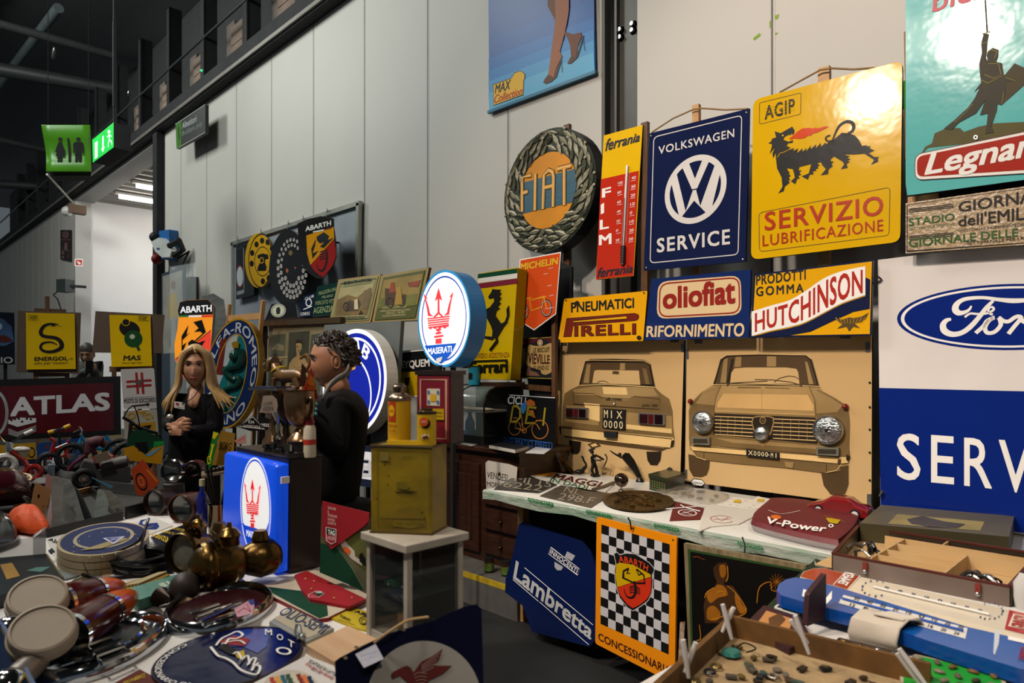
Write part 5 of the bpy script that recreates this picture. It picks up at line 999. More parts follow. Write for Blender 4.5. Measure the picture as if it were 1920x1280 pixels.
# ---- sheets and prints lying flat
def sheet(name,label,cat,pts,m,th=.003,z=0,group=None):
    P = moved(TAB,z + th); t = T(name,label,cat,P.p(sum(p[0] for p in pts) / len(pts),sum(p[1] for p in pts) / len(pts),-th),group)
    b = MB(); b.board(P,pts,th,m); b.obj('sheet',t); return P,t
c5z = cc(0,960,4); Wp = PT('#cfcac4',r=.3)
P,t = sheet('printed_sheet','white glossy sheet with blue bull emblem and script behind the oval stack','sheet',c5z([(345,195),(900,105),(1150,35),(1300,100),(1000,210),(420,360)]),Wp)
b = MB(); b.tx(P,'GEL',(124,1008,1002),(144,1015,1006),PT('#1c3c86'),1,.06); b.tx(P,'Aldo',(90,1013,1008),(119,1026,1014),INK,1,.06,.3)
b.pp(P,c5z([(1040,90),(1055,60),(1100,52),(1065,75),(1075,95),(1120,85),(1180,80),(1195,110),(1170,130),(1110,130),(1060,110)]),PT('#1a3070'),1); b.st(P,c5z([(1080,110),(1120,120),(1150,105)]),1.5,PT('#c8a020'),2); b.st(P,c5z([(930,130),(1000,115),(1050,130)]),2,PT('#b05a50'),1); b.pp(P,c5z([(360,290),(390,270),(415,300),(380,310)]),INK,1); b.obj('print',t)
P,t = sheet('enamel_plate','navy agency plate with yellow lettering behind the brass lamps','sign',c5z([(1130,185),(1380,90),(1440,120),(1300,230),(1180,255)]),EN('#12182e'),.008,.004)
b = MB(); YL = PT('#c4a41a'); b.tx(P,'AGENZIA',(284,1005,1000),(317,1020,1007),YL,2,.05); b.tx(P,'UNIONE COOP',(302,998,993),(335,1006,1001),YL,2,.03); b.tx(P,'MUTUO SOCCORSO',(318,992,988),(348,998,993),YL,2,.03); b.st(P,c5z([(1140,188),(1378,96)]),1,YL,2); b.obj('lettering',t)
P,t = sheet('landscape_print','old brown landscape print lying under the cable coil','picture',c5z([(440,560),(780,420),(880,530),(800,590),(560,650),(480,600)]),PT('#a58a66',.25))
b = MB(); b.pp(P,c5z([(500,550),(560,500),(700,465),(770,470),(740,500),(620,530),(520,570)]),PT('#4a4428',.5),1); b.pp(P,c5z([(520,590),(640,545),(780,530),(700,570),(560,610)]),PT('#8c6844',.5),1); b.obj('picture',t)
P,t = sheet('folded_cloth','grey cloth folded on the table beside the cable coil','cloth',c5z([(430,430),(760,410),(700,440),(500,500),(460,500)]),PT('#6a7072',.3),.006)
P,t = sheet('photo_plate','small grey photo plate below the green tin','plate',c5z([(1000,760),(1170,680),(1250,770),(1080,835)]),PT('#4a4640',.4),.004)
P,t = sheet('booklet','red brown booklet with yellow lettering at the lower table edge','booklet',[(196,1290),(262,1254),(292,1270),(296,1310),(230,1330)],PT('#5c2014',.1),.008)
b = MB(); b.tx(P,'MORRIS',(232,1284,1278),(263,1272,1267),YL,1,.03); b.tx(P,'SERVICE',(252,1277,1270),(272,1270,1262),YL,1,.03); b.obj('lettering',t)
# ---- stack of three cream oval signs
c = TOP(196,1052); t = T('oval_sign','stack-top cream oval sign with blue ring and white triangle shield','sign',c + up * .051)
base = [TOP(*p) for p in oval(193,1046,88,33,48,rot=-9)]
cen = sum(base,V()) / len(base)
lay = [('lowest',0),('middle',.04),('topmost',.08)]
def oval_slab(b,z,h,m,f=1): P_ = [cen + (p - cen) * f + up * (z + h) for p in base]; b.slab(P_,-up * h,m)
CRM = PT('#a99a7c',.12,.4)
for k in range(2):
    b = MB(); oval_slab(b,.025 * k,.022,CRM); oval_slab(b,.025 * k + .022,.003,PT('#857658'),.985)
    tag(b.obj('oval_sign'),('lowest' if k == 0 else 'middle') + ' cream oval sign in the stack beside the cable coil','sign','stacked oval signs')
b = MB(); oval_slab(b,.051,.023,CRM); b.obj('disc',t)
P = Pl(cen + up * .074,(0,0,1)); b = MB(); E = lambda f: [cen + (p - cen) * f + up * (.074) for p in base]
for k,(f,m) in enumerate(((.93,PT('#1a2350')),(.66,PT('#a39a80')),(.58,PT('#1f2c5c')))): b.poly([p + up * LY * (k + 1) for p in E(f)],m)
pt = flat(TZ + .074); c5y = cc(0,960,4)
b.pp(pt,c5y([(600,295),(900,200),(975,205),(760,280)]),PT('#9a8a60'),4); b.pp(pt,c5y([(770,205),(940,190),(850,250)]),PT('#c9c9d8'),5); b.pp(pt,c5y([(795,208),(905,197),(848,238)]),PT('#2c3a86'),6); b.tx(pt,'LANCIA',(205,1019,1014),(225,1013,1009),PT('#c9c9d8'),7,.03)
for a in range(0,360,24):
    q = math.radians(a); x = 198 + 76 * math.cos(q) * .8; y = 1022 + 24 * math.sin(q) * .95 - 10 * math.cos(q); b.el(pt,x,y,1.6,1.2,PT('#8f8460'),4,n=8)
b.obj('print',t)
# ---- acrylic stand and dark album at the left edge
P0 = TOP(20,1062); L = Loc(P0,45); t = T('acrylic_box','clear acrylic display box lying at the left table edge','box',P0)
pl = facing(40,1064,2.5); b = MB()
A = [pl.p(-60,1022),pl.p(62,1008),pl.p(86,990),pl.p(86,1042),pl.p(-60,1064)]
b.slab(A,-pl.n * .012,M('#8a9090',.06,alpha=.28,var=.05)); b.obj('front_panel',t)
b = MB(); b.slab([pl.p(62,1008,.01),pl.p(86,990,.01),pl.p(86,1042,.01),pl.p(62,1046,.01)],-pl.n * .05,M('#a6aaa8',.08,alpha=.4,var=.05)); b.obj('side_panel',t)
t = T('album','dark green and gold old album lying at the left table edge','album',TOP(50,1100))
AP = moved(TAB,.04); b = MB(); AB = c5z([(-60,345),(350,310),(480,490),(300,540),(-60,640)]); b.board(AP,AB,.04,M('#141c22',.3,var=.3)); b.obj('cover',t,bev=.006)
b = MB(); b.pp(AP,c5z([(0,395),(90,380),(150,480),(50,505)]),PT('#9a7022',.3),1); b.pp(AP,c5z([(200,440),(270,415),(380,410),(310,450)]),PT('#4c7a70',.3),1); b.st(AP,c5z([(350,318),(470,488)]),3,PT('#6a5a3a',.3),1); b.obj('print',t)
# ---- two round tail lamps with cream caps and long red and orange lenses
def tail_lamp(label,cx,cy,rx,ry,rot,tipx,tipy,z0):
    C = at(cx,cy,.66 / (cy - HY) * F) if False else flat(TZ + z0).p(cx,cy)
    t = T('tail_lamp',label,'lamp',V((C.x,C.y,TZ)),'bus tail lamps')
    tip = flat(TZ + .05).p(tipx,tipy); d = tip - C; tocam = (CAM - C).normalized()
    n = (tocam * .62 + up * .72).normalized()
    s = rx / F * (C - CAM).dot(V((-CT,ST,0)))
    b = MB(); b.lathe(C,[(0,0),(s * .86,0),(s * .89,.004),(s * .97,.002),(s,-.004),(s,-.02),(s * 1.05,-.022),(s * 1.05,-.032),(s * .97,-.034)],M('#a99a86',.6,var=.1,sc_=8,bump=.05),36,n); b.obj('cream_cap',t)
    b = MB(); b.lathe(C,[(s * .97,-.03),(s * .97,-.06),(s * .8,-.075),(0,-.08)],M('#121214',.35),28,n); b.obj('black_housing',t)
    a = V((C.x,C.y,TZ + .068)) + V((d.x,d.y,0)).normalized() * s * .2; u = (tip - a)
    f = lambda k: a + u * k
    b = MB(); b.tube([f(.2),f(.3),f(.45),f(.62)],[.052,.056,.054,.048],M('#4a0c0c',.16),16); b.obj('red_lens',t)
    b = MB(); b.tube([f(.60),f(.64)],[.051,.05],CHROME,16); b.tube([f(.18),f(.22)],[.057,.057],CHROME,16); b.obj('chrome_band',t)
    b = MB(); b.tube([f(.64),f(.72),f(.82),f(.92),f(.98),f(1)],[.047,.045,.038,.027,.016,.004],M('#cf560f',.18,var=.1),16); b.obj('orange_lens',t)
    b = MB(); q = C - u * .28 + up * -.02; q.z = TZ + .045; b.ball(q,(.045,.045,.04),CHROME); b.tube([q,a],.03,M('#8a8078',.4,.6),10); b.obj('chrome_base',t)
tail_lamp('round cream capped tail lamp with orange lens, nearer of the two',80,1177,55,44,0,252,1114,.125)
tail_lamp('round cream capped tail lamp with orange lens, behind the nearer one',71,1115,49,27,0,232,1098,.115)
# ---- chrome oval lorry badges
def oval_badge(label,px,rings,lettering,bl):
    base = [TOP(*p) for p in px]; cen = sum(base,V()) / len(base); t = T('chrome_badge',label,'badge',cen,'chrome oval badges')
    def ring(f,h): return [cen + (p - cen) * f + up * h for p in base]
    b = MB(); b.loft([ring(1,0),ring(1,.015),ring(.97,.032),ring(.92,.038),ring(.86,.030),ring(.84,.018)],M('#c2c6ca',.10,1,var=.05),cap=False); b.obj('chrome_rim',t)
    b = MB(); b.loft([ring(.85,.019),ring(.6,.030),ring(.3,.036),ring(.02,.038)],bl,cap=True); b.obj('dark_face',t)
    return t,cen,ring
ov = oval(187,1228,138,42,48,rot=-21)
t,cen,ring = oval_badge('large chrome oval badge with black face at the near table edge',ov,None,None,M('#0c0d0f',.22))
b = MB(); b.loft([ring(.66,.030),ring(.66,.036),ring(.62,.040),ring(.58,.036),ring(.58,.030)],CHROME,cap=False); b.obj('inner_rim',t)
zz = flat(TZ + .045); c5w = cc(0,960,4)
b = MB()
for L in ([(650,1000),(830,935)],[(690,1045),(905,960)],[(715,1085),(930,1005)],[(760,1135),(970,1045)]): b.tube([flat(TZ + .042).p(*q) for q in c5w(L)],.0065,CHROME,8)
for L in ([(455,1155),(650,1095)],[(945,985),(1110,915)]): b.tube([flat(TZ + .034).p(*q) for q in c5w(L)],.003,CHROME,6)
for L in ([(650,1000),(690,1045),(715,1085),(780,1140)],[(830,935),(905,1000),(975,1055)]): b.tube([flat(TZ + .038).p(*q) for q in c5w(L)],.003,CHROME,6)
b.obj('bar_lettering',t)
ov = oval(408,1152,107,38,48,rot=-13)
t,cen,ring = oval_badge('chrome oval badge with dark red face in front of the brass lamps',ov,None,None,M('#2e1014',.2))
b = MB()
for L in ([(1435,760),(1640,690)],[(1475,785),(1730,690)],[(1500,815),(1765,690)],[(1520,840),(1760,750)],[(1620,740),(1800,680)]): b.tube([flat(TZ + .042).p(*q) for q in c5w(L)],.0055,CHROME,8)
b.obj('bar_lettering',t)
b = MB(); pz = flat(TZ + .043); b.pp(pz,c5w([(1755,730),(1870,660),(1910,700),(1890,760),(1780,790)]),PT('#b88a96',.2),1); b.st(pz,c5w([(1780,760),(1830,720),(1880,750),(1850,690)]),1.4,PT('#a02834'),2); b.pp(pz,c5w([(1860,670),(1900,655),(1910,690),(1880,700)]),PT('#2c3478'),2); b.obj('painted_reflection',t,'pink and blue painted reflection')  # pink, red and blue patches paint a reflection onto the badge face
# ---- blue round enamel sign lying flat
base = oval(426,1233,146,52,56,rot=-12); P = moved(TAB,.014)
t = T('enamel_sign','round dark blue enamel motorcycle sign with white script lying at table edge','sign',P.p(426,1233,-.014))
b = MB(); b.board(P,base,.012,EN('#0d1238'),M('#2a1c12',.6)); b.obj('disc',t)
b = MB(); c6z = cc(400,960,4)
b.rg(P,426,1233,145,51.5,.985,PT('#3a2616',.5),1,-12,56); b.pp(P,c6z([(60,960),(160,890),(260,880),(350,880),(430,870),(400,1010),(330,1060),(220,1010),(130,1010)]),EN('#1a3a8c'),1)
b.pp(P,c6z([(80,960),(150,930),(210,940),(280,960),(240,1010),(120,1000),(40,980)]),PT('#8e2c30',.4),2); b.pp(P,c6z([(30,1020),(110,1000),(180,1040),(200,1090),(120,1070)]),PT('#1c1412',.4),2); b.pp(P,c6z([(160,1060),(230,1040),(240,1110),(180,1100)]),PT('#c8a828',.4),2); b.obj('picture',t)
b = MB()
for s_,w_ in (([(20,1010),(60,960),(120,930),(180,905),(220,930),(170,960),(120,960),(90,1000)],4.5),([(-20,1020),(10,1060),(40,1090),(90,1105),(150,1140),(200,1190),(270,1220),(330,1225),(350,1170),(310,1160),(290,1200)],5),([(150,1075),(180,1060),(210,1110),(190,1150),(230,1100),(260,1090),(270,1150)],4),([(255,1160),(290,1110),(320,1110),(300,1160),(340,1140)],4),([(60,1000),(130,980),(200,975),(240,1000)],3.5)):
    b.st(P,c6z(s_),w_,WHT,4,sm=4)
b.obj('script',t)
b = MB(); b.arc(P,'CONCESSIONARIO DI',426,1233,139,48,238,128,.90,WHT,3,.02,-12)
for ch,L,R_ in (('M',(497,1192,1181),(510,1193,1182)),('O',(519,1201,1190),(531,1203,1192)),('T',(540,1212,1200),(552,1218,1206)),('O',(517,1228,1214),(547,1231,1217))): b.tx(P,ch,L,R_,WHT,3,.02)
b.obj('lettering',t)
# ---- brass carbide lamps
def brass_lamp(label,C,ax,R,open_face,seed):
    ax = V(ax).normalized(); t = T('brass_lamp',label,'lamp',V((C.x,C.y,TZ)),'brass carbide lamps')
    b = MB(); b.lathe(C,[(R * 1.02,0),(R * 1.12,.01),(R * 1.12,.03),(R * 1.02,.04),(R * 1.05,-.01),(R,-.05),(R * .78,-.085),(R * .6,-.095),(R * .72,-.115),(R * .88,-.145),(R * .8,-.19),(R * .45,-.215),(0,-.22)],BRASS,28,ax); b.obj('body',t)
    b = MB(); b.lathe(C,[(R * .98,.012),(R * .7,.018),(0,.02)] if open_face else [(R * 1.0,.02),(R * .8,.05),(R * .4,.07),(0,.075)],M('#9a9a8c',.05,alpha=.35,var=.05) if open_face else BRASS,28,ax); b.obj('glass' if open_face else 'domed_lid',t)
    if open_face:
        b = MB(); b.lathe(C,[(R * .95,.0),(R * .6,-.05),(R * .2,-.09),(0,-.095)],M('#7a6a48',.15,1,var=.3),24,ax); b.ball(C - ax * .06,.02,WHT); b.obj('reflector',t)
    top = C - ax * .05 + up * R * .85
    b = MB(); b.lathe(top,[(R * .45,-.03),(R * .42,.02),(R * .5,.03),(R * .3,.05),(R * .12,.055),(R * .1,.07),(0,.072)],BRASS,18,up); b.obj('chimney',t)
    b = MB(); s = ax.cross(up).normalized(); b.slab([top + s * .02 + ax * .03,top + s * .02 + ax * .05 + up * .05,top - s * .05 + ax * .05 + up * .05,top - s * .05 + ax * .03],ax * .006,BRASS)
    for k in (-.012,-.03): b.ball(top + s * k + ax * .048 + up * .025,.006,BLACK,n=8,k=5)
    b.obj('bracket',t)
    b = MB(); b.ball(C - ax * .15 - up * R * .6 + s * .03,(.05,.05,.02),M('#4a3a22',.4,.8)); b.lathe(C - ax * .15 + up * R * .85,[(0,.03),(.02,.03),(.03,.0),(.02,-.02)],BRASS,12,up); b.obj('base_valve',t)
    return t
tocam = V((-.66,-.75,0))
C1 = TOP(352,1082) + up * .09; brass_lamp('brass carbide lamp with open glass face, left of the pair',C1,(CAM - C1) * V((1,1,.3)) if False else V((.42,-.88,.10)),.064,True,1)
C2 = TOP(400,1112) + up * .09; brass_lamp('dented brass carbide lamp lying with its back shown, right of the pair',C2,V((-.12,-1,0)),.074,False,2)
# ---- cable coil
C = TOP(270,1064); t = T('cable_coil','coil of black cable lying between oval stack and brass lamps','cable',C)
b = MB()
for k in range(15):
    r = .125 - .005 * (k % 5); z = .010 + .010 * (k // 3); r2 = random.uniform(-.012,.012)
    b.tube([C + V(((r + r2) * math.cos(a) * 1.1 + random.uniform(-.003,.003),(r + r2) * math.sin(a) * .82,z + .006 * math.sin(a * 2 + k))) for a in [2 * PI * i / 28 for i in range(28)]],.0062,M('#101113',.3),6,True)
b.obj('coil',t)
b = MB(); b.tube(smooth([C + V((-.12,-.1,.05)),C + V((-.05,-.12,.06)),C + V((0,-.02,.10)),C + V((-.02,.02,.17)),C + V((.02,0,.15)),C + V((.06,-.03,.08))]),.0055,M('#101113',.3),6); b.tube(smooth([C + V((.15,.05,.008)),C + V((.05,-.16,.008)),C + V((-.16,-.17,.008)),C + V((-.21,.0,.008)),C + V((-.1,.08,.01))]),.006,M('#101113',.3),6); b.obj('loose_end',t)
# ---- green tin, yellow tray, dark bell
P = TOP(290,1112); P2 = moved(TAB,.045); t = T('green_tin','pale green rectangular tin box between orange lens and brass lamp','tin',P)
q = c5z([(955,585),(1345,465),(1385,480),(1290,580),(1030,640)]); GT = M('#4f8478',.3,var=.1)
b = MB(); b.slab([flat(TZ + .036).p(x,y) for x,y in c5z([(958,580),(1000,560),(1340,460),(1385,470),(1285,575),(1050,655),(1010,645)])],-up * .034,GT); b.obj('box',t,bev=.006)
b = MB(); pz = flat(TZ + .0365); b.pp(pz,c5z([(1185,540),(1225,525),(1265,555),(1220,570)]),PT('#a8b8a4'),1); b.pp(pz,c5z([(1235,520),(1255,515),(1295,540),(1270,550)]),PT('#a8b8a4'),1); b.st(pz,c5z([(1075,580),(1120,560)]),1.5,PT('#a8b8a4'),1); b.st(pz,c5z([(1000,585),(1335,480)]),.7,PT('#8fb0a4'),1); b.obj('print',t)
P,t = sheet('yellow_case','flat yellow case with pale sticks above the green tin','case',c5z([(890,545),(1230,445),(1275,470),(1110,540),(960,580)]),PT('#8a6a1c',.3),.02)
b = MB()
for k in range(5): b.tube([P.p(*c5z([(930 + k * 25,565 - k * 4)])[0],.004),P.p(*c5z([(1190 + k * 14,465 - k * 2)])[0],.004)],.004,PT('#c0b088'),6)
b.obj('stick',t)
P = TOP(346,1130); t = T('bulb_horn','dark round rubber bulb horn beside the green tin','horn',P)
b = MB(); b.ball(P + V((0,0,.048)),(.045,.045,.048),M('#2a211c',.55,var=.3)); b.obj('bulb',t)
b = MB(); q = TOP(312,1140); b.tube([P + V((-.04,-.02,.03)),q + up * .03,TOP(300,1136) + up * .03],[.02,.016,.03],M('#2a1e16',.4,.6),10); b.obj('horn_mouth',t)
P = TOP(364,1098); b = MB(); b.tube([P + up * .03,TOP(395,1086) + up * .035],.03,M('#3a2c1e',.5,.5),12); tag(b.obj('brass_fitting'),'dull brass pipe fitting between the bulb horn and brass lamp','fitting')
P = TOP(430,1098); t = T('brass_pulley','small dark brass wheel lying below the right brass lamp','wheel',P)
b = MB(); b.lathe(P + up * .035,[(.0,.012),(.035,.01),(.04,0),(.035,-.01),(0,-.012)],M('#4a3a22',.35,.9),18,(.6,-.75,.4)); b.obj('wheel',t); b = MB(); b.lathe(P,[(.05,0),(.05,.01),(.02,.015),(0,.015)],M('#4a3a22',.35,.9),18); b.obj('base',t)
# orange oval sticker, tail of papers behind
P,t = sheet('oval_badge_sign','small orange oval sign behind the right brass lamp','sign',oval(426,1009,18,13,28,rot=8),PT('#b8541c'),.01)
b = MB(); b.rg(P,426,1009,15,10,.9,INK,1,8); b.tx(P,'GIEX',(417,1013,1005),(434,1013,1006),INK,1,.05); b.obj('print',t)
# ---- enamel plate in wrapping, wooden box, white book, small yellow sign
P,t = sheet('enamel_plate','pale wrapped oil plate with grey blue lettering beside the tricolour board','sign',c6z([(420,820),(580,715),(905,870),(700,970),(600,920)]),PT('#8f9088',.2,.25),.016)
b = MB(); b.pp(P,c6z([(450,800),(585,722),(870,880),(710,945)]),PT('#a9a08a'),1); b.tx(P,'OLIO-SEMI',None,None,PT('#33405a'),2,.02,0,1,lambda u,v: (520 + 84 * u + 19 * v - 3 * u,1157 + 39 * u - 9 - v * (13 + 3 * u) + 3)); b.obj('lettering',t)
b = MB(); q = moved(TAB,.018); b.tube([q.p(554,1192,.01),q.p(556,1185,.02),q.p(562,1186,.02),q.p(566,1198,.01),q.p(560,1203,.005)],.004,STEEL,6,True); b.obj('ring',t)
P = TOP(640,1210); t = T('wooden_box','flat pale wooden box near the pegasus sign','box',P)
b = MB(); b.slab([flat(TZ + .022).p(*q) for q in c6z([(695,995),(1010,850),(1230,950),(1110,1000),(905,1120)])],-up * .021,M('#cfae8c',.5,h2='#b8936c',sc_=3,str_=(1,8,1))); b.obj('box',t)
P = moved(TAB,.02); t = T('book','white softcover book about tin boxes near the pegasus sign','book',P.p(560,1262,-.02))
b = MB(); b.board(P,[(380,1330),(575,1228),(627,1248),(640,1300),(560,1390)],.02,Wp); b.obj('cover',t)
b = MB(); b.tx(P,'SCATOLE DI LATTA',None,None,INK,1,.02,.2,1,lambda u,v: (578 + 50 * u + 3 * v,1236 + 27 * u + 6 - v * 6)); b.tx(P,'ITALIAN TIN BOXES',None,None,PT('#b03a30'),1,.02,.2,1,lambda u,v: (572 + 52 * u + 3 * v,1242 + 29 * u + 5 - v * 5)); b.tx(P,'1885-1950',None,None,PT('#55555a'),1,0,0,1,lambda u,v: (582 + 18 * u + 2 * v,1252 + 9 * u + 4 - v * 4)); b.obj('lettering',t)
b = MB(); b.el(P,545,1296,55,40,PT('#b9b0a0'),1)
for i,h in enumerate(('#a83a20','#c8963a','#2a5a6a','#2c4a34','#c0b8a0','#7a2a20','#d0703a','#1c2c4a')):
    for j in range(3): b.pp(P,[(505 + i * 10 + j * 4,1264 + j * 9 + abs(i - 4) * 2),(513 + i * 10 + j * 4,1262 + j * 9 + abs(i - 4) * 2),(515 + i * 10 + j * 4,1271 + j * 9 + abs(i - 4) * 2),(507 + i * 10 + j * 4,1273 + j * 9 + abs(i - 4) * 2)],PT(h),2 + j)
b.obj('picture',t)
P,t = sheet('yellow_plate','small yellow plate with black lettering under the glass cabinet','sign',c6z([(880,790),(1040,715),(1170,745),(1172,890),(1050,860)]),PT('#b09a24'),.006)
b = MB(); b.tx(P,'Alfa',None,None,INK,1,.05,.3,1,lambda u,v: (664 + 24 * u + 2 * v,1145 + 9 * u + 3 - v * 6)); b.tx(P,'TORINO',None,None,INK,1,.03,0,1,lambda u,v: (636 + 20 * u + 2 * v,1155 + 9 * u + 2 - v * 5)); b.rg(P,682,1164,9,8,.85,INK,1); b.rg(P,682,1165,5,5,.8,INK,1); b.st(P,[(632,1161),(665,1172)],1,INK,1); b.obj('lettering',t)
# ---- tricolour watch boards: one lying, one standing
P = moved(TAB,.012); t = T('watch_board','cream board with red and green shapes lying in front of standing one','board',P.p(560,1110,-.012),'watch maker boards')
b = MB(); b.board(P,c6z([(320,570),(760,430),(1145,610),(1145,650),(860,790),(790,800)]),.012,PT('#b9ad98'),PT('#7a1c20')); b.pp(P,c6z([(335,550),(520,575),(690,595),(740,650),(850,680),(860,775),(795,798)]),PT('#123c28',.2),1); b.obj('board',t)
b = MB(); Q = moved(TAB,.022); b.board(Q,c6z([(610,470),(700,437),(1145,650),(1020,705),(725,650),(670,590)]),.009,PT('#8e1c24')); b.obj('red_panel',t)
b = MB(); b.pp(Q,c6z([(750,612),(775,592),(832,612),(800,635)]),PT('#103024'),1); b.pp(Q,c6z([(745,615),(800,637),(780,645),(715,640),(712,622)]),PT('#a8384a'),1); b.st(Q,c6z([(712,622),(775,592),(832,612),(790,645),(715,642)]),.7,WHT,2,closed=True); b.tx(Q,'TAG',(591,1114,1110),(603,1113,1109),WHT,2,.05)
for x,y in ((690,502),(755,520),(735,577),(905,648),(1038,645)): b.el(Q,*c6z([(x,y)])[0],1.8,1,PT('#c8a858'),2,n=8)
b.obj('print',t)
pl = facing(640,1100,2.22,10,-18); t = T('watch_board','standing board with red and green triangles and racing car photo','board',pl.p(640,1095,-.02),'watch maker boards')
c7z = cc(400,700,4)
b = MB(); b.board(pl,c6z([(805,170),(815,-45),(1170,50),(1155,420),(1145,600),(800,450)]),.012,PT('#5a5a44',.2)); b.obj('board',t)
b = MB(); b.pp(pl,c6z([(950,210),(1160,130),(1150,440),(1060,380),(960,260)]),PT('#55592c',.4),1); b.pp(pl,c6z([(1000,170),(1165,120),(1165,60),(1080,130)]),PT('#5c5340',.3),1); b.pp(pl,c6z([(950,230),(980,200),(1010,240),(1060,290),(1065,330),(1120,370),(1115,400),(1040,350),(985,290)]),PT('#b8b0a4'),2); b.pp(pl,c6z([(975,262),(1010,262),(1035,290),(1020,320),(985,290)]),PT('#c85a1e'),3); b.pp(pl,c6z([(1095,320),(1115,300),(1140,340),(1145,400),(1100,370)]),INK,3); b.obj('photo',t)
b = MB(); b.pp(pl,c6z([(807,230),(850,240),(930,255),(960,290),(1045,420),(1140,590),(990,530),(800,450)]),PT('#103a26',.2),4); b.st(pl,c6z([(925,250),(1045,420),(1140,592)]),.8,PT('#7a8a6a'),5); b.obj('green_triangle',t)
b = MB(); Q = moved(pl,.012); b.board(Q,[(604,939),(692,961),(691,977),(681,987),(621,1030),(603,1003)],.010,PT('#861a22')); b.obj('red_panel',t)
b = MB()
for s_,y,w_ in (('ORGOGLIO HEUER',954,15),('E',961,2),('VETTURE BALLARINI',968,17),('DUE MONDI',975,13),('DEL GRUPPO TAG',982,15)): b.tx(Q,s_,(615,y,y - 5),(615 + w_,y + 3,y - 2),PT('#d8b0a8'),1,.02)
SHD = c7z([(848,1152),(923,1168),(921,1262),(888,1278),(850,1250)]); b.pp(Q,SHD,PT('#10281e'),1); b.pp(Q,c7z([(849,1205),(922,1218),(921,1262),(888,1278),(850,1250)]),PT('#9a2434'),2); b.st(Q,SHD,.9,WHT,3,closed=True); b.tx(Q,'TAG',(615.5,1001,992),(628.5,1004,995),WHT,3,.06); b.tx(Q,'HEUER',(614.5,1011,1004),(629,1013,1006),PT('#d8b0b8'),3,.03); b.obj('print',t)
# ================================================================ plinth with light box, trophies, cabinet and cans
P = V((-2.275,1.132,TZ)); PH = .41
t = T('display_plinth','dark bronze plinth on the left table carrying trophies and a blue light box','plinth',(-2.5,1.19,TZ))
b = MB(); b.box((-2.502,1.196,TZ + PH / 2 + .002),(.456,.125,PH - .004),M('#33261c',.3,.5,h2='#241a14',sc_=3)); b.obj('body',t,bev=.004)
b = MB(); b.box((-2.502,1.196,TZ + PH + .003),(.462,.132,.006),M('#4a3c30',.3,.6)); b.obj('top_plate',t)
pl = Pl((0,1.131,0),(0,-1,0)); BB = lambda e: M('#0b46cc',.25,em=e,var=.06,sc_=2)
t = T('light_box_sign','square glowing blue light box with white oval and red trident','sign',(-2.5,1.12,TZ + .02))
q = [(440,845),(541,869),(539,1071),(434,1030)]; pts = rrect(q,4)
b = MB(); mid = V((-2.5,1.13,TZ + .2)); base = [pl.p(x,y) for x,y in pts]; cen = sum(base,V()) / len(base)
rg = [[p + V((0,-d,0)) if f == 1 else cen + (p - cen) * f + V((0,-d,0)) for p in base] for f,d in ((1,0),(1,.03),(.97,.042),(.90,.045))]
b.loft(rg,BB(.55)); b.obj('light_box',t)
pf = Pl((0,1.131 - .0455,0),(0,-1,0)); b = MB(); Wb = M('#f0f2f2',.3,em=.5,var=.02); o = oval(480,951,27.5,92,48,rot=-1.5)
b.pp(pf,o,BB(.45),0); b.rg(pf,480,951,28.5,94,.96,Wb,1,-1.5,48); b.rg(pf,480,951,25.5,87,0.01,Wb,1,-1.5,48)
bl = [p for p in oval(480,951,25.5,87,48,12,168,-1.5)]; b.pp(pf,[(454.5,982),(464,985),(482,990),(498,999)] + [p for p in bl if p[1] > 975],BB(.45),2)
trident(b,pf,M('#e02028',.3,em=.5,var=.02),lambda x,y: (475 + x * 18,897 + y * 61 + x * 3),3); b.tx(pf,'MASERATI',(464,1004,992),(491,1015,1001),Wb,3,.03); b.obj('print',t)
b = MB(); b.pp(pl,[(541,892),(543,893),(543,905),(541,904)],WHT,0,th=.03); b.obj('price_sticker',t)
PT_ = TZ + PH + .006; DB = M('#3a2d22',.32,.85,var=.3,sc_=8); SV = M('#a8a498',.18,1,var=.15); BRZ = M('#8a6c50',.26,.85,var=.2)
def trophy(label,px,t_,hb,prof,m,base_r,group='trophies',plate=True):
    c = at(px,HY,t_); c = V((c.x,min(max(c.y,1.165),1.225),PT_)); t = T('trophy',label,'trophy',c,group)
    b = MB(); b.lathe(c,[(0,0),(base_r,0),(base_r * .98,hb * .3),(base_r * .85,hb * .35),(base_r * .8,hb),(0,hb)],M('#1c1613',.3,var=.2),20); b.obj('base',t)
    b = MB(); b.lathe(c + up * hb,prof,m,24); b.obj('cup',t)
    if plate: b = MB(); b.box(c + V((.0,-base_r * .9,hb * .62)),(base_r * .9,.008,hb * .4),SV); b.obj('name_plate',t)
    return c,t
c,t = trophy('tall dark trophy with a wide silver tray rim, leftmost on the plinth',464,2.52,.03,[(.036,0),(.034,.01),(.015,.04),(.008,.08),(.010,.10),(.035,.125),(.050,.17),(.055,.20),(.055,.203)],BRZ,.03)
b = MB(); b.box(c + up * .236,(.14,.10,.010),SV,Matrix.Rotation(.3,3,'Z')); b.box(c + up * .243,(.125,.085,.004),PT('#1c2240'),Matrix.Rotation(.3,3,'Z')); b.obj('tray',t)
trophy('small bright silver cup on black base',495,2.5,.05,[(.024,0),(.02,.01),(.006,.03),(.008,.05),(.006,.06),(.02,.08),(.032,.105),(.036,.11),(.03,.10),(.0,.07)],SV,.026)
trophy('small dark cup with a conical foot between silver cup and white bottle',520,2.47,.03,[(.03,0),(.026,.01),(.010,.05),(.007,.08),(.03,.11),(.045,.16),(.047,.19),(.04,.19),(0,.12)],DB,.026)
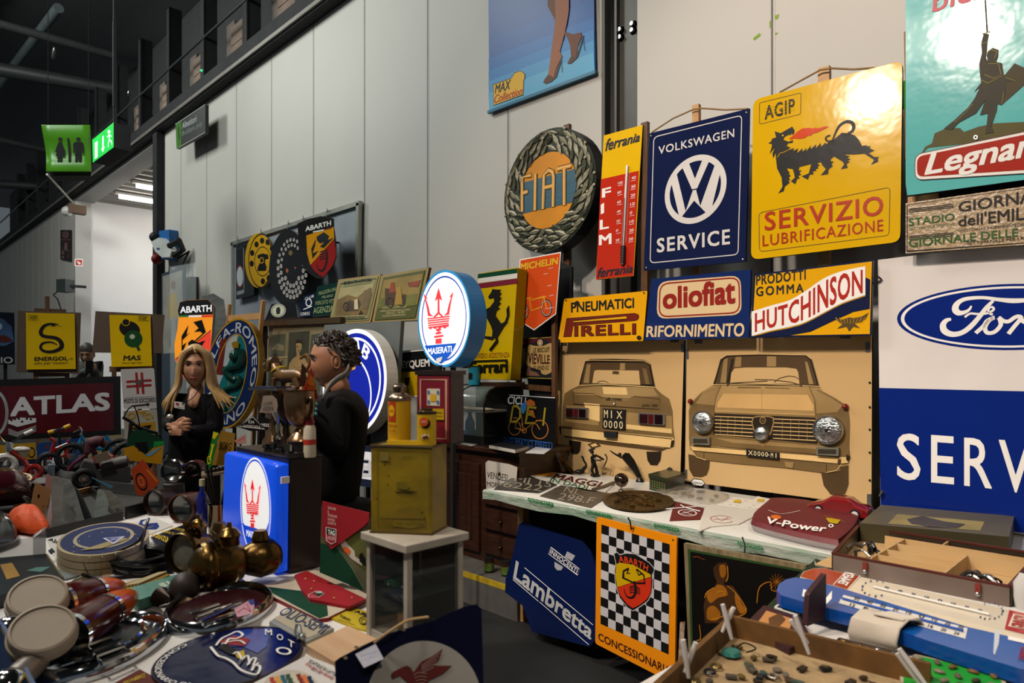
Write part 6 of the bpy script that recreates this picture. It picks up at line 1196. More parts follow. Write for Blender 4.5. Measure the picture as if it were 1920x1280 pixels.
c,t = trophy('big dark bronze two-handled cup with the pennants, rightmost on the plinth',562,2.44,.055,[(.045,0),(.042,.008),(.026,.025),(.012,.045),(.012,.05),(.035,.06),(.05,.09),(.056,.14),(.054,.178),(.058,.181),(.05,.18),(.046,.1),(0,.07)],BRZ,.05)
for s in (-1,1):
    b = MB(); b.tube(smooth([c + V((s * .052,0,.19)),c + V((s * .08,0,.21)),c + V((s * .085,0,.17)),c + V((s * .05,0,.13))]),.006,DB,6); b.obj('handle',t)
pl = facing(580,740,2.44)
for lab,q,m in (('red pennant with orange print in the big cup',[(584,688),(597,747),(589,750),(574,744),(563,742)],PT('#8a1c18')),('dark pennant with gold print behind the red pennant',[(566,680),(574,690),(572,725),(561,725)],PT('#3a1c10'))):
    t = T('pennant',lab,'pennant',pl.p(q[0][0],q[1][1]),'pennants in the cup'); P_ = pl if 'red' in lab else moved(pl,-.03)
    b = MB(); b.board(P_,q,.003,m);
    if 'red' in lab:
        OP = PT('#c8701c'); b.pp(P_,[(583,702),(589,712),(590,724),(580,722),(576,716)],OP,1)
        for k in range(5): b.st(P_,[(573 - k * 1.0 + 5 * k,742),(579 + 3 * k,724)],1.4,OP,1)
        b.st(P_,[(566,740),(582,698)],1.3,OP,1)
    else:
        for k in range(4): b.st(P_,[(563,690 + k * 9),(570,695 + k * 9)],1.5,PT('#b87a20'),1)
    b.obj('cloth',t)
pl = facing(505,745,2.43); t = T('paper_tag','handwritten round paper price tag among the trophies','tag',pl.p(505,775))
b = MB(); b.board(pl,[(493,742),(511,741),(519,748),(521,760),(518,773),(500,774),(486,773),(490,762)],.002,PT('#b8a898')); b.obj('paper',t)
b = MB(); b.tx(pl,'COPPE',(494,761,755),(511,759,752),PT('#2c2a34'),1,.0,.2); b.tx(pl,'VESPA',(493,771,763),(513,770,762),PT('#2c2a34'),1,.0,.2); b.obj('handwriting',t)
c = at(540,HY,2.36); c = V((c.x,1.185,PT_)); t = T('bottle','cream bottle with red cap between the trophies','bottle',c)
b = MB(); b.lathe(c,[(0,0),(.022,0),(.023,.01),(.022,.10),(.016,.115),(.0,.118)],M('#b5ac98',.25),20); b.obj('body',t)
b = MB(); b.lathe(c + up * .113,[(.017,0),(.018,.014),(.010,.028),(0,.03)],M('#6c1018',.2),16); b.obj('cap',t); b = MB(); b.lathe(c + up * .045,[(.0232,0),(.0232,.018)],PT('#a83020'),20); b.obj('label_band',t)
# bronze dog standing on a dark cup
c = V((-2.465,1.215,PT_)); t = T('trophy','large dark cup behind the paper tag, carrying the bronze dog','trophy',c,'trophies')
b = MB(); b.lathe(c,[(0,0),(.04,0),(.038,.02),(.014,.05),(.012,.09),(.04,.12),(.055,.16),(.056,.212),(0,.212)],DB,24); b.obj('cup',t)
for s in (-1,1): b = MB(); b.tube(smooth([c + V((s * .05,0,.22)),c + V((s * .08,0,.21)),c + V((s * .075,0,.16)),c + V((s * .045,0,.14))]),.006,DB,6); b.obj('handle',t)
D = c + up * .213; DG = M('#7a5a30',.38,.3,h2='#4c3620',sc_=10); fx = V((-.985,-.17,0)); sx = V((-.17,.985,0))
dp = lambda f,s,z: D + (fx * f + sx * s + up * z) * 1.25
t = T('dog_figure','brown dog figurine with raised head on top of the dark cup','figurine',D)
b = MB(); b.tube([dp(-.085,0,.052),dp(-.07,0,.058),dp(-.04,0,.058),dp(0,0,.056),dp(.03,0,.062),dp(.05,0,.075),dp(.06,0,.09)],[.012,.024,.026,.026,.028,.022,.02],DG,14)
b.tube([dp(.055,0,.10),dp(.075,0,.098),dp(.10,0,.09),dp(.112,0,.088)],[.022,.022,.014,.010],DG,12); b.tube([dp(.07,0,.085),dp(.095,0,.075),dp(.108,0,.072)],[.01,.008,.006],DG,8)
for f,s in ((.035,-.015),(.03,.015),(-.065,-.016),(-.07,.016)): b.tube([dp(f,s,.05),dp(f + (.005 if f > 0 else -.012),s,.025),dp(f + (0 if f > 0 else .004),s,.006),dp(f + .012,s,.004)],[.014,.009,.008,.007],DG,8)
b.tube(smooth([dp(-.08,0,.065),dp(-.11,0,.09),dp(-.10,0,.12),dp(-.07,0,.11)]),.006,DG,6); b.obj('body',t)
for s in (-1,1):
    b = MB(); b.ball(dp(.06,s * .022,.088),(.008,.006,.024),DG); b.obj('ear',t); b = MB(); b.ball(dp(.082,s * .017,.104),.004,INK,n=8,k=5); b.obj('eye',t)
b = MB(); b.tube([dp(.035 + .02 * math.cos(a),.022 * math.sin(a),.075 - .01 * math.cos(a)) for a in [2 * PI * i / 16 for i in range(16)]],.004,PT('#b8a020'),6,True); b.obj('collar',t)
# ---- glass cabinet
x0,x1,y0,y1,z0,z1 = -1.603,-1.431,1.035,1.205,TZ,1.098; WW = M('#b0a898',.6,h2='#8e867a',sc_=9)
t = T('glass_cabinet','small worn white glass cabinet under the big yellow can','cabinet',((x0 + x1) / 2,(y0 + y1) / 2,TZ))
for (x,y) in ((x0,y0),(x1,y0),(x0,y1),(x1,y1)): b = MB(); b.box((x,y,(z0 + z1) / 2),(.016,.016,z1 - z0),WW); b.obj('post',t)
b = MB(); b.box(((x0 + x1) / 2,(y0 + y1) / 2,z1 - .006),(x1 - x0 + .04,y1 - y0 + .04,.022),WW); b.obj('top',t,bev=.003)
b = MB(); b.box(((x0 + x1) / 2,(y0 + y1) / 2,z0 + .01),(x1 - x0 + .01,y1 - y0 + .01,.02),WW); b.obj('base',t)
GL = M('#2c3232',.03,alpha=.25,var=.02)
b = MB(); b.box(((x0 + x1) / 2,y0,(z0 + z1) / 2),(x1 - x0 - .016,.003,z1 - z0 - .04),GL); b.obj('front_pane',t); b = MB(); b.box((x1,(y0 + y1) / 2,(z0 + z1) / 2),(.003,y1 - y0 - .016,z1 - z0 - .04),GL); b.obj('side_pane',t)
b = MB(); b.box((x0,(y0 + y1) / 2,(z0 + z1) / 2),(.004,y1 - y0 - .016,z1 - z0 - .04),M('#1a1614',.5)); b.box(((x0 + x1) / 2,y1,(z0 + z1) / 2),(x1 - x0 - .016,.004,z1 - z0 - .04),M('#1a1614',.5)); b.obj('back_panel',t)
b = MB(); b.box(((x0 + x1) / 2,(y0 + y1) / 2,.952),(x1 - x0 - .02,y1 - y0 - .02,.004),M('#303836',.1,alpha=.7)); b.obj('shelf',t)
def mini_car(label,c,yaw,k,m,name='toy_car',group=None):
    """small model car: body, cabin, four wheels; k = length"""
    L = Loc(c,yaw); t = T(name,label,'toy car',c,group)
    prof = [(-.5,.06),(-.5,.17),(-.44,.21),(-.30,.24),(-.18,.33),(.10,.34),(.24,.24),(.42,.19),(.5,.13),(.5,.06)]
    b = MB(); b.loft([[L(x * k,s * k * w_,z * k * hh) for x,z in prof] for s,w_,hh in ((-1,.20,.55),(-1,.215,.8),(-1,.15,1),(1,.15,1),(1,.215,.8),(1,.20,.55))],m); b.obj('body',t)
    b = MB(); wq = [(-.27,.245),(-.17,.315),(.085,.322),(.20,.245)]
    for s in (-1,1): b.poly([L(x * k,s * k * (.19 - (z - .24) * .35),z * k) for x,z in wq],M('#1a1a1c',.1))
    b.obj('window',t)
    for x in (-.30,.30):
        for s in (-1,1):
            b = MB(); b.lathe(L(x * k,s * k * .19,.085 * k),[(0,.03 * k),(.05 * k,.03 * k),(.055 * k,.028 * k)],PT('#c8c4bc',r=.3),14,L.y * s); b.lathe(L(x * k,s * k * .19,.085 * k),[(.055 * k,.03 * k),(.085 * k,.028 * k),(.085 * k,-.03 * k),(0,-.03 * k)],BLACK,14,L.y * s); b.obj('wheel',t)
    return t
mini_car('tiny green toy car on the cabinet shelf',V((-1.55,1.09,.954)),20,.075,M('#2c7a4c',.3)); mini_car('dark toy car on the cabinet floor',V((-1.50,1.12,TZ + .021)),60,.09,M('#2a2422',.2))
P = V((-1.52,1.08,TZ + .021)); b = MB(); b.box(P + V((.03,-.01,.03)),(.03,.03,.06),M('#8a6a30',.3,.8)); tag(b.obj('clock'),'little gold clock in the cabinet corner','clock')
# ---- big yellow oil can
C = V((-1.452,1.128,1.1035)); vx = V((-.146,-.106,0)).normalized(); vy = V((-.0515,.102,0)).normalized(); w_,d_,h_ = .172,.10,.236
t = T('oil_can','big worn square yellow oil can on the glass cabinet','can',C + vx * w_ / 2 + vy * d_ / 2)
YC = M('#8f780c',.4,h2='#5c4c10',sc_=6,str_=(1,1,1.5),var=.15,bump=.1); q = [C,C + vx * w_,C + vx * w_ + vy * d_,C + vy * d_]
b = MB(); b.slab([p + up * h_ for p in q],-up * h_,YC); b.obj('body',t,bev=.004)
DY = M('#4a3c16',.4,.3,var=.3); b = MB()
for z in (0.002,h_): b.tube([p + up * z for p in q],.004,DY,6,True)
b.obj('rim',t)
pl = Pl(C,vx.cross(up) * (1 if vx.cross(up).dot(CAM - C) > 0 else -1)); pf = moved(pl,.0005); b = MB(); LN = PT('#5a4a10')
b.st(pf,rrect([(708,842),(805,846),(805,992),(709,989)],4),1,LN,1,closed=True); b.pp(pf,[(713,847),(729,848),(729,864),(713,863)],PT('#7a6c34',.3),2); b.st(pf,[(754,856),(772,856)],1,LN,1); b.pp(pf,[(741,921),(770,920),(786,922),(770,925),(745,924)],PT('#2a2410'),2)
b.pp(pf,[(744,904),(760,902),(768,912),(764,918),(745,916)],M('#6a5a12',.4,var=.3),1); b.pp(pf,[(732,985),(745,955),(770,950),(795,962),(800,985),(770,990)],M('#6a5812',.4,var=.3),1); b.st(pf,[(714,972),(800,973)],1.4,PT('#3a3010'),2); b.tx(pf,'OLIO PER MOTORI',(716,983,978),(796,985,980),PT('#5a4a10'),2)
for x,y in ((729,891),(728,908),(722,870),(792,960),(707,935)): b.el(pf,x,y,2,1.2,PT('#2a2410'),2,n=8)
b.obj('print',t)
TZ2 = 1.1035 + h_ + .004; tp = lambda x,y: C + vx * x + vy * y + up * (h_ + .004)
c = tp(.115,.05); t = T('oil_tin','yellow round oil tin with red shell badge and metal neck','tin',c)
b = MB(); b.lathe(c,[(0,0),(.0315,0),(.0315,.118)],M('#b88c0c',.3,var=.12),28); b.obj('body',t)
b = MB(); b.lathe(c + up * .118,[(.033,0),(.033,.005),(.027,.014),(.016,.02),(.016,.027),(.018,.03),(.018,.038),(.014,.042),(.014,.046),(0,.046)],M('#8a7a68',.25,.9),24); b.obj('neck',t)
n = (CAM - c); n.z = 0; n.normalize(); sd = up.cross(n); cy = lambda u,z,o=.0006: c + (n * math.cos(u / .0315) + sd * math.sin(u / .0315)) * (.0315 + o) + up * z
def wrap(b,u0,u1,z0,z1,m,o=.0006): k = 8; r = [[cy(u0 + (u1 - u0) * i / k,z,o) for i in range(k + 1)] for z in (z0,z1)]; b.loft(r,m,False,False)
b = MB(); wrap(b,-.036,-.010,.060,.116,PT('#9c3414')); b.loft([[cy(-.023 + .010 * math.cos(a) * f,.09 + .016 * math.sin(a) * f,.0012) for a in [2 * PI * i / 14 for i in range(14)]] for f in (1,.01)],PT('#c8960c'),True,False)
def wraptx(b,s,u0,u1,z0,z1,m): vs,fs = text_mesh(s,0,0,1); b.add([cy(u0 + (u1 - u0) * u,z0 + (z1 - z0) * v,.0014) for u,v in vs],fs,m)
wraptx(b,'SHELL',-.031,-.014,.086,.093,PT('#9c3414')); wraptx(b,'Spirax',-.036,-.005,.044,.056,PT('#9c3414')); wraptx(b,'90 EP',-.033,-.010,.032,.040,PT('#9c3414')); wrap(b,-.034,-.004,.026,.0266,PT('#9c3414')); wrap(b,-.034,-.008,.020,.0206,PT('#9c3414')); b.obj('print',t)
c = tp(.022,.018); t = T('oil_tin','small flat yellow tin with orange disc at the front of the can','tin',c); fx_ = (CAM - c); fx_.z = 0; fx_.normalize(); sxx = up.cross(fx_)
b = MB(); b.loft([[c + sxx * (.026 * math.cos(a)) + fx_ * .014 * math.sin(a) + up * z for a in [2 * PI * i / 20 for i in range(20)]] for z in (0,.084)],M('#b4900c',.3,var=.12)); b.obj('body',t)
b = MB(); b.loft([[c + sxx * (.027 * f * math.cos(a)) + fx_ * .015 * f * math.sin(a) + up * z for a in [2 * PI * i / 20 for i in range(20)]] for f,z in ((1,.083),(1,.089),(.6,.092),(.55,.098))],M('#4a3c28',.3,.8)); b.obj('cap',t)
pl = Pl(c + fx_ * .0145,fx_); lc = Lc(pl,c + fx_ * .0145 + up * .06); b = MB(); b.el(lc,-.003,.002,.013,.013,INK,1); b.el(lc,-.008,-.003,.012,.012,PT('#c8501c'),2); b.tx(lc,'SUNICO',(-.016,0,-.006),(-.001,0,-.006),PT('#d8b8a0'),3,.04)
b.pp(lc,[(-.016,.03),(-.01,.034),(-.006,.028),(.0,.034),(.004,.03),(.006,.036),(.004,.042),(-.012,.044)],PT('#d8c8a0'),1); b.pp(lc,[(-.012,.037),(.002,.034),(.006,.040),(-.01,.043)],PT('#5a1c14'),2); b.obj('print',t)
b = MB(); b.bar(tp(.13,.01) + up * .004,tp(.04,.012) + up * .004,.006,.014,PT('#c8a01c')); tag(b.obj('folding_rule'),'yellow folding rule lying on the yellow can','ruler')
# red framed dark case
c = tp(.022,.062) + vy * .0; t = T('framed_case','dark wooden case with red framed front behind the small yellow tin','case',c + vy * .03); f = (CAM - c); f.z = 0; f.normalize(); f = (f + V((-.45,-.35,0))).normalized(); s = up.cross(f); bk = -f
o = lambda x,y,z: c + s * x + bk * y + up * z
b = MB(); b.slab([o(-.055,0,.19),o(.055,0,.19),o(.055,.07,.19),o(-.055,.07,.19)],-up * .19,M('#1e120c',.4,h2='#2c1a10')); b.slab([o(-.06,-.004,.20),o(.06,-.004,.20),o(.06,.074,.20),o(-.06,.074,.20)],-up * .012,M('#1a0f0a',.4)); b.obj('body',t)
b = MB(); b.box(o(0,.02,.205),(.03,.012,.018),M('#140c08',.4)); b.obj('crest',t)
lc = Lc(Pl(c,f),c + f * .001 + up * .095); b = MB(); b.pp(lc,[(-.052,-.09),(.052,-.09),(.052,.092),(-.052,.092)],M('#641420',.3),1); b.st(lc,[(-.042,-.08),(.042,-.08),(.042,.082),(-.042,.082)],.004,PT('#a87c68'),2,closed=True)
b.pp(lc,[(-.02,-.055),(.022,-.055),(.022,-.008),(-.02,-.008)],PT('#b4ac98'),2); b.pp(lc,[(-.008,-.04),(.01,-.04),(.01,-.02),(-.008,-.02)],PT('#b8901c'),3)
for x,y in ((-.014,-.045),(.016,-.045),(-.014,-.018),(.016,-.018)): b.el(lc,x,y,.004,.006,PT('#3a5a8a'),3,n=8)
b.pp(lc,[(-.034,0),(.036,0),(.036,.03),(-.034,.03)],PT('#a0840c'),3); b.st(lc,[(-.028,.01),(.03,.01)],.002,PT('#6a5a1c'),4); b.st(lc,[(-.028,.02),(.03,.02)],.002,PT('#6a5a1c'),4); b.obj('red_front',t)
# ---- dark blue pegasus board leaning at the front
pl = facing(760,1335,1.42,24,4); t = T('pegasus_sign','dark blue board with red winged horse in a grey circle at the bottom edge','sign',pl.p(760,1330,-.01))
b = MB(); b.board(pl,[(628,1240),(636,1233),(725,1188),(806,1165),(868,1138),(893,1132),(903,1142),(908,1330),(630,1330)],.014,EN('#0c0f22'),M('#14141c',.4)); b.obj('panel',t)
b = MB(); b.el(pl,795,1316,108,115,PT('#8c8880',.12,.35),1,n=64); b.obj('grey_disc',t)
b = MB(); RG = PT('#521a16'); c6y = cc(400,960,4)
b.pp(pl,c6y([(1330,1220),(1350,1195),(1420,1160),(1450,1150),(1480,1165),(1500,1200),(1560,1120),(1640,1080),(1720,1022),(1690,1110),(1640,1150),(1790,1150),(1720,1210),(1620,1260),(1560,1330),(1420,1340),(1460,1280),(1400,1225),(1340,1250)]),RG,3)
for k in range(5): b.st(pl,c6y([(1560,1150 + k * 14),(1700 - k * 12,1050 + k * 28)]),.8,PT('#9a8478'),4)
for k in range(4): b.st(pl,c6y([(1500 + k * 8,1220 + k * 22),(1540 + k * 10,1200 + k * 26),(1600,1210 + k * 26)]),.8,PT('#9a8478'),4)
b.obj('winged_horse',t)
b = MB(); b.slab([pl.p(666,1226,.003),pl.p(704,1207,.006),pl.p(719,1235,.02),pl.p(682,1252,.02)],-pl.n * .001,PT('#b4b4c0')); b.st(pl,[(676,1231),(706,1222)],.8,PT('#7a7ab0'),20); b.obj('price_tag',t)
b = MB(); b.tube(smooth([pl.p(702,1205,.004),pl.p(722,1190,.02),pl.p(752,1170,.02),pl.p(770,1162,.012),pl.p(803,1157,.006)]),.003,M('#a88a5a',.8),6); b.obj('string',t)
b = MB();
for x,y in ((648,1233),(668,1213),(756,1180)): b.el(pl,x,y,4,3,PT('#8a7a5c'),2,n=10)
b.obj('fixing_hole',t); pole(t,pl,800,1322,0,.04); pole(t,pl,680,1322,0,.04)
# ================================================================ sideboard, right tables and their goods
Y2,Y3 = 2.765,3.72
b = MB(); b.box((-3.6,3.5,.1),(1.3,1.1,.2),M('#56544e',.8,h2='#403e3a')); b.box((-3.6,2.955,.185),(1.3,.012,.035),M('#b8a010',.6,h2='#8a6a10',sc_=8)); struct(b.obj('trim_platform'),'grey kerb with yellow tape edge under the sideboard','kerb')
SW = WD('#3b2114','#2a150b',5,(2,2,10),.35); sx0,sx1,sf = -4.15,-3.17,3.2
t = T('sideboard','dark brown wooden sideboard with door and drawers left of the right table','sideboard',((sx0 + sx1) / 2,3.45,.2))
b = MB(); b.box(((sx0 + sx1) / 2,3.455,.59),(sx1 - sx0 - .04,.49,.78),SW); b.obj('body',t); b = MB(); b.box(((sx0 + sx1) / 2,3.44,.985),(sx1 - sx0 + .02,.54,.035),SW); b.obj('top',t,bev=.008)
pl = Pl((0,3.2,0),(0,-1,0)); zc = lambda y,px: pl.p(px,y).z
b = MB(); b.box((-3.78,3.2,.57),(.42,.03,.62),SW); b.box((-3.78,3.183,.57),(.28,.012,.46),DARKW); d = b.obj('door',t,bev=.005)
for k,(z,h) in enumerate(((.84,.14),(.68,.15),(.51,.15),(.34,.15))):
    b = MB(); b.box((-3.33,3.195,z),(.38,.03,h - .015),SW); d = b.obj('drawer',t,bev=.005)
    b = MB(); b.ball((-3.33,3.165,z),.014,BRASS,n=10,k=6); b.obj('knob',d)
for x in (sx0 + .06,sx1 - .06): b = MB(); b.box((x,3.25,.25),(.06,.08,.1),SW); b.obj('foot',t)
b = MB(); pq = Pl((0,3.16,0),(0,-1,0)); t = T('paper_notice','torn white handwritten for-sale paper on the sideboard front','paper',pq.p(935,925)); b.board(pq,[(910,867),(915,863),(955,870),(970,876),(968,905),(955,925),(912,921)],.002,PT('#bdb7ac'))
b.obj('paper',t); b = MB(); b.tx(pq,'VENDESI',(914,895,884),(952,903,889),INK,1,.0,.1); b.tx(pq,'MOBILE',(913,911,902),(944,917,906),INK,1,.0,.1); b.obj('handwriting',t)
SBT = 1.0035
def onsb(px,py,z=SBT): return flat(z).p(px,py)
# showcase
t = T('showcase','small curved glass showcase with brass edges on the sideboard','showcase',(-3.84,3.42,SBT)); L = Loc((-3.84,3.42,SBT),0)
b = MB(); b.slab([L(-.24,-.16,.0),L(.24,-.16,0),L(.24,.2,0),L(-.24,.2,0)],up * .06,BLACK); b.slab([L(-.24,.19,.06),L(.24,.19,.06),L(.24,.19,.42),L(-.24,.19,.42)],V((0,.01,0)),BLACK); b.obj('case',t)
prof = [(-.155,.06),(-.155,.28),(-.14,.34),(-.10,.385),(-.04,.41),(.19,.42)]
b = MB(); b.loft([[L(x,y,z) for y,z in prof] for x in (-.235,.235)],M('#8a9690',.06,alpha=.35,var=.1),False,False); b.obj('curved_pane',t)
for x in (-.24,-.05,.24): b = MB(); b.tube([L(x,y,z) for y,z in prof],.007,BRASS if x > 0 else BLACK,6); b.obj('edge',t)
b = MB(); b.box(L(0,.02,.23),(.46,.3,.01),M('#8e8676',.3)); b.ball(L(.05,-.03,.243),(.14,.08,.012),PT('#b8a890',.3)); b.ball(L(-.15,-.03,.243),(.06,.06,.012),PT('#c8bca0',.3)); b.obj('shelf',t)
c = onsb(868,834); b = MB(); c = V((-3.88,3.42,SBT + .42)); t = T('drink_tin','turquoise round tin on top of the glass showcase','tin',c); b.lathe(c,[(0,0),(.045,0),(.045,.13),(.047,.135),(0,.135)],M('#1c7f94',.3),20); b.obj('body',t); b = MB(); b.lathe(c + up * .04,[(.0455,0),(.0455,.05)],INK,20,a0=180,a1=300); b.obj('label_band',t)
c = onsb(881,829); t = T('water_bottle','blue plastic water bottle standing on the sideboard','bottle',c); b = MB(); b.lathe(c,[(0,0),(.034,.0),(.036,.02),(.034,.07),(.037,.10),(.036,.15),(.018,.19),(.014,.20),(.014,.215)],M('#0c4a86',.08,alpha=.85,coat=.5),20); b.obj('body',t); b = MB(); b.lathe(c + up * .05,[(.0375,0),(.0375,.05)],PT('#5a86b0',.3),20); b.obj('label_band',t); b = MB(); b.lathe(c + up * .215,[(.016,0),(.016,.02),(0,.02)],PT('#1450a0'),14); b.obj('cap',t)
def slabz(name,label,cat,px,z,h,m,m2=None,group=None):
    t = T(name,label,cat,flat(z).p(sum(p[0] for p in px) / len(px),sum(p[1] for p in px) / len(px)),group); b = MB(); b.slab([flat(z + h).p(*p) for p in px],-up * h,m,m2); b.obj('body' if name != 'book' else 'cover',t); return t
slabz('book','thick black book with white page edges on the sideboard','book',[(917,834),(940,828),(992,836),(966,843)],SBT,.022,PT('#1a1a1e'),PT('#b8b4a8'))
slabz('leaflet','white leaflet with orange corner at the right end of the sideboard','paper',[(985,848),(1006,837),(1033,841),(1020,850)],SBT,.004,PT('#b8b8b8'))
slabz('paper_sheet','white sheet under the blue water bottle','paper',[(862,831),(880,826),(900,831),(885,836)],SBT - .0005,.0015,PT('#b0aca4'))
for (px,py),l,m in (((917,1072),'round glass jar with green lid label on the kerb','#5a2a1c'),((949,1079),'brown glass jar beside the blue hexagonal board on the kerb','#5c4018')):
    c = flat(.2).p(px,py); t = T('jar',l,'jar',c); b = MB(); b.lathe(c,[(0,0),(.03,0),(.034,.01),(.034,.07),(.028,.085)],M('#2a1c12',.1,var=.4),18); b.obj('glass',t); b = MB(); b.lathe(c + up * .085,[(.03,0),(.03,.012),(0,.012)],BLACK,18); b.obj('lid',t); b = MB(); b.lathe(c + up * .015,[(.0345,0),(.0345,.05)],M(m,.5,h2='#3a7a24',sc_=20),18); b.obj('label_band',t)
# right tables
PLW = M('#c4c2ba',.25,var=.06,sc_=4,bump=.5)
t = T('sales_table','long right trestle table under white plastic with green print along its edge','table',(-1.0,3.2,0)); x0,x1 = -3.05,1.6
b = MB(); b.box(((x0 + x1) / 2,(Y2 + Y3) / 2,TZ - .022),(x1 - x0,Y3 - Y2 - .02,.036),PINE); b.obj('tabletop',t)
b = MB(); rows = [[V((x0 + (x1 - x0) * i / 40,y + (.006 * math.sin(i * 2.3) if z < TZ else 0),z + (.008 * math.sin(i * 1.3) if z < TZ - .03 else 0))) for i in range(41)] for y,z in ((Y2 - .012,TZ - .055),(Y2 - .012,TZ - .01),(Y2,TZ),(3.2,TZ),(Y3,TZ))]
b.loft(rows[2:],PLW,False,False); b.loft(rows[:3],M('#b4b6ac',.25,h2='#64826c',sc_=16,var=.2,bump=.6,str_=(.3,1,1)),False,False); b.add([V((x0,Y2,TZ - .055)),V((x0,Y2,TZ)),V((x0,Y3,TZ)),V((x0,Y3,TZ - .055))],[[0,1,2,3]],PLW); b.obj('plastic_cover',t)
pe = Pl((0,Y2 - .02,0),(0,-1,0)); b = MB(); GT_ = PT('#0f6a34')
for x,y in ((990,936),(1099,959),(1226,984),(1383,1018)): b.tx(pe,'emmezeta',(x,y + 3,y - 5),(x + 48,y + 14,y + 5),GT_,1,.03); b.st(pe,[(x + 8,y + 7),(x + 44,y + 15)],1.2,PT('#5a8a68'),1)
b.obj('green_print',t)
for x in (-2.95,-1.15,1.4):
    for y in (3.0,3.6): b = MB(); b.bar((x,y,0),(x,y,TZ - .04),.05,.05,PINE); b.obj('leg',t)
b = MB(); b.box((-.75,3.06,.39),(4.4,.02,.76),M('#0f0f11',.85)); b.obj('dark_backing',t)  # black sheet added to make the space under the table dark
t = T('sales_table','front right table under a white cloth in the near right corner','table',(.4,1.9,0))
b = MB(); b.box((.45,1.9,TZ - .022),(2.7,1.6,.036),PINE); b.obj('tabletop',t); b = MB(); q = [V((-.92,1.08,TZ)),V((1.82,1.08,TZ)),V((1.82,2.74,TZ)),V((-.92,2.74,TZ))]; b.slab(q,-up * .3,M('#c9c4bd',.75,var=.05,bump=.2)); b.obj('cloth',t)
for x in (-.8,1.7):
    for y in (1.2,2.6): b = MB(); b.bar((x,y,0),(x,y,TZ - .1),.05,.05,PINE); b.obj('leg',t)
# --- boards hanging below the right table
pl = Pl((0,2.735,0),(0,-1,0)); c9 = cc(880,960,4)
t = T('enamel_sign','orange sign with black and white chequer and scorpion shield hanging below right table','sign',pl.p(1190,1240,-.005)); b = MB(); b.board(pl,rrect(c9([(955,33),(1556,186),(1540,1290),(944,984)]),5),.012,EN('#d8820e')); b.obj('panel',t)
b = MB(); Q = c9([(992,92),(1503,240),(1495,1065),(985,835)]); bl = lambda u,v: tuple(Q[0][i] * (1 - u) * (1 - v) + Q[1][i] * u * (1 - v) + Q[2][i] * u * v + Q[3][i] * (1 - u) * v for i in (0,1))
for i in range(9):
    for j in range(11): b.pp(pl,[bl(i / 9,j / 11),bl((i + 1) / 9,j / 11),bl((i + 1) / 9,(j + 1) / 11),bl(i / 9,(j + 1) / 11)],INK if (i + j) % 2 == 0 else PT('#b4b2b4',r=.3),1)
b.obj('chequer',t)
b = MB(); S_ = c9([(1086,310),(1112,298),(1130,318),(1180,305),(1250,312),(1330,362),(1352,376),(1388,418),(1390,440),(1374,470),(1380,520),(1372,600),(1345,660),(1290,703),(1230,738),(1190,715),(1130,640),(1100,540),(1092,440),(1102,380)])
b.pp(pl,S_,INK,2); b.st(pl,S_,1.4,PT('#b4b2b4'),3,closed=True); b.pp(pl,c9([(1105,388),(1130,376),(1230,392),(1320,442),(1362,465),(1365,482),(1112,560),(1099,470)]),EN('#b8940c'),3); b.pp(pl,c9([(1112,562),(1368,486),(1366,590),(1338,648),(1282,692),(1230,718),(1188,690),(1134,622)]),EN('#b82f18'),3)
for L,w_ in (([(1240,530),(1180,500),(1158,490),(1160,440),(1200,418)],3),([(1250,530),(1320,530),(1312,470),(1260,425)],3),([(1200,420),(1185,460),(1210,455)],2),([(1255,425),(1275,470),(1300,455)],2)): b.st(pl,c9(L),w_,INK,4)
b.st(pl,c9([(1240,515),(1250,560),(1250,600),(1230,635),(1195,635),(1172,605),(1165,570)]),[4,5,4.5,4,3,2,1],INK,4,sm=4)
for k in range(4): b.st(pl,c9([(1205,560 + k * 14),(1245,545 + k * 17),(1285,575 + k * 13)]),1.6,INK,4)
b.tx(pl,'ABARTH',None,None,EN('#c8401c'),4,.04,0,1.1,lambda u,v: (1162 + 53 * u + (u - .5) * 4 * v,1053.5 + 18 * u - 17 * u * (1 - u) - v * 12)); b.obj('scorpion_shield',t)
b = MB(); b.tx(pl,'CONCESSIONARIA',(1122,1199,1185),(1257,1267,1250),PT('#3a1410'),1,.03); b.obj('lettering',t); b = MB()
for x,y in ((1187,990),(1262,1012)): b.el(pl,x,y,1.6,1.6,INK,1,n=8)
b.tube([pl.p(1186,992,.01),pl.p(1188,975,.03),pl.p(1184,968,.03)],.004,INK,5); b.obj('hook',t)
pl = Pl((0,2.80,0),(0,-.995,.1)); t = T('enamel_sign','dark blue hexagonal scooter board standing on the floor beside the chequered sign','sign',pl.p(1030,1190)); b = MB(); b.board(pl,c9([(372,90),(400,72),(840,215),(905,290),(952,400),(990,900),(900,1010),(470,895),(400,700),(268,600),(272,500),(330,300)]),.012,EN('#0a1740')); b.obj('panel',t)
b = MB(); b.tx(pl,'Lambretta',None,None,PT('#a8a8a8'),1,.05,.0,1,lambda u,v: (962 + 146 * u + 6 * v,1084 + 116 * u - 34 * v + 8 * u * v)); b.st(pl,[(984,1064),(1112,1171)],1.2,WHT,1); b.st(pl,[(962,1086),(1010,1127)],1.2,WHT,1); b.st(pl,[(1012,1128),(1104,1208)],1.2,WHT,1); b.obj('lettering',t)
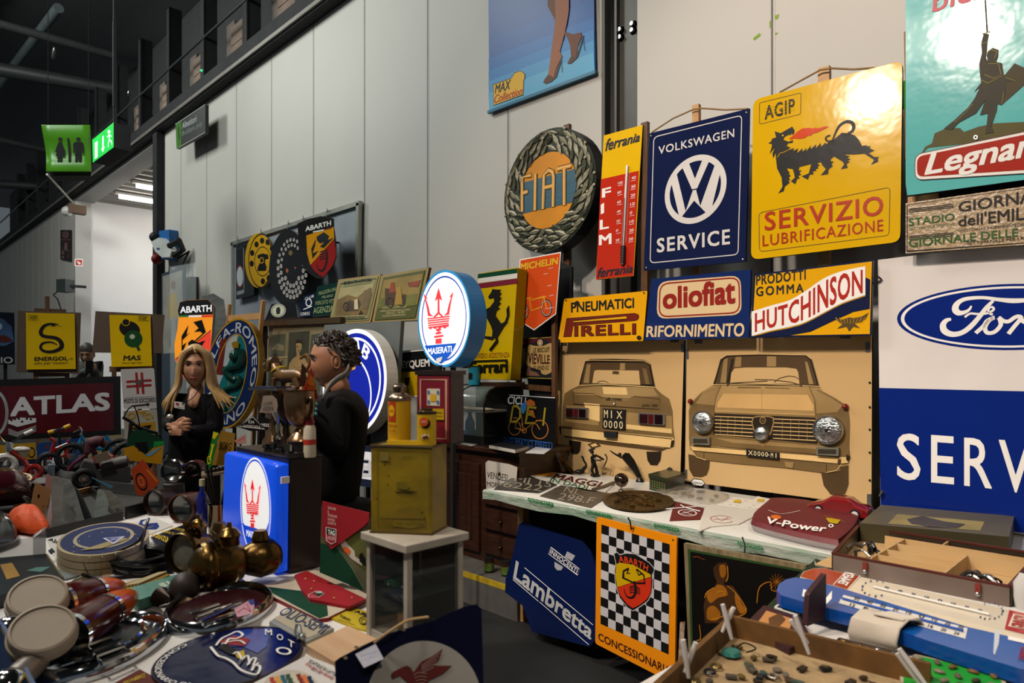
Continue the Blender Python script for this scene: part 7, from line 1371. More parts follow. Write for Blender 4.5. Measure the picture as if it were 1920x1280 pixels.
b = MB(); b.pp(pl,c9([(735,293),(795,325),(770,365),(715,335)]),PT('#9a9aa0'),1); b.pp(pl,c9([(640,370),(705,410),(690,435),(660,435),(640,410)]),PT('#9a9aa0'),1); bd = c9([(615,262),(830,425),(815,470),(595,310)]); b.pp(pl,bd,EN('#0a1740'),2); b.st(pl,bd,.9,WHT,3,closed=True); b.tx(pl,'INNOCENTI',None,None,PT('#c4c4c4'),3,.04,0,1.05,lambda u,v: (1031 + 51 * u + 3 * v,1036.5 + 38 * u - 8 * v)); b.obj('maker_badge',t)
pl = Pl((0,2.712,0),(0,-1,0)); cb = cc(1240,960,4); t = T('framed_picture','dark framed picture of a bronze muscular figure hanging below right table','picture',pl.p(1360,1220,-.01)); b = MB(); b.board(pl,cb([(168,233),(1085,400),(1085,1250),(205,1085)]),.025,WD('#8a7a58','#5c4e36',6,(10,10,1))); b.obj('frame',t)
b = MB(); b.pp(pl,cb([(200,275),(1060,430),(1060,1230),(225,1070)]),PT('#26401c'),1); b.pp(pl,cb([(220,295),(1050,445),(1050,1230),(240,1060)]),M('#0c0a09',.3),2); b.obj('ground',t)
b = MB(); BZ,BZ2,BZ3 = PT('#3c2410',.3),PT('#8a5412',.3),PT('#b8751a',.2)
b.pp(pl,cb([(390,415),(430,378),(490,375),(508,420),(500,500),(470,525),(480,545),(540,550),(600,640),(650,720),(640,760),(560,770),(540,830),(330,830),(320,700),(340,600),(400,560),(420,520),(400,480)]),BZ,3)
for L in ([(340,600),(400,565),(430,540),(480,560),(500,620),(430,640),(370,680)],[(440,400),(480,395),(490,450),(470,490),(445,470)],[(560,600),(610,690),(640,730),(600,760),(560,680)],[(350,720),(400,700),(450,760),(420,810),(350,800)]): b.pp(pl,cb(L),BZ2,4,sm=3)
for L in ([(500,550),(560,600),(640,720),(620,765),(560,780)],[(500,400),(505,480),(490,520)],[(420,600),(470,590),(480,620)],[(330,640),(345,600),(400,562)],[(290,840),(300,940),(270,960)],[(380,800),(460,780),(540,700)]): b.st(pl,cb(L),1.4,BZ3,5,sm=3)
b.pp(pl,cb([(260,1050),(300,950),(400,915),(480,930),(460,1020),(380,1080)]),PT('#2f4a18',.4),3); b.st(pl,cb([(720,680),(740,560),(820,520),(830,580),(870,590)]),2,BZ2,4,sm=3)
for k in range(14): a = k * .45; b.st(pl,cb([(870,520),(870 + 60 * math.cos(a),520 + 60 * math.sin(a))]),.8,BZ2,4)
b.st(pl,cb([(240,335),(270,330),(330,355)]),1.2,PT('#7a3a20'),4); b.obj('figure',t); b = MB(); b.tube([pl.p(1397,1036,.005),pl.p(1399,1020,.01),pl.p(1396,1005,.02)],.004,STEEL,5); b.obj('hook',t)
b = MB(); b.board(Pl((0,2.73,0),(0,-1,0)),[(1275,1166),(1284,1165),(1280,1252),(1271,1250)],.004,M('#5a2218',.5,h2='#b8a890',sc_=30)); tag(b.obj('folded_leaflet'),'narrow red and white folded leaflet between chequered sign and framed picture','leaflet')
# --- goods on the long right table
def tsheet(name,label,cat,pts,m,th=.004,z=0,group=None):
    P = moved(TAB,z + th); t = T(name,label,cat,P.p(sum(p[0] for p in pts) / len(pts),sum(p[1] for p in pts) / len(pts),-th),group); b = MB(); b.board(P,pts,th,m); b.obj('sheet',t); return P,t
cm = cc(820,780,4); cn = cc(1100,840,4.795)
P,t = tsheet('number_plate','old dark number plate with pale digits at the left end of right table','plate',cm([(425,545),(600,435),(905,508),(760,572)]),M('#34312c',.3,var=.3,sc_=12),.006)
b = MB(); DGT = PT('#8a8272'); b.tx(P,'MI 15',None,None,DGT,1,.0,0,1,lambda u,v: (964 + 68 * u + 4 * v,902 + 12 * u - 11 * v)); b.tx(P,'6222',None,None,DGT,1,.0,0,1,lambda u,v: (942 + 72 * u + 6 * v,913 + 8 * u - 11 * v)); b.obj('lettering',t)
P,t = tsheet('number_plate','worn brown number plate in front of the bronze plate','plate',cm([(770,595),(930,515),(1310,580),(1150,682)]),M('#4a443a',.4,var=.35,sc_=12),.006)
b = MB(); b.tx(P,'NL',None,None,DGT,1,.0,0,1,lambda u,v: (1056 + 30 * u + 6 * v,922 + 6 * u - 10 * v)); b.tx(P,'298.F',None,None,DGT,1,.0,0,1,lambda u,v: (1044 + 66 * u + 8 * v,936 + 9 * u - 12 * v)); b.obj('lettering',t)
P,t = tsheet('enamel_plate','white and yellow soup cube sign with dark red lettering on right table','sign',cm([(690,442),(790,412),(905,425),(1140,455),(1320,510),(1260,570),(1130,560),(900,512)]),PT('#cfcbc2',r=.2),.006)
b = MB(); b.pp(P,cm([(695,442),(790,415),(890,428),(850,452)]),PT('#b87a14'),1); b.tx(P,'MAGGI',None,None,PT('#4a1410'),1,.05,.2,1,lambda u,v: (1034 + 92 * u + 5 * v,897 + 17 * u - 10 * v)); b.tx(P,'IN DADI',None,None,PT('#1f5a34'),1,.02,0,1,lambda u,v: (1030 + 70 * u + 4 * v,903 + 15 * u - 8 * v)); b.obj('lettering',t)
base = [TAB.p(*p) for p in oval(1197,943,67,19,44,rot=2)]; ce = sum(base,V()) / 44; t = T('relief_plate','round dark bronze relief plate on the right table','plate',ce); rr = lambda f,h: [ce + (p - ce) * f + up * h for p in base]
b = MB(); BP = M('#33240f',.3,.7,h2='#5c4218',sc_=18,bump=.8); b.loft([rr(.9,0),rr(1,.008),rr(1,.016),rr(.9,.014),rr(.86,.008),rr(.6,.012),rr(.3,.016),rr(.02,.018)],BP); b.obj('disc',t); b = MB()
for k in range(30): a = k * 2.4; f = .15 + .5 * (k / 30); b.ball(ce + (base[k * 7 % 44] - ce) * f + up * .016,(.02,.012,.008),BP,n=8,k=5)
b.obj('relief',t)
# figures
FG = M('#1f1a14',.3,.5,var=.3); GO = M('#8a6020',.2,.9,h2='#3a2a12',sc_=14)
def at_tab(px,py): return TAB.p(px,py)
def fpl(px,py): return facing(px,py,TAB.t(px,py))
pl = fpl(1120,893); t = T('archer_figure','dark bronze archer statuette drawing a bow','statuette',at_tab(1120,893)); o = lambda x,y,d=0: pl.p(x,y,d); b = MB()
b.ball(o(1116,893,0) + up * .008,(.035,.03,.014),FG); b.tube([o(1120,890),o(1118,878),o(1114,868)],[.012,.011,.014],FG); b.tube([o(1114,892,.03),o(1110,880,.03),o(1112,868)],[.009,.010,.012],FG); b.tube([o(1113,870),o(1112,858),o(1115,852)],[.016,.018,.015],FG,10); b.ball(o(1110,847),.014,FG,n=10,k=8); b.tube([o(1104,845),o(1108,842),o(1116,841)],[.006,.01,.004],FG)
b.tube([o(1116,853),o(1124,856,.01),o(1132,861,.02)],.008,FG,6); b.tube([o(1110,854),o(1118,862,.02),o(1128,862,.02)],.007,FG,6); b.obj('body',t); b = MB(); b.tube(smooth([o(1134,850,.02),o(1138,857,.02),o(1136,866,.02),o(1132,874,.02)]),.004,FG,6); b.obj('bow',t)
pl = fpl(1088,889); t = T('swan_figure','small dark swan figure left of the bronze archer','statuette',at_tab(1086,889)); b = MB(); b.ball(o(1087,884),(.035,.02,.016),FG,Matrix.Rotation(.8,3,'Z')); b.tube(smooth([o(1092,882),o(1099,872),o(1094,862),o(1093,856)]),[.012] * 6 + [.007] * 12 + [.009],FG,8); b.tube([o(1093,855),o(1089,857)],[.008,.003],FG); b.obj('body',t)
pl = fpl(1185,900); t = T('winged_figure','dark bronze winged lady mascot leaning forward','statuette',at_tab(1196,903)); b = MB(); b.lathe(at_tab(1200,903),[(0,0),(.028,0),(.024,.015),(.012,.03),(0,.032)],FG,14)
b.tube([o(1200,897),o(1190,880),o(1178,865),o(1167,855)],[.014,.018,.020,.012],FG,10); b.ball(o(1162,852),.013,FG,n=10,k=8); b.tube([o(1166,858),o(1155,852),o(1147,847),o(1144,844)],[.008,.007,.005,.003],FG,6); b.obj('body',t); b = MB(); b.slab([o(x,y,.02) for x,y in ((1166,854),(1172,848),(1180,849),(1190,862),(1199,882),(1205,898),(1196,890),(1182,874))],-pl.n * .012,FG); b.obj('wing',t,bev=.004)
pl = fpl(1055,885); t = T('gold_figure','gilded twisted figure fragment at the left back of right table','statuette',at_tab(1058,887)); b = MB(); b.tube(smooth([o(1042,846),o(1048,858),o(1052,870),o(1056,884)]),[.03,.028,.026,.024,.022,.02,.018,.02,.022,.02,.018,.016,.016,.016,.016,.016,.016,.016,.016],M('#5c4a36',.5),10); b.tube(smooth([o(1052,856,.02),o(1058,866,.02),o(1064,874,.02),o(1074,886,.02)]),.017,GO,8); b.obj('body',t)
c = at_tab(1165,920); t = T('globe_mascot','bronze round globe mascot on a small stand beside the green tin','mascot',c); b = MB(); b.lathe(c,[(0,0),(.02,0),(.018,.006),(.006,.012),(.007,.03),(0,.03)],STEEL,14); b.obj('stand',t); b = MB(); b.ball(c + up * .065,.042,M('#5a4a40',.12,.9),n=20,k=14); b.obj('globe',t)
b = MB(); pp_ = moved(TAB,.012); b.tube([pp_.p(1112,918),pp_.p(1130,913),pp_.p(1150,905)],.012,M('#6a6258',.3,.7)); tag(b.obj('hook_tool'),'dull metal handle lying beside the globe mascot','tool')
c0 = at_tab(1245,921); L = Loc(at_tab(1224,920),34); t = T('tin_box','dark green patterned tin box in front of the cream boards','tin',c0); TB = M('#242a18',.3,var=.2); b = MB(); vx_ = at_tab(1249,926) - at_tab(1217,917); vy_ = at_tab(1290,913) - at_tab(1249,926); A = at_tab(1217,917); q = [A,A + vx_,A + vx_ + vy_ * .85,A + vy_ * .85]; hh = .085
b.slab([p + up * hh for p in q],-up * hh,TB); b.obj('box',t,bev=.006); b = MB(); b.slab([p + up * (hh + .008) for p in [A - vx_ * .03 - vy_ * .02,A + vx_ * 1.03 - vy_ * .02,A + vx_ * 1.03 + vy_ * .87,A - vx_ * .03 + vy_ * .87]],-up * .022,TB); b.obj('lid',t,bev=.006)
b = MB(); nn = vx_.cross(up).normalized(); nn = nn if nn.dot(CAM - A) > 0 else -nn
for i in range(7):
    for j in range(4): b.ball(A + vx_ * (.08 + .14 * i) + up * (.012 + .014 * j) + nn * .001,(.005,.005,.004),PT('#5c8a44' if (i + j) % 3 else '#a05a34'),n=6,k=4)
b.obj('pattern',t)
b = MB(); G_ = moved(TAB,.015)
def bag(label,pts,bits):
    t = T('plastic_bag',label,'bag',TAB.p(*pts[0])); c = sum((TAB.p(*p) for p in pts),V()) / len(pts); b = MB(); rg = [[c + (TAB.p(*p) - c) * f + up * z for p in smooth(pts,True,3)] for f,z in ((1,.001),(.95,.012),(.7,.024),(.3,.028),(.02,.03))]; b.loft(rg,M('#a8a090',.12,alpha=.38,var=.2,bump=.8),True,False); b.obj('film',t)
    for i,m in enumerate(bits): f = random.uniform(.1,.7); p = c + (TAB.p(*pts[i % len(pts)]) - c) * f; b = MB(); b.ball(p + up * .009,(random.uniform(.012,.03),.014,.008),M(m,.3,.3),Matrix.Rotation(i,3,'Z'),10,6); b.obj('badge',t)
bag('clear bag of metal badges behind the bronze plate',[(1228,923),(1268,910),(1300,913),(1290,930),(1250,936)],('#8a7a1c','#2a2a30','#4a4a50','#6a5a3a','#8c8466','#3a3a3a'))
bag('clear bag with dark red badge behind the burgundy pennant',[(1275,932),(1310,918),(1368,930),(1345,946),(1300,942)],('#5a1420','#2c2c30','#5a5a56','#7a6a50','#4a3a34','#6a1c24'))
P,t = tsheet('pennant','burgundy pennant with white emblem and cord on right table','pennant',cn([(745,652),(790,475),(1060,540),(1020,640)]),PT('#5c1a1c'),.003)
b = MB(); b.rg(P,*cn([(905,582)])[0],18,6,.88,WHT,1,4); b.st(P,cn([(850,590),(950,565)]),2,WHT,1); b.st(P,cn([(870,570),(950,600)]),1.6,WHT,1); b.st(P,cn([(850,600),(960,600)]),1,WHT,1); b.obj('emblem',t); b = MB(); b.tube([TAB.p(x,y,.008) for x,y in smooth(cn([(700,560),(900,545),(1080,530)]))],.003,WHT,5); b.tube([TAB.p(x,y,.008) for x,y in cn([(845,522),(880,545),(1020,580)])],.003,WHT,5); b.obj('cord',t)
P,t = tsheet('pennant','white pennant with faded red emblem hanging over the table edge','pennant',cn([(1002,752),(1060,535),(1130,502),(1600,560),(1370,680),(1110,705)]),PT('#c4beb4'),.005); b = MB(); b.rg(P,*cn([(1215,640)])[0],22,7,.93,PT('#a04a34'),1,4,a0=20,a1=330); b.st(P,cn([(1130,640),(1290,640)]),2,PT('#a04a34'),1); b.st(P,cn([(1160,620),(1210,655),(1270,625)]),1.5,PT('#a04a34'),1); b.obj('emblem',t)
for k,(q,l) in enumerate((([(1160,500),(1330,440),(1490,470),(1420,535)],'left white sticker sheet with yellow print'),([(1390,535),(1540,430),(1790,500),(1640,545)],'right white sticker sheet with yellow print'))):
    P,t = tsheet('sticker_sheet',l + ' behind the red shirt pack','sheet',cn(q),PT('#cfcac0'),.003 + .006 * k,.0); b = MB();
    for i in range(3):
        for j in range(4): x,y = q[0][0] + (q[2][0] - q[0][0]) * (.2 + .2 * j) ,q[0][1] + 5 - 22 * i + 8 * j; b.st(P,cn([(x + i * 40 - 20,y - 6),(x + i * 40 + 10,y - 4)]),1.6,PT('#b8901c'),1)
    b.pp(P,cn([(q[1][0],q[1][1] + 25),(q[1][0] + 60,q[1][1] + 32),(q[1][0] + 50,q[1][1] + 55),(q[1][0] - 10,q[1][1] + 48)]),PT('#c8a010'),2); b.obj('print',t)
# red shirt pack
pts = [(1410,988),(1414,978),(1440,954),(1446,950),(1490,951),(1540,960),(1606,980),(1613,986),(1602,1010),(1576,1034),(1566,1036),(1500,1022),(1416,999)]; t = T('shirt_pack','red folded shirt with white lettering in clear wrap on right table','shirt',TAB.p(1510,1000)); c = sum((TAB.p(*p) for p in pts),V()) / len(pts)
lv = lambda f,z: [c + (TAB.p(*p) - c) * f + up * z for p in smooth(pts,True,4)]
b = MB(); b.loft([lv(1.05,.001),lv(1.06,.02),lv(1.0,.03)],FILM,True,False); b.obj('clear_wrap',t); b = MB(); b.loft([lv(.97,.006),lv(1.0,.03),lv(.97,.05),lv(.85,.058),lv(.4,.060),lv(.02,.060)],M('#5e1218',.6,var=.2,sc_=5,bump=.25)); b.obj('shirt',t)
P = flat(TZ + .062); b = MB(); b.tx(P,'V-Power',None,None,WHT,0,.05,.1,1,lambda u,v: (1436 + 118 * u + 3 * v - 6 * u,980 + 17 * u - 12 * v + 6 * u * u * 0 - 8 * u * (1 - u) * -1)); b.rg(P,1558,985,5,3.6,.5,WHT,0); b.pp(P,[(1548,970),(1576,974),(1570,982),(1554,979)],PT('#b89a10'),0); b.st(P,[(1544,966),(1584,978)],1,PT('#b89a10'),0); b.el(P,1455,969,10,4,PT('#c8641c'),0,5); b.st(P,smooth([(1440,956),(1465,963),(1500,957)]),2.4,PT('#c4b4b0'),0); b.obj('lettering',t)
c = TAB.p(1572,974) + up * .0; b = MB(); c2_ = TAB.p(1575,977); L = Loc(c2_,3); b.slab([L(x,y,.03) for x,y in ((-.16,-.06),(.15,-.06),(.17,.06),(-.14,.07))],-up * .03,M('#111012',.4,bump=.5,var=.3)); tag(b.obj('black_bag'),'black lumpy bag under the red model car','bag')
mini_car('red model sports car on a black base behind the shirt pack',c2_ + up * .0305,183,.27,M('#7a1418',.15,coat=.6,var=.05))
# --- open compartment box
bx0,bx1,by0,by1 = -.94,-.42,2.55,3.07; bh = .06; t = T('compartment_box','open shallow leathery box with pale wooden compartments on right tables','box',(-.68,2.8,TZ)); BXM = M('#7a6a60',.5,h2='#5a4a40',sc_=4); EDG = PT('#4a2018',.2); PW = WD('#c8a878','#b8935e',3,(1,10,1))
bxl = lambda y: bx0 - .09 * (y - by0) / (by1 - by0)
for nm,q in (('front_wall',[(bx0,by0),(bx1,by0)]),('back_wall',[(bxl(by1),by1),(bx1,by1)]),('left_wall',[(bx0,by0),(bxl(by1),by1)]),('right_wall',[(bx1,by0),(bx1,by1)])):
    b = MB(); b.bar(V((*q[0],TZ + bh / 2)),V((*q[1],TZ + bh / 2)),.012,bh,BXM if nm == 'front_wall' else M('#2c2216',.4)); b.bar(V((*q[0],TZ + bh + .003)),V((*q[1],TZ + bh + .003)),.014,.006,EDG); b.obj(nm,t)
b = MB(); b.box(((bx0 + bx1) / 2 - .04,(by0 + by1) / 2,TZ + .005),(bx1 - bx0 + .06,by1 - by0 - .02,.008),PW); b.obj('floor_board',t)
for (xa,ya,xb,yb,hz) in ((-.90,2.98,-.43,2.98,.05),(-.86,2.88,-.43,2.88,.05),(-.83,2.76,-.60,2.76,.05),(-.83,2.66,-.60,2.66,.05),(-.83,2.60,-.83,2.98,.05),(-.60,2.57,-.60,2.88,.05),(-.70,2.98,-.70,3.06,.05)):
    b = MB(); b.bar(V((xa,ya,TZ + .01 + hz / 2)),V((xb,yb,TZ + .01 + hz / 2)),.006,hz,PW); b.obj('divider',t)
for x in (-.83,-.50): b = MB(); b.box((x,by0 - .012,TZ + .042),(.014,.006,.03),M('#7a2c24',.3)); b.ball((x,by0 - .014,TZ + .024),.008,STEEL,n=8,k=6); b.obj('clasp',t)
for (cx_,cy_,n,w_) in ((-.90,2.80,9,.05),(-.52,2.68,9,.07)):
    for i in range(n):
        x,y = cx_ + random.uniform(-w_,w_) * .6,cy_ + random.uniform(-.08,.08); a = random.uniform(0,3); b = MB(); l = random.uniform(.03,.07); z = TZ + .02 + .004 * i; b.tube(smooth([V((x - l * .5 * math.cos(a),y - l * .5 * math.sin(a),z)),V((x,y,z + .015)),V((x + l * .5 * math.cos(a),y + l * .5 * math.sin(a),z + .004))]),random.uniform(.004,.009),M(random.choice(('#2a2826','#4a4844','#6a6660')),.25,.8),7)
        tag(b.obj('metal_part'),'dark curved metal part loose in the ' + ('left' if cx_ < -.7 else 'right') + ' compartment of the open box','metal part','metal parts in the open box')
q = [(1652,946),(1902,967),(1892,1006),(1612,980)]; P = flat(TZ + .085); t = T('box_cover','grey green box lid with old picture label behind the open compartment box','lid',TAB.p(1760,985)); b = MB(); b.slab([P.p(*p) for p in q],-up * .075,M('#57503e',.5,h2='#484234',sc_=3),M('#3a341c',.5)); b.obj('lid',t,bev=.006); b = MB(); b.pp(P,[(1682,964),(1846,978),(1838,995),(1665,982)],PT('#8a7c4c',.3),1); b.pp(P,[(1700,974),(1730,968),(1770,978),(1810,983),(1795,991),(1740,988),(1708,982)],PT('#3a3434',.5),2); b.obj('picture_label',t)
# --- thermometers and goods on the front right table
P,t = tsheet('green_folder','dark green folder edge beside the blue thermometer','folder',[(1530,1047),(1566,1060),(1560,1082),(1480,1142),(1438,1156),(1432,1142),(1495,1078)],PT('#142a1c'),.006)
b = MB(); b.st(P,smooth([(1528,1052),(1530,1060),(1545,1064),(1562,1062)]),.8,WHT,1); b.obj('print',t)
P = flat(TZ + .024); ck = cc(1440,960,4); t = T('thermometer_sign','cream and red confectionery thermometer sign lying behind the blue one','thermometer',TAB.p(1700,1130)); TQ_ = [(1500,1081),(1507,1071),(1527,1065),(1548,1065),(1565,1070),(1890,1143),(1990,1166),(1990,1215),(1886,1184),(1590,1106),(1560,1098)]
b = MB(); b.board(P,TQ_,.02,EN('#cfc3ac')); b.obj('panel',t); b = MB(); b.pp(P,[(1501,1081),(1508,1072),(1527,1066),(1548,1066),(1565,1071),(1612,1081),(1588,1105),(1560,1097)],EN('#9c3a1c'),1); b.pp(P,ck([(1810,735),(2100,800),(2100,960),(1775,880)]),EN('#a8342a'),1); b.pp(P,ck([(1840,765),(2000,800),(2000,900),(1800,860)]),PT('#d0c4b0'),2); b.obj('red_field',t)
b = MB(); KQ = ck([(580,452),(690,480),(600,578),(490,548)]); b.st(P,KQ,.8,WHT,2,closed=True); b.pp(P,ck([(590,462),(672,482),(592,565),(508,545)]),EN('#9c3a1c'),2)
kf = lambda L: lambda u,v: tuple(L[0][i] + (L[1][i] - L[0][i]) * u + (L[2][i] - L[0][i]) * v for i in (0,1))
b.tx(P,'KEMMEL',None,None,WHT,3,.05,0,1,kf(ck([(655,470),(590,560),(580,455)]))); b.tx(P,'KEMMEL',None,None,EN('#a8342a'),3,.05,0,1,kf(ck([(1990,810),(1960,900),(1850,775)])))
for i,ch in enumerate('confiserie'): a = math.radians(-60 - i * 26); x,y = 800 + 105 * math.cos(a),580 + 58 * math.sin(a); b.tx(P,ch,None,None,PT('#2a3a6a'),1,.02,0,1,kf(ck([(x,y),(x + 14,y + 4),(x + 6,y - 16)])))
for i,ch in enumerate('chocolaterie'): a = math.radians(-110 + i * 22); x,y = 1650 + 100 * math.cos(a),750 + 60 * math.sin(a); b.tx(P,ch,None,None,PT('#2a3a6a'),1,.02,0,1,kf(ck([(x,y),(x + 14,y + 4),(x + 6,y - 16)])))
for i,s_ in enumerate(('50','40','30','10','0','10','20','30')): x,y = 870 + i * 100,572 + i * 24; b.tx(P,s_,None,None,PT('#2a3a6a'),1,.02,0,1,kf(ck([(x,y),(x + 32,y + 8),(x + 8,y - 16)])))
b.obj('lettering',t); b = MB(); b.tube([P.p(*p,.006) for p in ck([(790,572),(1660,780)])],.004,M('#d8d4cc',.1),6); b.obj('glass_tube',t)
P = flat(TZ + .062); t = T('thermometer_sign','long blue thermometer board with white scale lying in front','thermometer',TAB.p(1700,1180)); BQ = [(1456,1106),(1461,1094),(1473,1086),(1490,1082),(1515,1085),(1580,1103),(1815,1175),(1990,1215),(1990,1262),(1915,1254),(1738,1200),(1615,1155),(1515,1130),(1465,1116)]
b = MB(); b.board(P,BQ,.035,M('#0c4f9a',.2,var=.05),M('#0a3f86',.15)); b.obj('panel',t,bev=.008); b = MB(); b.pp(P,ck([(567,622),(1497,872),(1480,952),(527,684)]),PT('#d0ccc4',r=.3),1); b.pp(P,ck([(265,578),(300,590),(300,630),(400,660),(440,640),(480,590),(478,650),(440,690),(390,685),(255,630)]),WHT,1); b.pp(P,ck([(1800,930),(1990,970),(1990,1000),(1800,958)]),WHT,1); b.pp(P,ck([(1700,890),(1740,890),(1730,990),(1700,1075),(1690,1060)]),PT('#b8c0c8'),1); b.obj('white_print',t)
b = MB();
for i in range(9): f = i / 8; x,y = 640 + 780 * f,655 + 213 * f; b.tx(P,str((50,40,30,20,10,0,10,20,30)[i]),None,None,INK,2,.02,0,1,kf(ck([(x,y + 4),(x + 40,y + 14),(x + 12,y - 20)]))); b.tx(P,str((12,8,4,0,4,8,16,20,24)[i]),None,None,INK,2,.02,0,1,kf(ck([(x - 30,y + 52),(x + 8,y + 62),(x - 20,y + 30)])))
b.st(P,ck([(600,660),(1450,900)]),.6,INK,2); b.tx(P,'RAMAZZOTTI',None,None,PT('#8a1c1c'),2,.05,0,1,kf(ck([(1875,1110),(2060,1160),(1900,1010)]))); b.obj('lettering',t); b = MB(); b.tube([P.p(*p,.006) for p in ck([(555,660),(1465,905)])],.0035,M('#1c4a9a',.1),6); b.obj('glass_tube',t)
# jewellery box, calculator, roll, trays
t = T('jewel_box','open maroon box with upright lid and tan card beside the blue thermometer','box',TAB.p(1450,1185)); MR = M('#2e0c12',.6); P = flat(TZ + .03); b = MB(); b.slab([P.p(*p) for p in [(1394,1172),(1432,1134),(1500,1156),(1522,1196),(1480,1215)]],-up * .028,MR); b.obj('base',t); b = MB(); b.pp(P,[(1413,1178),(1437,1145),(1488,1161),(1474,1194)],PT('#b07a48'),1); b.pp(P,[(1441,1160),(1462,1150),(1473,1162),(1458,1178),(1442,1172)],PT('#5a3c24',.4),2); b.obj('card',t)
A,B_ = TAB.p(1504,1192,.03),TAB.p(1540,1176,.03); b = MB(); nb = (B_ - A).cross(up).normalized() * .014; b.slab([A,B_,B_ + up * .125,A + up * .085 + (B_ - A) * .12],nb,MR); b.obj('lid',t,bev=.004)
P = flat(TZ + .02); t = T('calculator','small white calculator with dark keys behind the maroon box','calculator',TAB.p(1476,1142)); b = MB(); b.slab([P.p(*p) for p in rrect([(1450,1138),(1464,1127),(1500,1138),(1496,1152)],4)],-up * .018,PT('#b8b8b4')); b.obj('body',t); b = MB(); b.pp(P,[(1456,1138),(1466,1133),(1495,1141),(1490,1147)],PT('#22262c'),1); b.obj('keypad',t)
t = T('paper_roll','crumpled white cardboard sleeve lying in front of the blue thermometer','sleeve',TAB.p(1665,1205)); A,B_ = TAB.p(1622,1200),TAB.p(1708,1222); d = (B_ - A); w_ = V((.32,.95,0)).normalized(); b = MB(); pr = [(-.05,.0),(-.062,.03),(-.05,.062),(-.015,.078),(.03,.07),(.055,.045),(.055,0)]
b.loft([[A + d * f + w_ * (y * s_) + up * (.005 + z * s_) for y,z in pr] for f,s_ in ((-.06,.85),(0,1),(.5,.96),(1,1.02),(1.04,1))],M('#b8ac9c',.7,var=.08,bump=.2),False,False); b.obj('sleeve',t,solid=.004); b = MB(); b.slab([A + d * f + w_ * .0 + w_ * y + up * (.088 + zz) for f,y,zz in ((.35,-.03,0),(1.0,-.03,0),(1.0,.04,-.006),(.35,.04,-.006))],-up * .004,PT('#cfc4b4')); b.obj('flap',t)
t = T('jewel_tray','dark tray of shiny jewellery in front of the cardboard sleeve','tray',TAB.p(1625,1225)); P = flat(TZ + .02); b = MB(); b.slab([P.p(*p) for p in rrect([(1572,1194),(1706,1226),(1690,1255),(1556,1216)],4)],-up * .018,M('#241a18',.3)); b.obj('tray',t);
for i in range(14): p = P.p(1580 + (i % 7) * 16 + random.uniform(-3,3),1204 + (i % 7) * 4.2 + (i // 7) * 12); b = MB(); b.ball(p + up * .004,(random.uniform(.005,.010),.006,.005),random.choice((STEEL,BRASS,GO)),Matrix.Rotation(i * 1.7,3,'Z'),8,5); tag(b.obj('jewel'),'shiny brooch lying in the dark jewellery tray','jewel','jewels in the dark tray')
t = T('green_tray','bright green lined tray of small finds at the bottom right','tray',TAB.p(1790,1270)); P = flat(TZ + .022); b = MB(); b.slab([P.p(*p) for p in [(1686,1240),(1716,1226),(1884,1264),(1890,1310),(1690,1310)]],-up * .02,PT('#a89a84')); b.pp(P,[(1692,1241),(1718,1229),(1876,1265),(1880,1310),(1696,1310)],PT('#1f8a2c'),1); b.obj('tray',t)
for i in range(13):
    p = flat(TZ + .024).p(1722 + (i % 5) * 34 + random.uniform(-6,6) + (i // 5) * 8,1236 + (i % 5) * 8.5 + (i // 5) * 17); b = MB(); b.ball(p + up * .004,(.013,.007,.005),M(random.choice(('#6a5a4c','#8a7a6a','#4a3c30','#7a5a34')),.4,.4),Matrix.Rotation(i * 2.1,3,'Z'),8,5); tag(b.obj('small_find'),'small brownish find on the green lined tray','trinket','finds on the green tray')
# wooden tray at the front with trinkets and pegs
WT = WD('#6e4a1c','#4a3010',5,(3,3,3),.6); t = T('wooden_tray','rough wooden tray full of trinkets on linen in the near right corner','tray',TAB.p(1500,1260)); hw = .05; W3 = lambda x,y,z: flat(TZ + z).p(x,y)
A,B_,C_ = TAB.p(1372,1200),TAB.p(1745,1298),TAB.p(1240,1330)
b = MB(); b.bar(A + up * .034,B_ + up * .034,.014,.064,WT); b.obj('back_rim',t); b = MB(); b.bar(A + up * .034,C_ + (C_ - A) * .5 + up * .034,.014,.064,WT); b.obj('left_rim',t)
D_ = C_ + (B_ - A); b = MB(); b.slab([p + up * .012 for p in (A,B_,D_ + (C_ - A) * .5,C_ + (C_ - A) * .5)],-up * .01,M('#927a56',.85,var=.2,sc_=20,bump=.3)); b.obj('linen',t)
u_,v_ = (B_ - A),(C_ - A) * 1.3
for i in range(84):
    fu,fv = random.uniform(.05,.95),random.uniform(.08,.95); p = A + u_ * fu + v_ * fv + up * .016; k = i % 4; b = MB(); m = M(random.choice(('#2a2624','#5a5650','#3a5a54','#6a5a2c','#7a7268','#4a3a2a','#1c2430')),.3,.5)
    if k == 0: b.lathe(p,[(0,0),(.011,0),(.011,.004),(0,.005)],m,12)
    elif k == 1: b.ball(p + up * .004,(.012,.008,.005),m,Matrix.Rotation(i,3,'Z'),8,5)
    elif k == 2: b.tube([p + V((.012 * math.cos(a),.012 * math.sin(a),.004)) for a in [2 * PI * j / 12 for j in range(12)]],.003,m,6,True)
    else: b.box(p + up * .004,(.026,.014,.006),m,Matrix.Rotation(i * .9,3,'Z'))
    tag(b.obj(('coin','pebble_badge','metal_ring','metal_plaque')[k]),('round flat medal','small oval badge','thin metal ring','small flat plaque')[k] + ' lying on linen in the wooden tray','trinket','trinkets in the wooden tray: ' + ('medals','badges','rings','plaques')[k])
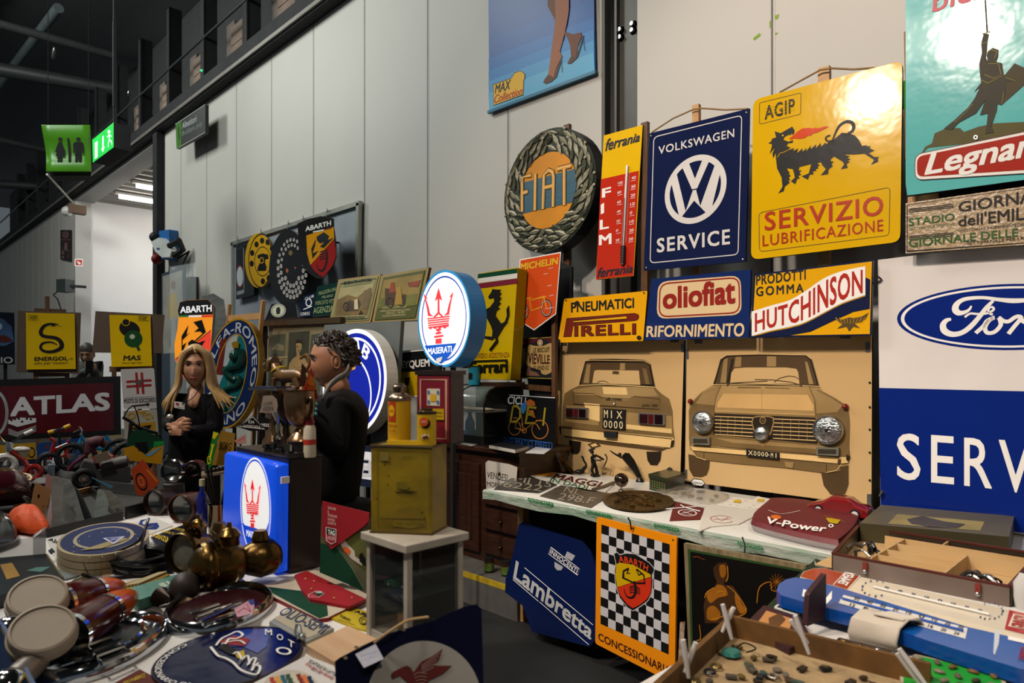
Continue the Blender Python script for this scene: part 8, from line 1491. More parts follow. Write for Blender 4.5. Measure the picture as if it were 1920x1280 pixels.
p = TAB.p(1371,1240) + up * .02; t = T('turquoise_pendant','turquoise octagonal pendant with wire loop in the wooden tray','pendant',p); b = MB(); b.lathe(p,[(0,.008),(.022,.008),(.026,0),(.024,-.003)],M('#2c6a60',.4,var=.2),8,sm=False); b.obj('stone',t); b = MB(); b.tube(smooth([p + V((0,.02,.006)),p + V((.01,.05,.015)),p + V((.04,.05,.01)),p + V((.03,.02,.006))]),.002,INK,5); b.obj('wire',t)
PEG = M('#c4c0bc',.4,var=.04)
def peg(label,a0,a1,b0,b1,jx,z0):
    """two prongs crossing at the spring; pixel ends read on an upright plane through the rim"""
    pl = facing(jx[0],jx[1],z0); t = T('clothes_peg',label,'clothes peg',pl.p(*jx),'white pegs on the tray rim')
    for q0,q1,o_ in ((a0,a1,.006),(b0,b1,-.006)): b = MB(); b.tube([pl.p(*q0,o_),pl.p((q0[0] * 2 + q1[0]) / 3,(q0[1] * 2 + q1[1]) / 3,o_),pl.p((q0[0] + 2 * q1[0]) / 3,(q0[1] + 2 * q1[1]) / 3,o_),pl.p(*q1,o_)],[.0055,.006,.0055,.004],PEG,8); b.obj('prong',t)
    b = MB(); b.tube([pl.p(*jx,-.008),pl.p(*jx,.008)],.005,STEEL,8); b.obj('spring',t)
peg('white clothes peg at the left end of the wooden tray rim',(1281,1197),(1291,1268),(1305,1206),(1284,1262),(1291,1240),1.50)
peg('white clothes peg standing at the corner of the wooden tray',(1355,1131),(1372,1196),(1376,1140),(1354,1186),(1363,1166),1.66)
peg('white clothes peg leaning on the back rim below the maroon lid',(1491,1152),(1517,1224),(1482,1163),(1515,1208),(1505,1190),1.62)
peg('white clothes peg beside the green tray',(1686,1214),(1738,1284),(1682,1226),(1730,1290),(1712,1252),1.50)
c = TAB.p(1925,1142); t = T('paper_bag','crumpled white bag at the right picture edge beside the compartment box','bag',c); b = MB(); b.loft([[c + V((r * math.cos(a) * (1 + .15 * math.sin(3 * a + z * 40)),r * math.sin(a) * (1 + .15 * math.cos(2 * a)),z)) for a in [2 * PI * i / 18 for i in range(18)]] for r,z in ((.03,0),(.035,.04),(.03,.08),(.015,.11))],PT('#b8b4b0'),True,False); b.obj('bag',t)
# ================================================================ toys, crates and cards at the far end of the left table
def card(name,label,cat,pts,m,base,th=.004,lean=8,yaw=0,group=None,m2=None,dt=0):
    pl = facing(base[0],base[1],TAB.t(*base) + dt,lean,yaw); t = T(name,label,cat,pl.p(*base),group); b = MB(); b.board(pl,pts,th,m,m2 or m); b.obj('sheet',t); return pl,t
cq = cc(0,780,4); PLB = M('#8e928e',.14,alpha=.55,var=.3,sc_=8,bump=.8); DKS = M('#23262a',.2,var=.4,sc_=8)
card('cardboard_sheet','brown cardboard sheet with a slot standing in the print crate','cardboard',cq([(262,498),(300,510),(388,555),(330,770),(222,705)]),M('#a57c4c',.8,var=.06),(75,972),.006)
b = MB(); pl = facing(75,972,TAB.t(75,972) - .02,8); b.el(pl,72.5,930,2.2,4,INK,2,12); tag(b.obj('carry_slot'),'dark slot hole in the brown cardboard sheet','slot')
for k,(L,base,m,lab) in enumerate((([(350,430),(372,438),(430,530),(400,640),(330,560)],(92,955),PT('#b08078'),'pink edged print behind the cardboard sheet'),([(383,580),(420,592),(370,870),(335,860)],(90,998),PT('#c0b0b4'),'white and pink card edge in front of the cardboard sheet'),([(400,450),(470,520),(475,640),(440,870),(395,870),(385,560)],(104,997),M('#85867e',.25,var=.3,bump=.4),'pale wrapped print right of the cardboard sheet'),([(430,455),(520,470),(560,540),(640,800),(560,830),(480,780)],(140,988),PLB,'clear wrapped dark print in the middle of the crate'),([(460,470),(540,500),(610,620),(690,790),(600,815),(500,640)],(152,983),DKS,'black print leaning in the middle of the crate'),([(545,520),(600,560),(700,780),(650,800)],(165,980),M('#3a3a34',.25,var=.4),'dark grey print at the right of the middle stack'),([(735,545),(780,560),(815,650),(800,780),(720,790),(700,720)],(190,976),M('#7e8a84',.2,var=.3,bump=.6),'grey green wrapped card in the right crate'),([(745,540),(830,560),(900,620),(960,740),(860,720),(800,660)],(222,968),M('#7a7a70',.2,var=.35,bump=.7),'grey wrapped card leaning rightmost in the right crate'),([(680,458),(700,460),(850,525),(830,540)],(200,940),M('#4a86a0',.2),'blue edged frame lying across the right crate'))):
    card('wrapped_print',lab,'print',cq(L),m,base,.008,10,(k % 3 - 1) * 6,'prints in the crates')
A,B_ = TAB.p(86,1008),TAB.p(228,975); C_,D_ = TAB.p(236,973),TAB.p(292,958); TRM = M('#2c2c2c',.3,.5)
t = T('print_crate','low black metal edged crate holding prints on the left table','crate',(A + B_) / 2)
for nm,p,q in (('front_rail',A,B_),('side_rail',B_,TAB.p(170,925)),('back_rail',TAB.p(27,961),TAB.p(170,925))): b = MB(); b.bar(p + up * .02,q + up * .02,.012,.04,TRM if nm != 'back_rail' else PINE); b.obj(nm,t)
t = T('print_crate','small grey tin crate right of the black edged one','crate',(C_ + D_) / 2)
for nm,p,q in (('front_rail',C_,D_),('side_rail',D_,TAB.p(282,930)),('back_rail',TAB.p(190,920),TAB.p(282,930))): b = MB(); b.bar(p + up * .03,q + up * .03,.01,.06,TRM if nm == 'front_rail' else M('#6a6c6a',.35,.6)); b.obj(nm,t)
def blob(name,label,cat,L,m,h,seed):
    random.seed(seed); P = [TAB.p(*p) for p in smooth(L,True,4)]; c = sum(P,V()) / len(P); b = MB(); b.loft([[c + (p - c) * (f + random.uniform(-.05,.05)) + up * (h * z + random.uniform(-.1,.1) * h * (z > 0)) for p in P] for f,z in ((1,0),(1.02,.35),(.85,.7),(.5,.95),(.03,1))],m); return tag(b.obj(name,sub=1),label,cat)
blob('orange_cloth','bright orange bundled cloth in front of the cardboard sheet','cloth',[(14,985),(40,972),(75,985),(92,1000),(85,1008),(45,1006),(20,1000)],M('#cf4c12',.7,var=.2,sc_=8,bump=.3),.11,2)
blob('dark_bundle','dark wrapped bundle at the left picture edge beside the orange cloth','bundle',[(-25,990),(10,985),(30,1005),(28,1025),(-30,1040)],DKS,.10,4)
pl,t = card('dial_card','orange card with a dark dial ring standing beside the lamps','card',cq([(980,400),(1072,322),(1200,490),(1100,600),(1025,590)]),PT('#a8401c',.25,.25),(262,938)); b = MB(); b.rg(pl,*cq([(1060,490)])[0],10,17,.82,INK,1,-20); b.rg(pl,*cq([(1060,490)])[0],5,9,.7,PT('#c8703a'),1,-20); b.st(pl,cq([(1100,400),(1180,490)]),1.5,PT('#c8a030'),1); b.obj('dial',t)
def drum(label,c,ax,R,l,m,rim,hollow=True):
    t = T('headlamp',label,'lamp',V((c.x,c.y,TZ)),'old drum headlamps'); b = MB(); b.lathe(c,[(R,0),(R,-l * .5),(R * .8,-l * .9),(0,-l)],m,24,ax); b.obj('shell',t); b = MB(); b.lathe(c,[(R * 1.06,-.012),(R * 1.08,.004),(R * .95,.01),(R * .93,-.02)],rim,24,ax); b.obj('rim',t); b = MB(); b.lathe(c,[(R * .93,-.02),(R * .5,-.04),(0,-.05)],M('#6a6c6a',.2,.8) if hollow else M('#1a1414',.2),24,ax); b.obj('reflector',t)
RB_ = M('#3c1410',.3,var=.3); fc = lambda x,y: (CAM - TAB.p(x,y)).normalized() * V((1,1,0)) if False else V(((CAM - TAB.p(x,y)).x,(CAM - TAB.p(x,y)).y,0)).normalized()
for lab,x,y,R,l,m,rim,z,a in (('chrome ringed headlamp standing on another lamp',322,955,.058,.07,M('#4a4440',.3,.6),CHROME,.20,.5),('dark red lamp behind the chrome ringed headlamp',362,950,.042,.12,M('#4c1a16',.3),RB_,.20,.3),('dark ribbed lamp at the left of the lamp group',290,966,.062,.12,M('#1c1210',.35),M('#2c1c14',.3),.064,.7),('brown ribbed lamp in front of the lamp group',340,980,.066,.16,RB_,M('#4a2c20',.25,.3),.068,.6)):
    f = fc(x,y); drum(lab,TAB.p(x,y) + up * z,f - CR * a,R,l,m,rim)
b = MB(); b.lathe(TAB.p(326,955),[(0,0),(.06,0),(.05,.135),(.04,.14),(0,.14)],M('#1a1412',.5),18); tag(b.obj('lamp_stand'),'dark stand under the chrome ringed headlamp','stand')
c = TAB.p(379,988); t = T('bottle','tall cobalt blue bottle beside the steel tumbler','bottle',c); b = MB(); b.lathe(c,[(0,0),(.024,0),(.025,.12),(.02,.15),(.01,.17),(.01,.2),(0,.2)],M('#0c1a6a',.08,coat=.6),18); b.obj('glass',t); b = MB(); b.lathe(c + up * .19,[(.013,0),(.013,.03),(0,.03)],PT('#a8a080'),12); b.obj('cap',t)
c = TAB.p(408,1000); t = T('tumbler','shiny steel tumbler behind the brass lamps','tumbler',c); b = MB(); b.lathe(c,[(0,0),(.038,0),(.042,.13),(.044,.133),(.04,.13),(.036,.01),(0,.01)],M('#6a5a4a',.12,.95),24); b.obj('cup',t); b = MB(); [b.tube([c + up * .02,c + V((.05 * math.cos(a),.05 * math.sin(a),.25 + .02 * i))],.006,M(('#1a1a1c','#8a8a88','#2c2018')[i % 3],.3,.4),6) for i,a in enumerate((.5,2,3.4,4.8))]; b.obj('tools',t)
P1 = facing(405,900,3.2); b = MB(); b.slab([P1.p(377,892),P1.p(437,880),P1.p(437,884),P1.p(378,897)],-P1.n * .15,M('#8a7a60',.35,.5));
for i in range(7): b.ball(P1.p(388 + i * 7,886 - i * 1.4,-.04),.012,M('#2a2622',.3,.6),n=8,k=5)
b.bar(P1.p(405,893,-.07),V((P1.p(405,893,-.07).x,P1.p(405,893,-.07).y,TZ)),.03,.03,BLACK); tag(b.obj('tool_rack'),'small rack of dark tool ends behind the blue bottle','rack')
# small boards between woman and plinth
for lab,L,base,m,art in (('green and yellow sign with yellow hand print leaning beside the woman',[(400,808),(411,811),(395,884),(385,880)],(392,935),PT('#1a6a24'),0),('worn yellow board with black lettering right of the green sign',[(414,807),(441,812),(437,862),(424,872),(397,872)],(420,930),PT('#8e6a24',.25),1),('pink card beside the yellow lettered board',[(439,826),(461,813),(462,831),(446,833)],(452,925),PT('#b07a70'),2),('black triangular driving school sign with white border behind the trophies',[(446,800),(475,778),(500,806),(470,808)],(470,915),INK,3),('black triangular sign behind the small silver cup',[(485,778),(520,790),(512,806),(488,806)],(505,910),INK,4)):
    pl,t = card('small_sign',lab,'sign',L,m,base,.008,6); b = MB()
    if art == 0: b.pp(pl,[(400,809),(410,812),(402,824),(398,820)],PT('#c8b81c'),1); b.st(pl,[(393,862),(398,840)],3,PT('#c8c01c'),1); b.rg(pl,392,862,4,8,.7,PT('#c8c01c'),1); [b.st(pl,[(398,842),(396 + 2 * i,832)],1,PT('#c8c01c'),1) for i in range(4)]
    elif art == 1: b.tx(pl,'BORG',None,None,INK,1,0,0,1,lambda u,v: (410 + 22 * u + 3 * v,842 + 3 * u - 15 * v))
    elif art == 3: b.st(pl,[(449,799),(474,781),(496,804)],1,WHT,1,closed=True); b.tx(pl,'AUTOSCUOLA',(456,801,796),(488,803,798),WHT,1,.03); b.tx(pl,'DI',(466,793,788),(476,794,789),WHT,1,.03)
    elif art == 4: b.tx(pl,'MESSER',(490,799,793),(512,801,795),WHT,1,.03)
    pole(t,pl,L[-1][0] + 5,L[-1][1] - 8,TZ,.012,.008) if art >= 0 else 0
    if art != 2: b.obj('print',t)
    else: b.st(pl,[(446,826),(458,820)],.6,PT('#8a5a54'),1); b.obj('crease',t)
pl,t = card('picture_board','board with yellow and green toy car picture behind the dial card','picture',cq([(925,260),(990,110),(1080,100),(1232,180),(1212,365),(930,330)]),PT('#0f3a24'),(265,910)); b = MB(); b.pp(pl,cq([(930,240),(1000,220),(1090,290),(1150,235),(1230,210),(1212,362),(930,328)]),PT('#b88410'),1); b.pp(pl,cq([(1155,190),(1232,185),(1228,215),(1150,235)]),PT('#1a8a3c'),2); b.pp(pl,cq([(1010,200),(1100,190),(1110,270),(1040,260)]),INK,2); b.pp(pl,cq([(1085,295),(1140,260),(1230,225),(1180,260),(1130,300)]),PT('#6a94b4'),2); b.obj('car_picture',t)
# pedal car, tricycle, bicycles
tb = lambda L,r,m,pl: [MB().tube([pl.p(*q) for q in s],r,m,8) for s in L]
def frame_thing(name,label,cat,base,t_,parts,yaw=0):
    pl = facing(*base,t_,0,yaw); t = T(name,label,cat,pl.p(*base))
    for nm,L,r,m in parts:
        b = MB(); b.tube([pl.p(*q[:2],q[2] if len(q) > 2 else 0) for q in (smooth(L,n=3) if len(L) > 2 and nm not in ('frame',) else L)],r,m,8); b.obj(nm,t)
    return pl,t
def wheel(t,pl,x,y,R,m=BLACK,hub=STEEL,off=0,rr=.018):
    c = pl.p(x,y,off); X,Z = pl.ex,pl.ey; b = MB(); b.tube([c + (X * math.cos(a) + Z * math.sin(a)) * R for a in [2 * PI * i / 24 for i in range(24)]],rr,m,8,True); wq = b.obj('wheel',t); b = MB(); b.lathe(c,[(0,.012),(R * .25,.01),(R * .25,-.01),(0,-.012)],hub,12,pl.n); [b.tube([c,c + (X * math.cos(a) + Z * math.sin(a)) * R],.002,hub,4) for a in [PI * i / 5 for i in range(10)]]; b.obj('spokes',wq)
RD_,BL_,WE_ = M('#8e1c18',.2,coat=.5),M('#1c6a94',.25),PT('#c4c0b8',r=.3)
pl,t = frame_thing('tricycle','red and white child tricycle with chrome handlebar at the left edge','tricycle',(18,890),4.3,(('frame',[(18,846),(30,852),(45,862),(58,885)],.016,RD_),('fork',[(17,835),(16,850),(10,872)],.016,WE_),('handlebar',[(-6,808),(2,822),(12,831),(22,831),(30,824),(44,815),(62,807)],.008,CHROME),('stem',[(17,845),(17,828)],.02,CHROME),('hand_grip',[(46,814),(62,807)],.013,WE_)))
wheel(t,pl,8,872,.055,WE_,STEEL,0,.022); wheel(t,pl,62,886,.04,RD_,RD_); b = MB(); b.ball(pl.p(40,842,0),(.055,.03,.018),WE_,Matrix.Rotation(math.atan2(CT,ST),3,'Z')); b.obj('seat',t)
pl,t = frame_thing('child_bicycle','small red bicycle frame behind the pedal car','bicycle',(112,884),4.6,(('frame',[(98,845),(128,832),(128,825)],.013,RD_),('frame',[(97,845),(112,858),(126,850),(128,832)],.011,RD_),('fork',[(103,826),(97,845),(94,862)],.012,RD_),('handlebar',[(93,822),(99,824),(103,829)],.012,RD_),('chain_stay',[(122,835),(126,858)],.010,RD_)))
wheel(t,pl,92,868,.06); wheel(t,pl,133,856,.08)
pl,t = frame_thing('child_bicycle','turquoise blue small bicycle behind the grey toy car','bicycle',(180,890),4.8,(('frame',[(148,832),(152,816),(165,838),(200,842)],.014,BL_),('frame',[(192,832),(199,816),(210,850)],.012,BL_),('frame',[(199,818),(222,842)],.010,BL_),('fork',[(152,816),(152,806),(148,800)],.008,CHROME),('handlebar',[(138,812),(146,808),(152,808)],.009,BLACK)))
wheel(t,pl,152,858,.085); wheel(t,pl,222,848,.085)
pl,t = frame_thing('child_bicycle','dark bicycle with yellow hand grips in front of the wide red sign','bicycle',(110,880),4.95,(('handlebar',[(92,810),(105,806),(120,802),(130,798)],.007,CHROME),('hand_grip',[(90,811),(101,808)],.014,PT('#c89a14')),('hand_grip',[(120,802),(132,797)],.014,PT('#c89a14')),('stem',[(110,805),(112,840),(100,870)],.009,BLACK)))
pl,t = frame_thing('black_bicycle','black bicycle with wire basket in front of the first aid sign','bicycle',(262,905),4.4,(('handlebar',[(230,782),(245,790),(256,798),(275,806),(296,812)],.010,M('#2a2a2c',.2,.6)),('frame',[(246,790),(242,830),(245,865)],.012,BLACK),('frame',[(240,820),(300,816)],.008,BLACK),('basket',[(244,810),(270,804),(300,818),(296,834),(246,838),(242,812)],.005,BLACK),('brake_cable',[(232,785),(238,770),(252,762),(262,800),(258,830)],.004,INK)))
wheel(t,pl,246,862,.11)
MC = M('#3a0f18',.14,coat=.7,var=.1); c = TAB.p(25,948); t = T('pedal_car','maroon pedal car with cream steering wheel at the left edge','pedal car',c); pl = facing(25,948,3.55,0); b = MB()
sec = lambda x,w_,z0,z1: [pl.p(x,0,0) * V((1,1,0)) if False else V((pl.p(x,900).x,pl.p(x,900).y,0)) + pl.n * (w_ * math.cos(a)) + up * ((z0 + z1) / 2 + (z1 - z0) / 2 * math.sin(a)) for a in [2 * PI * i / 16 for i in range(16)]]
b.loft([sec(-70,.16,.86,1.03),sec(-20,.17,.84,1.04),sec(25,.16,.84,1.03),sec(50,.13,.85,.99),sec(62,.08,.86,.93)],MC); b.obj('body',t)
b = MB(); b.tube([pl.p(*q,.12) for q in smooth([(-30,905),(0,906),(25,912),(45,925),(58,940)])],.012,CHROME,8); b.obj('chrome_strip',t); b = MB(); c2 = pl.p(36,898,-.02); ax = (up * .9 + pl.n * .35).normalized(); e1 = pl.ex; e2 = ax.cross(e1)
b.tube([c2 + (e1 * math.cos(a) + e2 * math.sin(a)) * .052 for a in [2 * PI * i / 24 for i in range(24)]],.006,CREAM,8,True); b.ball(c2,(.015,.015,.01),CREAM); [b.tube([c2,c2 + (e1 * math.cos(a) + e2 * math.sin(a)) * .05],.005,CREAM,6) for a in (.3,2.84,4.7)]; b.tube([c2,c2 - ax * .1],.008,BLACK,6); b.obj('steering_wheel',t)
b = MB(); b.lathe(pl.p(90,915,-.05),[(.07,0),(.075,.03),(.05,.05),(0,.055)],M('#3a2a20',.6),20); b.obj('seat',t)
GY_ = M('#4a4846',.4,var=.1); pl = facing(190,912,4.15,0); t = T('toy_scooter','grey toy vehicle with rolled grey cover and red seat on the left table','toy',pl.p(190,912)); b = MB(); b.slab([pl.p(*q,.05) for q in ((150,905),(148,880),(158,862),(178,868),(182,880),(244,874),(245,902),(205,912))],-pl.n * .16,GY_); b.obj('body',t,bev=.012)
b = MB(); b.tube([pl.p(188,874,.02),pl.p(192,873,.02),pl.p(238,863,.02),pl.p(241,863,.02)],[.02,.034,.034,.02],M('#5a5652',.6),14); b.obj('rolled_cover',t); b = MB(); b.ball(pl.p(196,866,-.06),(.09,.07,.05),M('#8c1a14',.15,coat=.5)); b.obj('seat',t)
b = MB(); b.tube([pl.p(*q) for q in smooth([(128,882),(140,868),(158,855),(168,845)])],.012,M('#5a1834',.4),8); b.tube([pl.p(*q) for q in smooth([(168,848),(172,832),(186,828),(198,834)])],[.03] * 6 + [.036] * 8 + [.024] * 5,M('#4a1424',.7),10); b.obj('hood',t); b = MB(); b.slab([pl.p(*q,.07) for q in ((177,852),(201,843),(207,858),(179,866))],-pl.n * .01,PT('#8a7a64')); b.obj('cardboard_tag',t); wheel(t,pl,158,894,.045,BLACK,STEEL,.08)
b = MB(); q = [TAB.p(*p) for p in ((88,886),(103,880),(103,896),(90,898))]; b.slab([p + up * .09 for p in q],-up * .09,M('#7a8894',.4)); tag(b.obj('metal_box'),'small pale grey metal box between red bicycle and pedal car','box')
# ================================================================ people
def skinmesh(vs,es,rs,sub=1):
    me = bpy.data.meshes.new('k'); me.from_pydata([V(v) for v in vs],es,[]); o = bpy.data.objects.new('k',me); COL.objects.link(o)
    o.modifiers.new('s','SKIN'); u = o.modifiers.new('u','SUBSURF'); u.levels = u.render_levels = sub
    for i,r in enumerate(rs): me.skin_vertices[0].data[i].radius = (r,r) if not isinstance(r,tuple) else r
    me.skin_vertices[0].data[0].use_root = True
    bpy.context.view_layer.update(); dg = bpy.context.evaluated_depsgraph_get(); m2 = o.evaluated_get(dg).to_mesh()
    out = [v.co.copy() for v in m2.vertices],[list(p.vertices) for p in m2.polygons]
    o.evaluated_get(dg).to_mesh_clear(); bpy.data.objects.remove(o); return out
def hand(b,W,d,n,s,m,curl=.5,k=1):
    """palm with four bent fingers and a thumb; d along the hand, n back of the hand, s towards the thumb"""
    d,n,s = V(d).normalized(),V(n).normalized(),V(s).normalized(); vs,es,rs = [W,W + d * .045 * k],[(0,1)],[.022 * k,.027 * k]
    for i,(o,l) in enumerate(((.030,.9),(.010,1),(-.010,.95),(-.028,.75))):
        p = W + d * .085 * k + s * o * k; q = p + (d * (1 - .5 * curl) - n * curl * .8) * .038 * l * k; r = q + (d * (.6 - curl) - n * (.5 + .4 * curl)) * .03 * l * k; j = len(vs)
        vs += [p,q,r]; es += [(1,j),(j,j + 1),(j + 1,j + 2)]; rs += [.0115 * k,.0092 * k,.0075 * k]
    j = len(vs); vs += [W + d * .03 * k + s * .034 * k - n * .008 * k,W + d * .062 * k + s * .046 * k - n * .018 * k,W + d * .085 * k + s * .038 * k - n * .024 * k]; es += [(0,j),(j,j + 1),(j + 1,j + 2)]; rs += [.013 * k,.0105 * k,.008 * k]
    b.add(*skinmesh(vs,es,rs),m,True)
def head(b,C,fw,k,m,fem):
    """one continuous head with brow, sockets, nose, lips, chin and ears; C centre, fw facing"""
    y = V(fw).normalized(); x = y.cross(up).normalized(); z = x.cross(y); g = lambda a,s_: math.exp(-(a / s_) ** 2); vs = []; nu,nv = 56,44
    for i in range(nv + 1):
        ph = PI * i / nv
        for j in range(nu):
            th = 2 * PI * j / nu; sx_,cz = math.sin(ph),math.cos(ph); px,py,pz = .074 * sx_ * math.sin(th),.094 * sx_ * math.cos(th),.120 * cz
            if pz < 0: w_ = 1 - (.30 if fem else .20) * (pz / .12) ** 2; px *= w_; py = py * (1 - .22 * (pz / .12) ** 2) + .018 * (pz / .12) ** 2
            if py > 0:
                f = min(1,py / .05); dy = .023 * g(px,.0095 if fem else .012) * max(0,1 - abs((pz + (.026 if fem else .020)) / .034)) ** .8 * (1.55 if not fem else .85) + (.009 if not fem else .006) * g(px,.017) * g(pz + (.038 if fem else .031),.008)
                dy += .006 * g(pz - .036,.011) * g(abs(px) - .028,.03) - .011 * (g(px - .031,.014) + g(px + .031,.014)) * g(pz - .018,.012)
                dy += .007 * g(pz + .058,.006) * g(px,.022) + .006 * g(pz + .068,.006) * g(px,.020) - .003 * g(pz + .063,.0025) * g(px,.022) + .010 * g(pz + .098,.014) * g(px,.022) + .004 * (g(px - .042,.018) + g(px + .042,.018)) * g(pz + .022,.02)
                py += dy * f
            vs.append(C + (x * px + y * py + z * pz) * k)
    b.add(vs,[[i * nu + j,(i + 1) * nu + j,(i + 1) * nu + (j + 1) % nu,i * nu + (j + 1) % nu] for i in range(nv) for j in range(nu)],m,True)
    for s in (-1,1): b.tube([C + (x * s * .072 + y * (.002 + .016 * math.cos(a)) * 1 + y * -.012 + z * (.028 * math.sin(a) - .004)) * k for a in [2 * PI * q / 14 for q in range(14)]],.0075 * k,m,7,True); b.ball(C + (x * s * .070 - y * .012 - z * .006) * k,(.012 * k,.014 * k,.024 * k),m)
    return lambda a,f,h: C + (x * a + y * f + z * h) * k
def face(t,hp,k,lip,brow):
    for s in (-1,1):
        b = MB(); b.ball(hp(s * .031,.071,.017),.0125 * k,PT('#b8aca4',r=.2),n=14,k=10); b.ball(hp(s * .031,.0815,.017),.0045 * k,INK,n=8,k=6); e = b.obj('eye',t)
        b = MB(); b.tube([hp(s * .046,.080,.020),hp(s * .031,.0865,.0245),hp(s * .017,.083,.019)],.0028 * k,M('#2a1812',.6),6); b.obj('eyelid',t)
        b = MB(); b.tube([hp(s * .050,.076,.034),hp(s * .034,.090,.041),hp(s * .014,.095,.036)],[.002 * k,.004 * k,.003 * k],brow,6); b.obj('brow',t)
    b = MB(); b.tube([hp(-.024,.083,-.062),hp(-.010,.098,-.059),hp(0,.1005,-.0605),hp(.010,.098,-.059),hp(.024,.083,-.062)],[.001 * k,.0042 * k,.0045 * k,.0042 * k,.001 * k],lip,7); b.tube([hp(-.018,.088,-.067),hp(0,.101,-.069),hp(.018,.088,-.067)],[.001 * k,.005 * k,.001 * k],lip,7); b.obj('lips',t)
SKN = M('#a87a5c',.5,var=.06,sc_=12); JK = M('#0d0d0f',.8,var=.2,sc_=8,bump=.15,spec=.12)
def figure(t,jk,body,tro):
    """jk, body, tro: (points, edges, radii) of jacket, bare body and trousers"""
    b = MB(); b.add(*skinmesh(*jk,2),JK,True); b.obj('jacket',t)
    b = MB(); b.add(*skinmesh(*tro),M('#121214',.8,var=.2,spec=.12),True); b.obj('trousers',t)
    for f in (5,6):
        p = V(tro[0][f]); b = MB(); b.ball(V((p.x,p.y,.04)) - CF * .05,(.06,.12,.045),BLACK,Matrix.Rotation(math.atan2(CT,ST),3,'Z')); b.obj('shoe',t)
# woman with long fair hair, hands clasped
D0 = 4.15; w = lambda px,py,f=0: at(px,py,D0 - f); t = T('person','standing woman with long blonde hair, black jacket and name badge, hands clasped','person',V((w(362,690).x,w(362,690).y,0)))
jk = ([w(360,945),w(362,800,.02),w(366,765,.02),w(368,742),w(336,752),w(400,754),w(318,795,.03),w(402,808,.03),w(324,800,.2),w(352,812,.22)],[(0,1),(1,2),(2,3),(2,4),(2,5),(4,6),(5,7),(6,8),(7,9)],[(.17,.13),(.145,.12),(.15,.125),.055,.07,.07,.058,.062,.042,.044])
g = V((w(360,690).x,w(360,690).y,0)); tro = ([g + up * .98,g + up * .88,g + CR * -.09 + up * .86,g + CR * .09 + up * .86,g + CR * -.1 + up * .48,g + CR * -.1 + up * .08,g + CR * .1 + up * .08,g + CR * .1 + up * .48],[(0,1),(1,2),(1,3),(2,4),(4,5),(3,7),(7,6)],[.15,.155,.1,.1,.065,.05,.05,.065])
figure(t,jk,None,tro); C = w(366,688,.02); fw = (CAM - C).normalized() - CR * .10 - up * .04; b = MB(); k = 1.0; hp = head(b,C,fw,1.0,SKN,True)
b.add(*skinmesh([w(368,715),w(368,738,.02),w(363,752,.075),w(361,766,.10)],[(0,1),(1,2),(2,3)],[.05,.048,.042,.024]),SKN,True)
hand(b,w(328,800,.22),w(352,795,.27) - w(328,800,.22),-CF + up * .3,up,SKN,.5); hand(b,w(350,810,.24),w(326,806,.25) - w(350,810,.24),-CF + up * .2,up * .6 - CR * .2,SKN,.7); b.obj('body',t); face(t,hp,1.0,M('#8a4a40',.4),M('#4a3420',.7))
HB = M('#c2a06a',.4,h2='#9a7a48',sc_=14,str_=(1,1,.15),var=.15); b = MB(); rg = []
for i in range(9):
    f = i / 8; r = 1.10; a = f * .62 * PI; rg.append([hp(.078 * r * math.sin(a) * math.sin(q),-.008 + .1 * r * math.sin(a) * math.cos(q) * (1 if math.cos(q) < 0 else .92),.004 + .126 * r * math.cos(a)) if math.cos(q) < .35 or a < .9 else hp(.078 * r * math.sin(.9) * math.sin(q),-.008 + .1 * r * math.sin(.9) * math.cos(q) * .92,.004 + .126 * r * math.cos(.9) - .0 * a) for q in [2 * PI * j / 28 for j in range(28)]])
b.loft(rg,HB); random.seed(3)
for s in (-1,1):
    for i in range(20):
        f = i / 19; e = random.uniform(-.01,.01); x1 = .064 + .022 * f; y1 = .055 - .10 * f; ln = random.uniform(-.29,-.22) + .05 * f; sp = (.04 + .06 * random.random()) * (1.3 if s < 0 else .8)
        b.tube(smooth([hp(s * .008,.078 - .12 * f,.122 - .02 * abs(f - .4)),hp(s * (.05 + .02 * f),.070 - .11 * f,.085),hp(s * (x1 + .012),y1,0),hp(s * (x1 + .018 + e),y1 + .005,-.10),hp(s * (x1 + .02 + sp * .6),y1 + .035,-.18),hp(s * (x1 + .02 + sp),y1 + .05,ln)],n=4),[.010,.012,.013,.013,.014,.014,.014,.014,.014,.014,.013,.013,.012,.012,.011,.010,.009,.008,.006,.004,.002],HB,6)
b.obj('hair',t); b = MB(); b.tube(smooth([w(352,728,.1),w(350,745,.16),w(341,758,.19)]),.0025,INK,5); b.tube(smooth([w(374,728,.1),w(362,745,.17),w(343,757,.19)]),.0025,INK,5); b.obj('lanyard',t)
pl = facing(337,767,D0 - .19); b = MB(); b.board(pl,[(327,752),(347,755),(346,767.5),(326.5,764)],.003,WHT); b.pp(pl,[(330,754.5),(335.5,755.5),(335.5,760),(330,759)],PT('#8a3a2c'),1); b.st(pl,[(331,762.5),(344,764.5)],.7,PT('#6a6a70'),1); b.obj('name_badge',t)
b = MB(); b.ball(w(319,781,.2),(.02,.02,.016),M('#c8c4b8',.2,.6)); b.obj('wrist_watch',t)
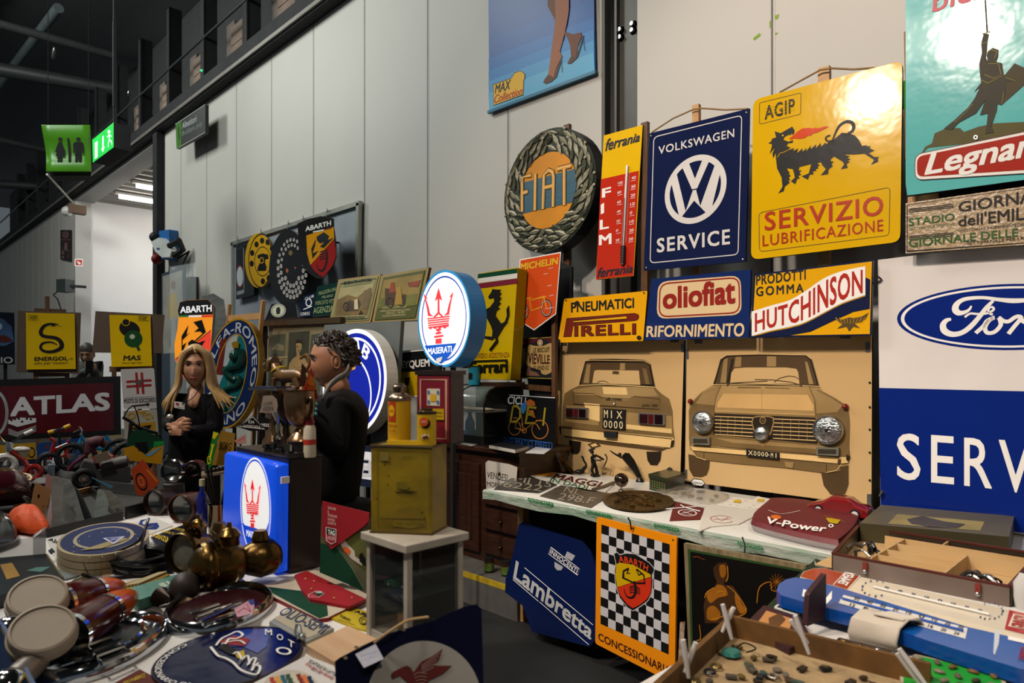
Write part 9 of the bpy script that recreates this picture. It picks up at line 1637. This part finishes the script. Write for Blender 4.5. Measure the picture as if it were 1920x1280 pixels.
# man with curly dark hair in profile, looking down
D1 = 3.0; w = lambda px,py,f=0: at(px,py,D1 - f); t = T('person','man with curly dark hair in black jacket, in profile looking down behind the plinth','person',V((w(640,690).x,w(640,690).y,0)))
jk = ([w(625,960),w(632,870),w(642,800,.02),w(640,752),w(632,735),w(622,768,.16),w(660,765,-.14),w(630,850,.2),w(655,860,-.18),w(590,800,.25),w(600,830,-.12),w(578,766,.2)],[(0,1),(1,2),(2,3),(3,4),(3,5),(3,6),(5,7),(6,8),(7,9),(8,10),(9,11)],[(.15,.12),(.145,.12),(.135,.14),.10,.062,.085,.085,.066,.066,.052,.05,.04])
g = V((w(640,690).x,w(640,690).y,0)); tro = ([g + up * .98,g + up * .90,g + CF * -.09 + up * .86,g + CF * .09 + up * .86,g + CF * -.1 + up * .48,g + CF * -.1 + up * .08,g + CF * .1 + up * .08,g + CF * .1 + up * .48],[(0,1),(1,2),(1,3),(2,4),(4,5),(3,7),(7,6)],[.16,.165,.11,.11,.07,.055,.055,.07])
figure(t,jk,None,tro); C = w(623,677); fw = -CR * .93 - CF * .33 - up * .13; b = MB(); k = .98; hp = head(b,C,fw,k,M('#8e6044',.5,var=.08,sc_=12),False); SKM = M('#8e6044',.5,var=.08,sc_=12)
b.add(*skinmesh([w(626,700),w(632,722),w(636,745)],[(0,1),(1,2)],[.058,.06,.07]),SKM,True)
hand(b,w(578,766,.2),w(566,746,.22) - w(578,766,.2),-CF - CR * .4,-CR,SKM,.8); b.obj('body',t); face(t,hp,k,M('#6a3a30',.45),M('#1a1210',.7))
HM = M('#1f1915',.55,h2='#3c322a',sc_=30,var=.3); b = MB(); random.seed(11); rg = [[hp(.082 * math.sin(a) * math.sin(q),-.014 + .102 * math.sin(a) * math.cos(q),.006 + .124 * math.cos(a)) for q in [2 * PI * j / 24 for j in range(24)]] for a in [.02 + .13 * i for i in range(8)]]; rg += [[hp(.082 * math.sin(a_) * math.sin(q),-.014 + .104 * math.sin(a_) * math.cos(q),.006 + .124 * math.cos(a_)) for q in [2 * PI * j / 24 for j in range(24)] for a_ in [min(a,1.0 if math.cos(q) > .2 else 1.0 + 1.2 * min(1,(.2 - math.cos(q)) * 1.3))]] for a in (1.1,1.3,1.5,1.7,1.9)]
b.loft(rg,HM,cap=False)
for i in range(520):
    q,a = random.uniform(0,2 * PI),random.uniform(.1,1.85);
    if math.cos(q) > .25 and a > 1.0 - .1 * math.cos(q): continue
    if math.cos(q) > -.3 and a > 1.25: continue
    p = hp(.086 * math.sin(a) * math.sin(q),-.016 + .105 * math.sin(a) * math.cos(q),.004 + .128 * math.cos(a)); b.tube([p + V((.011 * math.cos(u * .7 + i),.011 * math.sin(u * .7 + i),.005 * math.cos(2 * u + i))) for u in [.8 * v for v in range(6)]],[.0045,.005,.005,.004,.003,.001],HM,4)
b.obj('hair',t); b = MB(); GC = M('#6a6a66',.7,h2='#4a4a48',sc_=20);
for L in ([(652,688,.03),(646,706,.13),(630,716,.17),(615,730,.21),(603,752,.235)],[(657,692,-.02),(652,712,-.12),(630,728,-.03),(606,742,.09)]): q = [w(*p) for p in smooth(L,n=4)]; b.loft([q,[p + up * .026 + CR * .004 for p in q]],GC,False,False)
b.obj('shirt_collar',t,solid=.008)
b = MB();
for i in range(9): b.ball(w(586 + (i % 3) * 3,752 + i * 3,.26),.009,M('#3c8a94',.4,var=.4),n=8,k=5)
b.obj('beaded_ribbon',t)
# far man behind the easels
D2 = 8.0; w = lambda px,py,f=0: at(px,py,D2 - f); t = T('person','distant dark-haired man in grey top looking down between the easels','person',V((w(163,690).x,w(163,690).y,0)))
jk = ([w(160,780),w(162,730),w(164,700),w(163,676),w(148,690),w(180,690),w(145,715,.1),w(183,715,.1),w(160,695,.35),w(175,690,.35)],[(0,1),(1,2),(2,3),(2,4),(2,5),(4,6),(5,7),(6,8),(7,9)],[(.16,.12),(.16,.12),(.16,.12),.06,.08,.08,.06,.06,.045,.045])
g = V((w(163,690).x,w(163,690).y,0)); tro = ([g + up * .98,g + up * .88,g - CR * .09 + up * .86,g + CR * .09 + up * .86,g - CR * .1 + up * .48,g - CR * .1 + up * .08,g + CR * .1 + up * .08,g + CR * .1 + up * .48],[(0,1),(1,2),(1,3),(2,4),(4,5),(3,7),(7,6)],[.15,.155,.1,.1,.065,.05,.05,.065]); JK = M('#4a4c48',.8,var=.1)
figure(t,jk,None,tro); b = MB(); hp = head(b,w(163,664),-CF + CR * .3 - up * .35,1.0,SKN,False); b.add(*skinmesh([w(163,672),w(163,684)],[(0,1)],[.055,.06]),SKN,True); hand(b,w(160,695,.35),CR + up * .4,-CF,up,SKN,.6); hand(b,w(175,690,.35),-CR + up * .4,-CF,up,SKN,.6); b.obj('body',t); face(t,hp,1.0,M('#6a3a30',.45),M('#1a1210',.7))
b = MB(); b.loft([[hp(.083 * math.sin(a) * math.sin(q),-.014 + .106 * math.sin(a) * math.cos(q),.006 + .132 * math.cos(a)) for q in [2 * PI * j / 20 for j in range(20)]] for a in [.02 + .16 * i for i in range(9)]],HM); b.tube(smooth([hp(-.06,.05,-.07),hp(-.03,.085,-.1),hp(0,.092,-.108),hp(.03,.085,-.1),hp(.06,.05,-.07)]),.012,HM,6); b.obj('hair',t)
b = MB(); b.box(w(168,688,.40),(.08,.02,.14),INK,Matrix.Rotation(.8,3,'Z')); tag(b.obj('phone'),'dark phone in the hands of the distant man','phone')
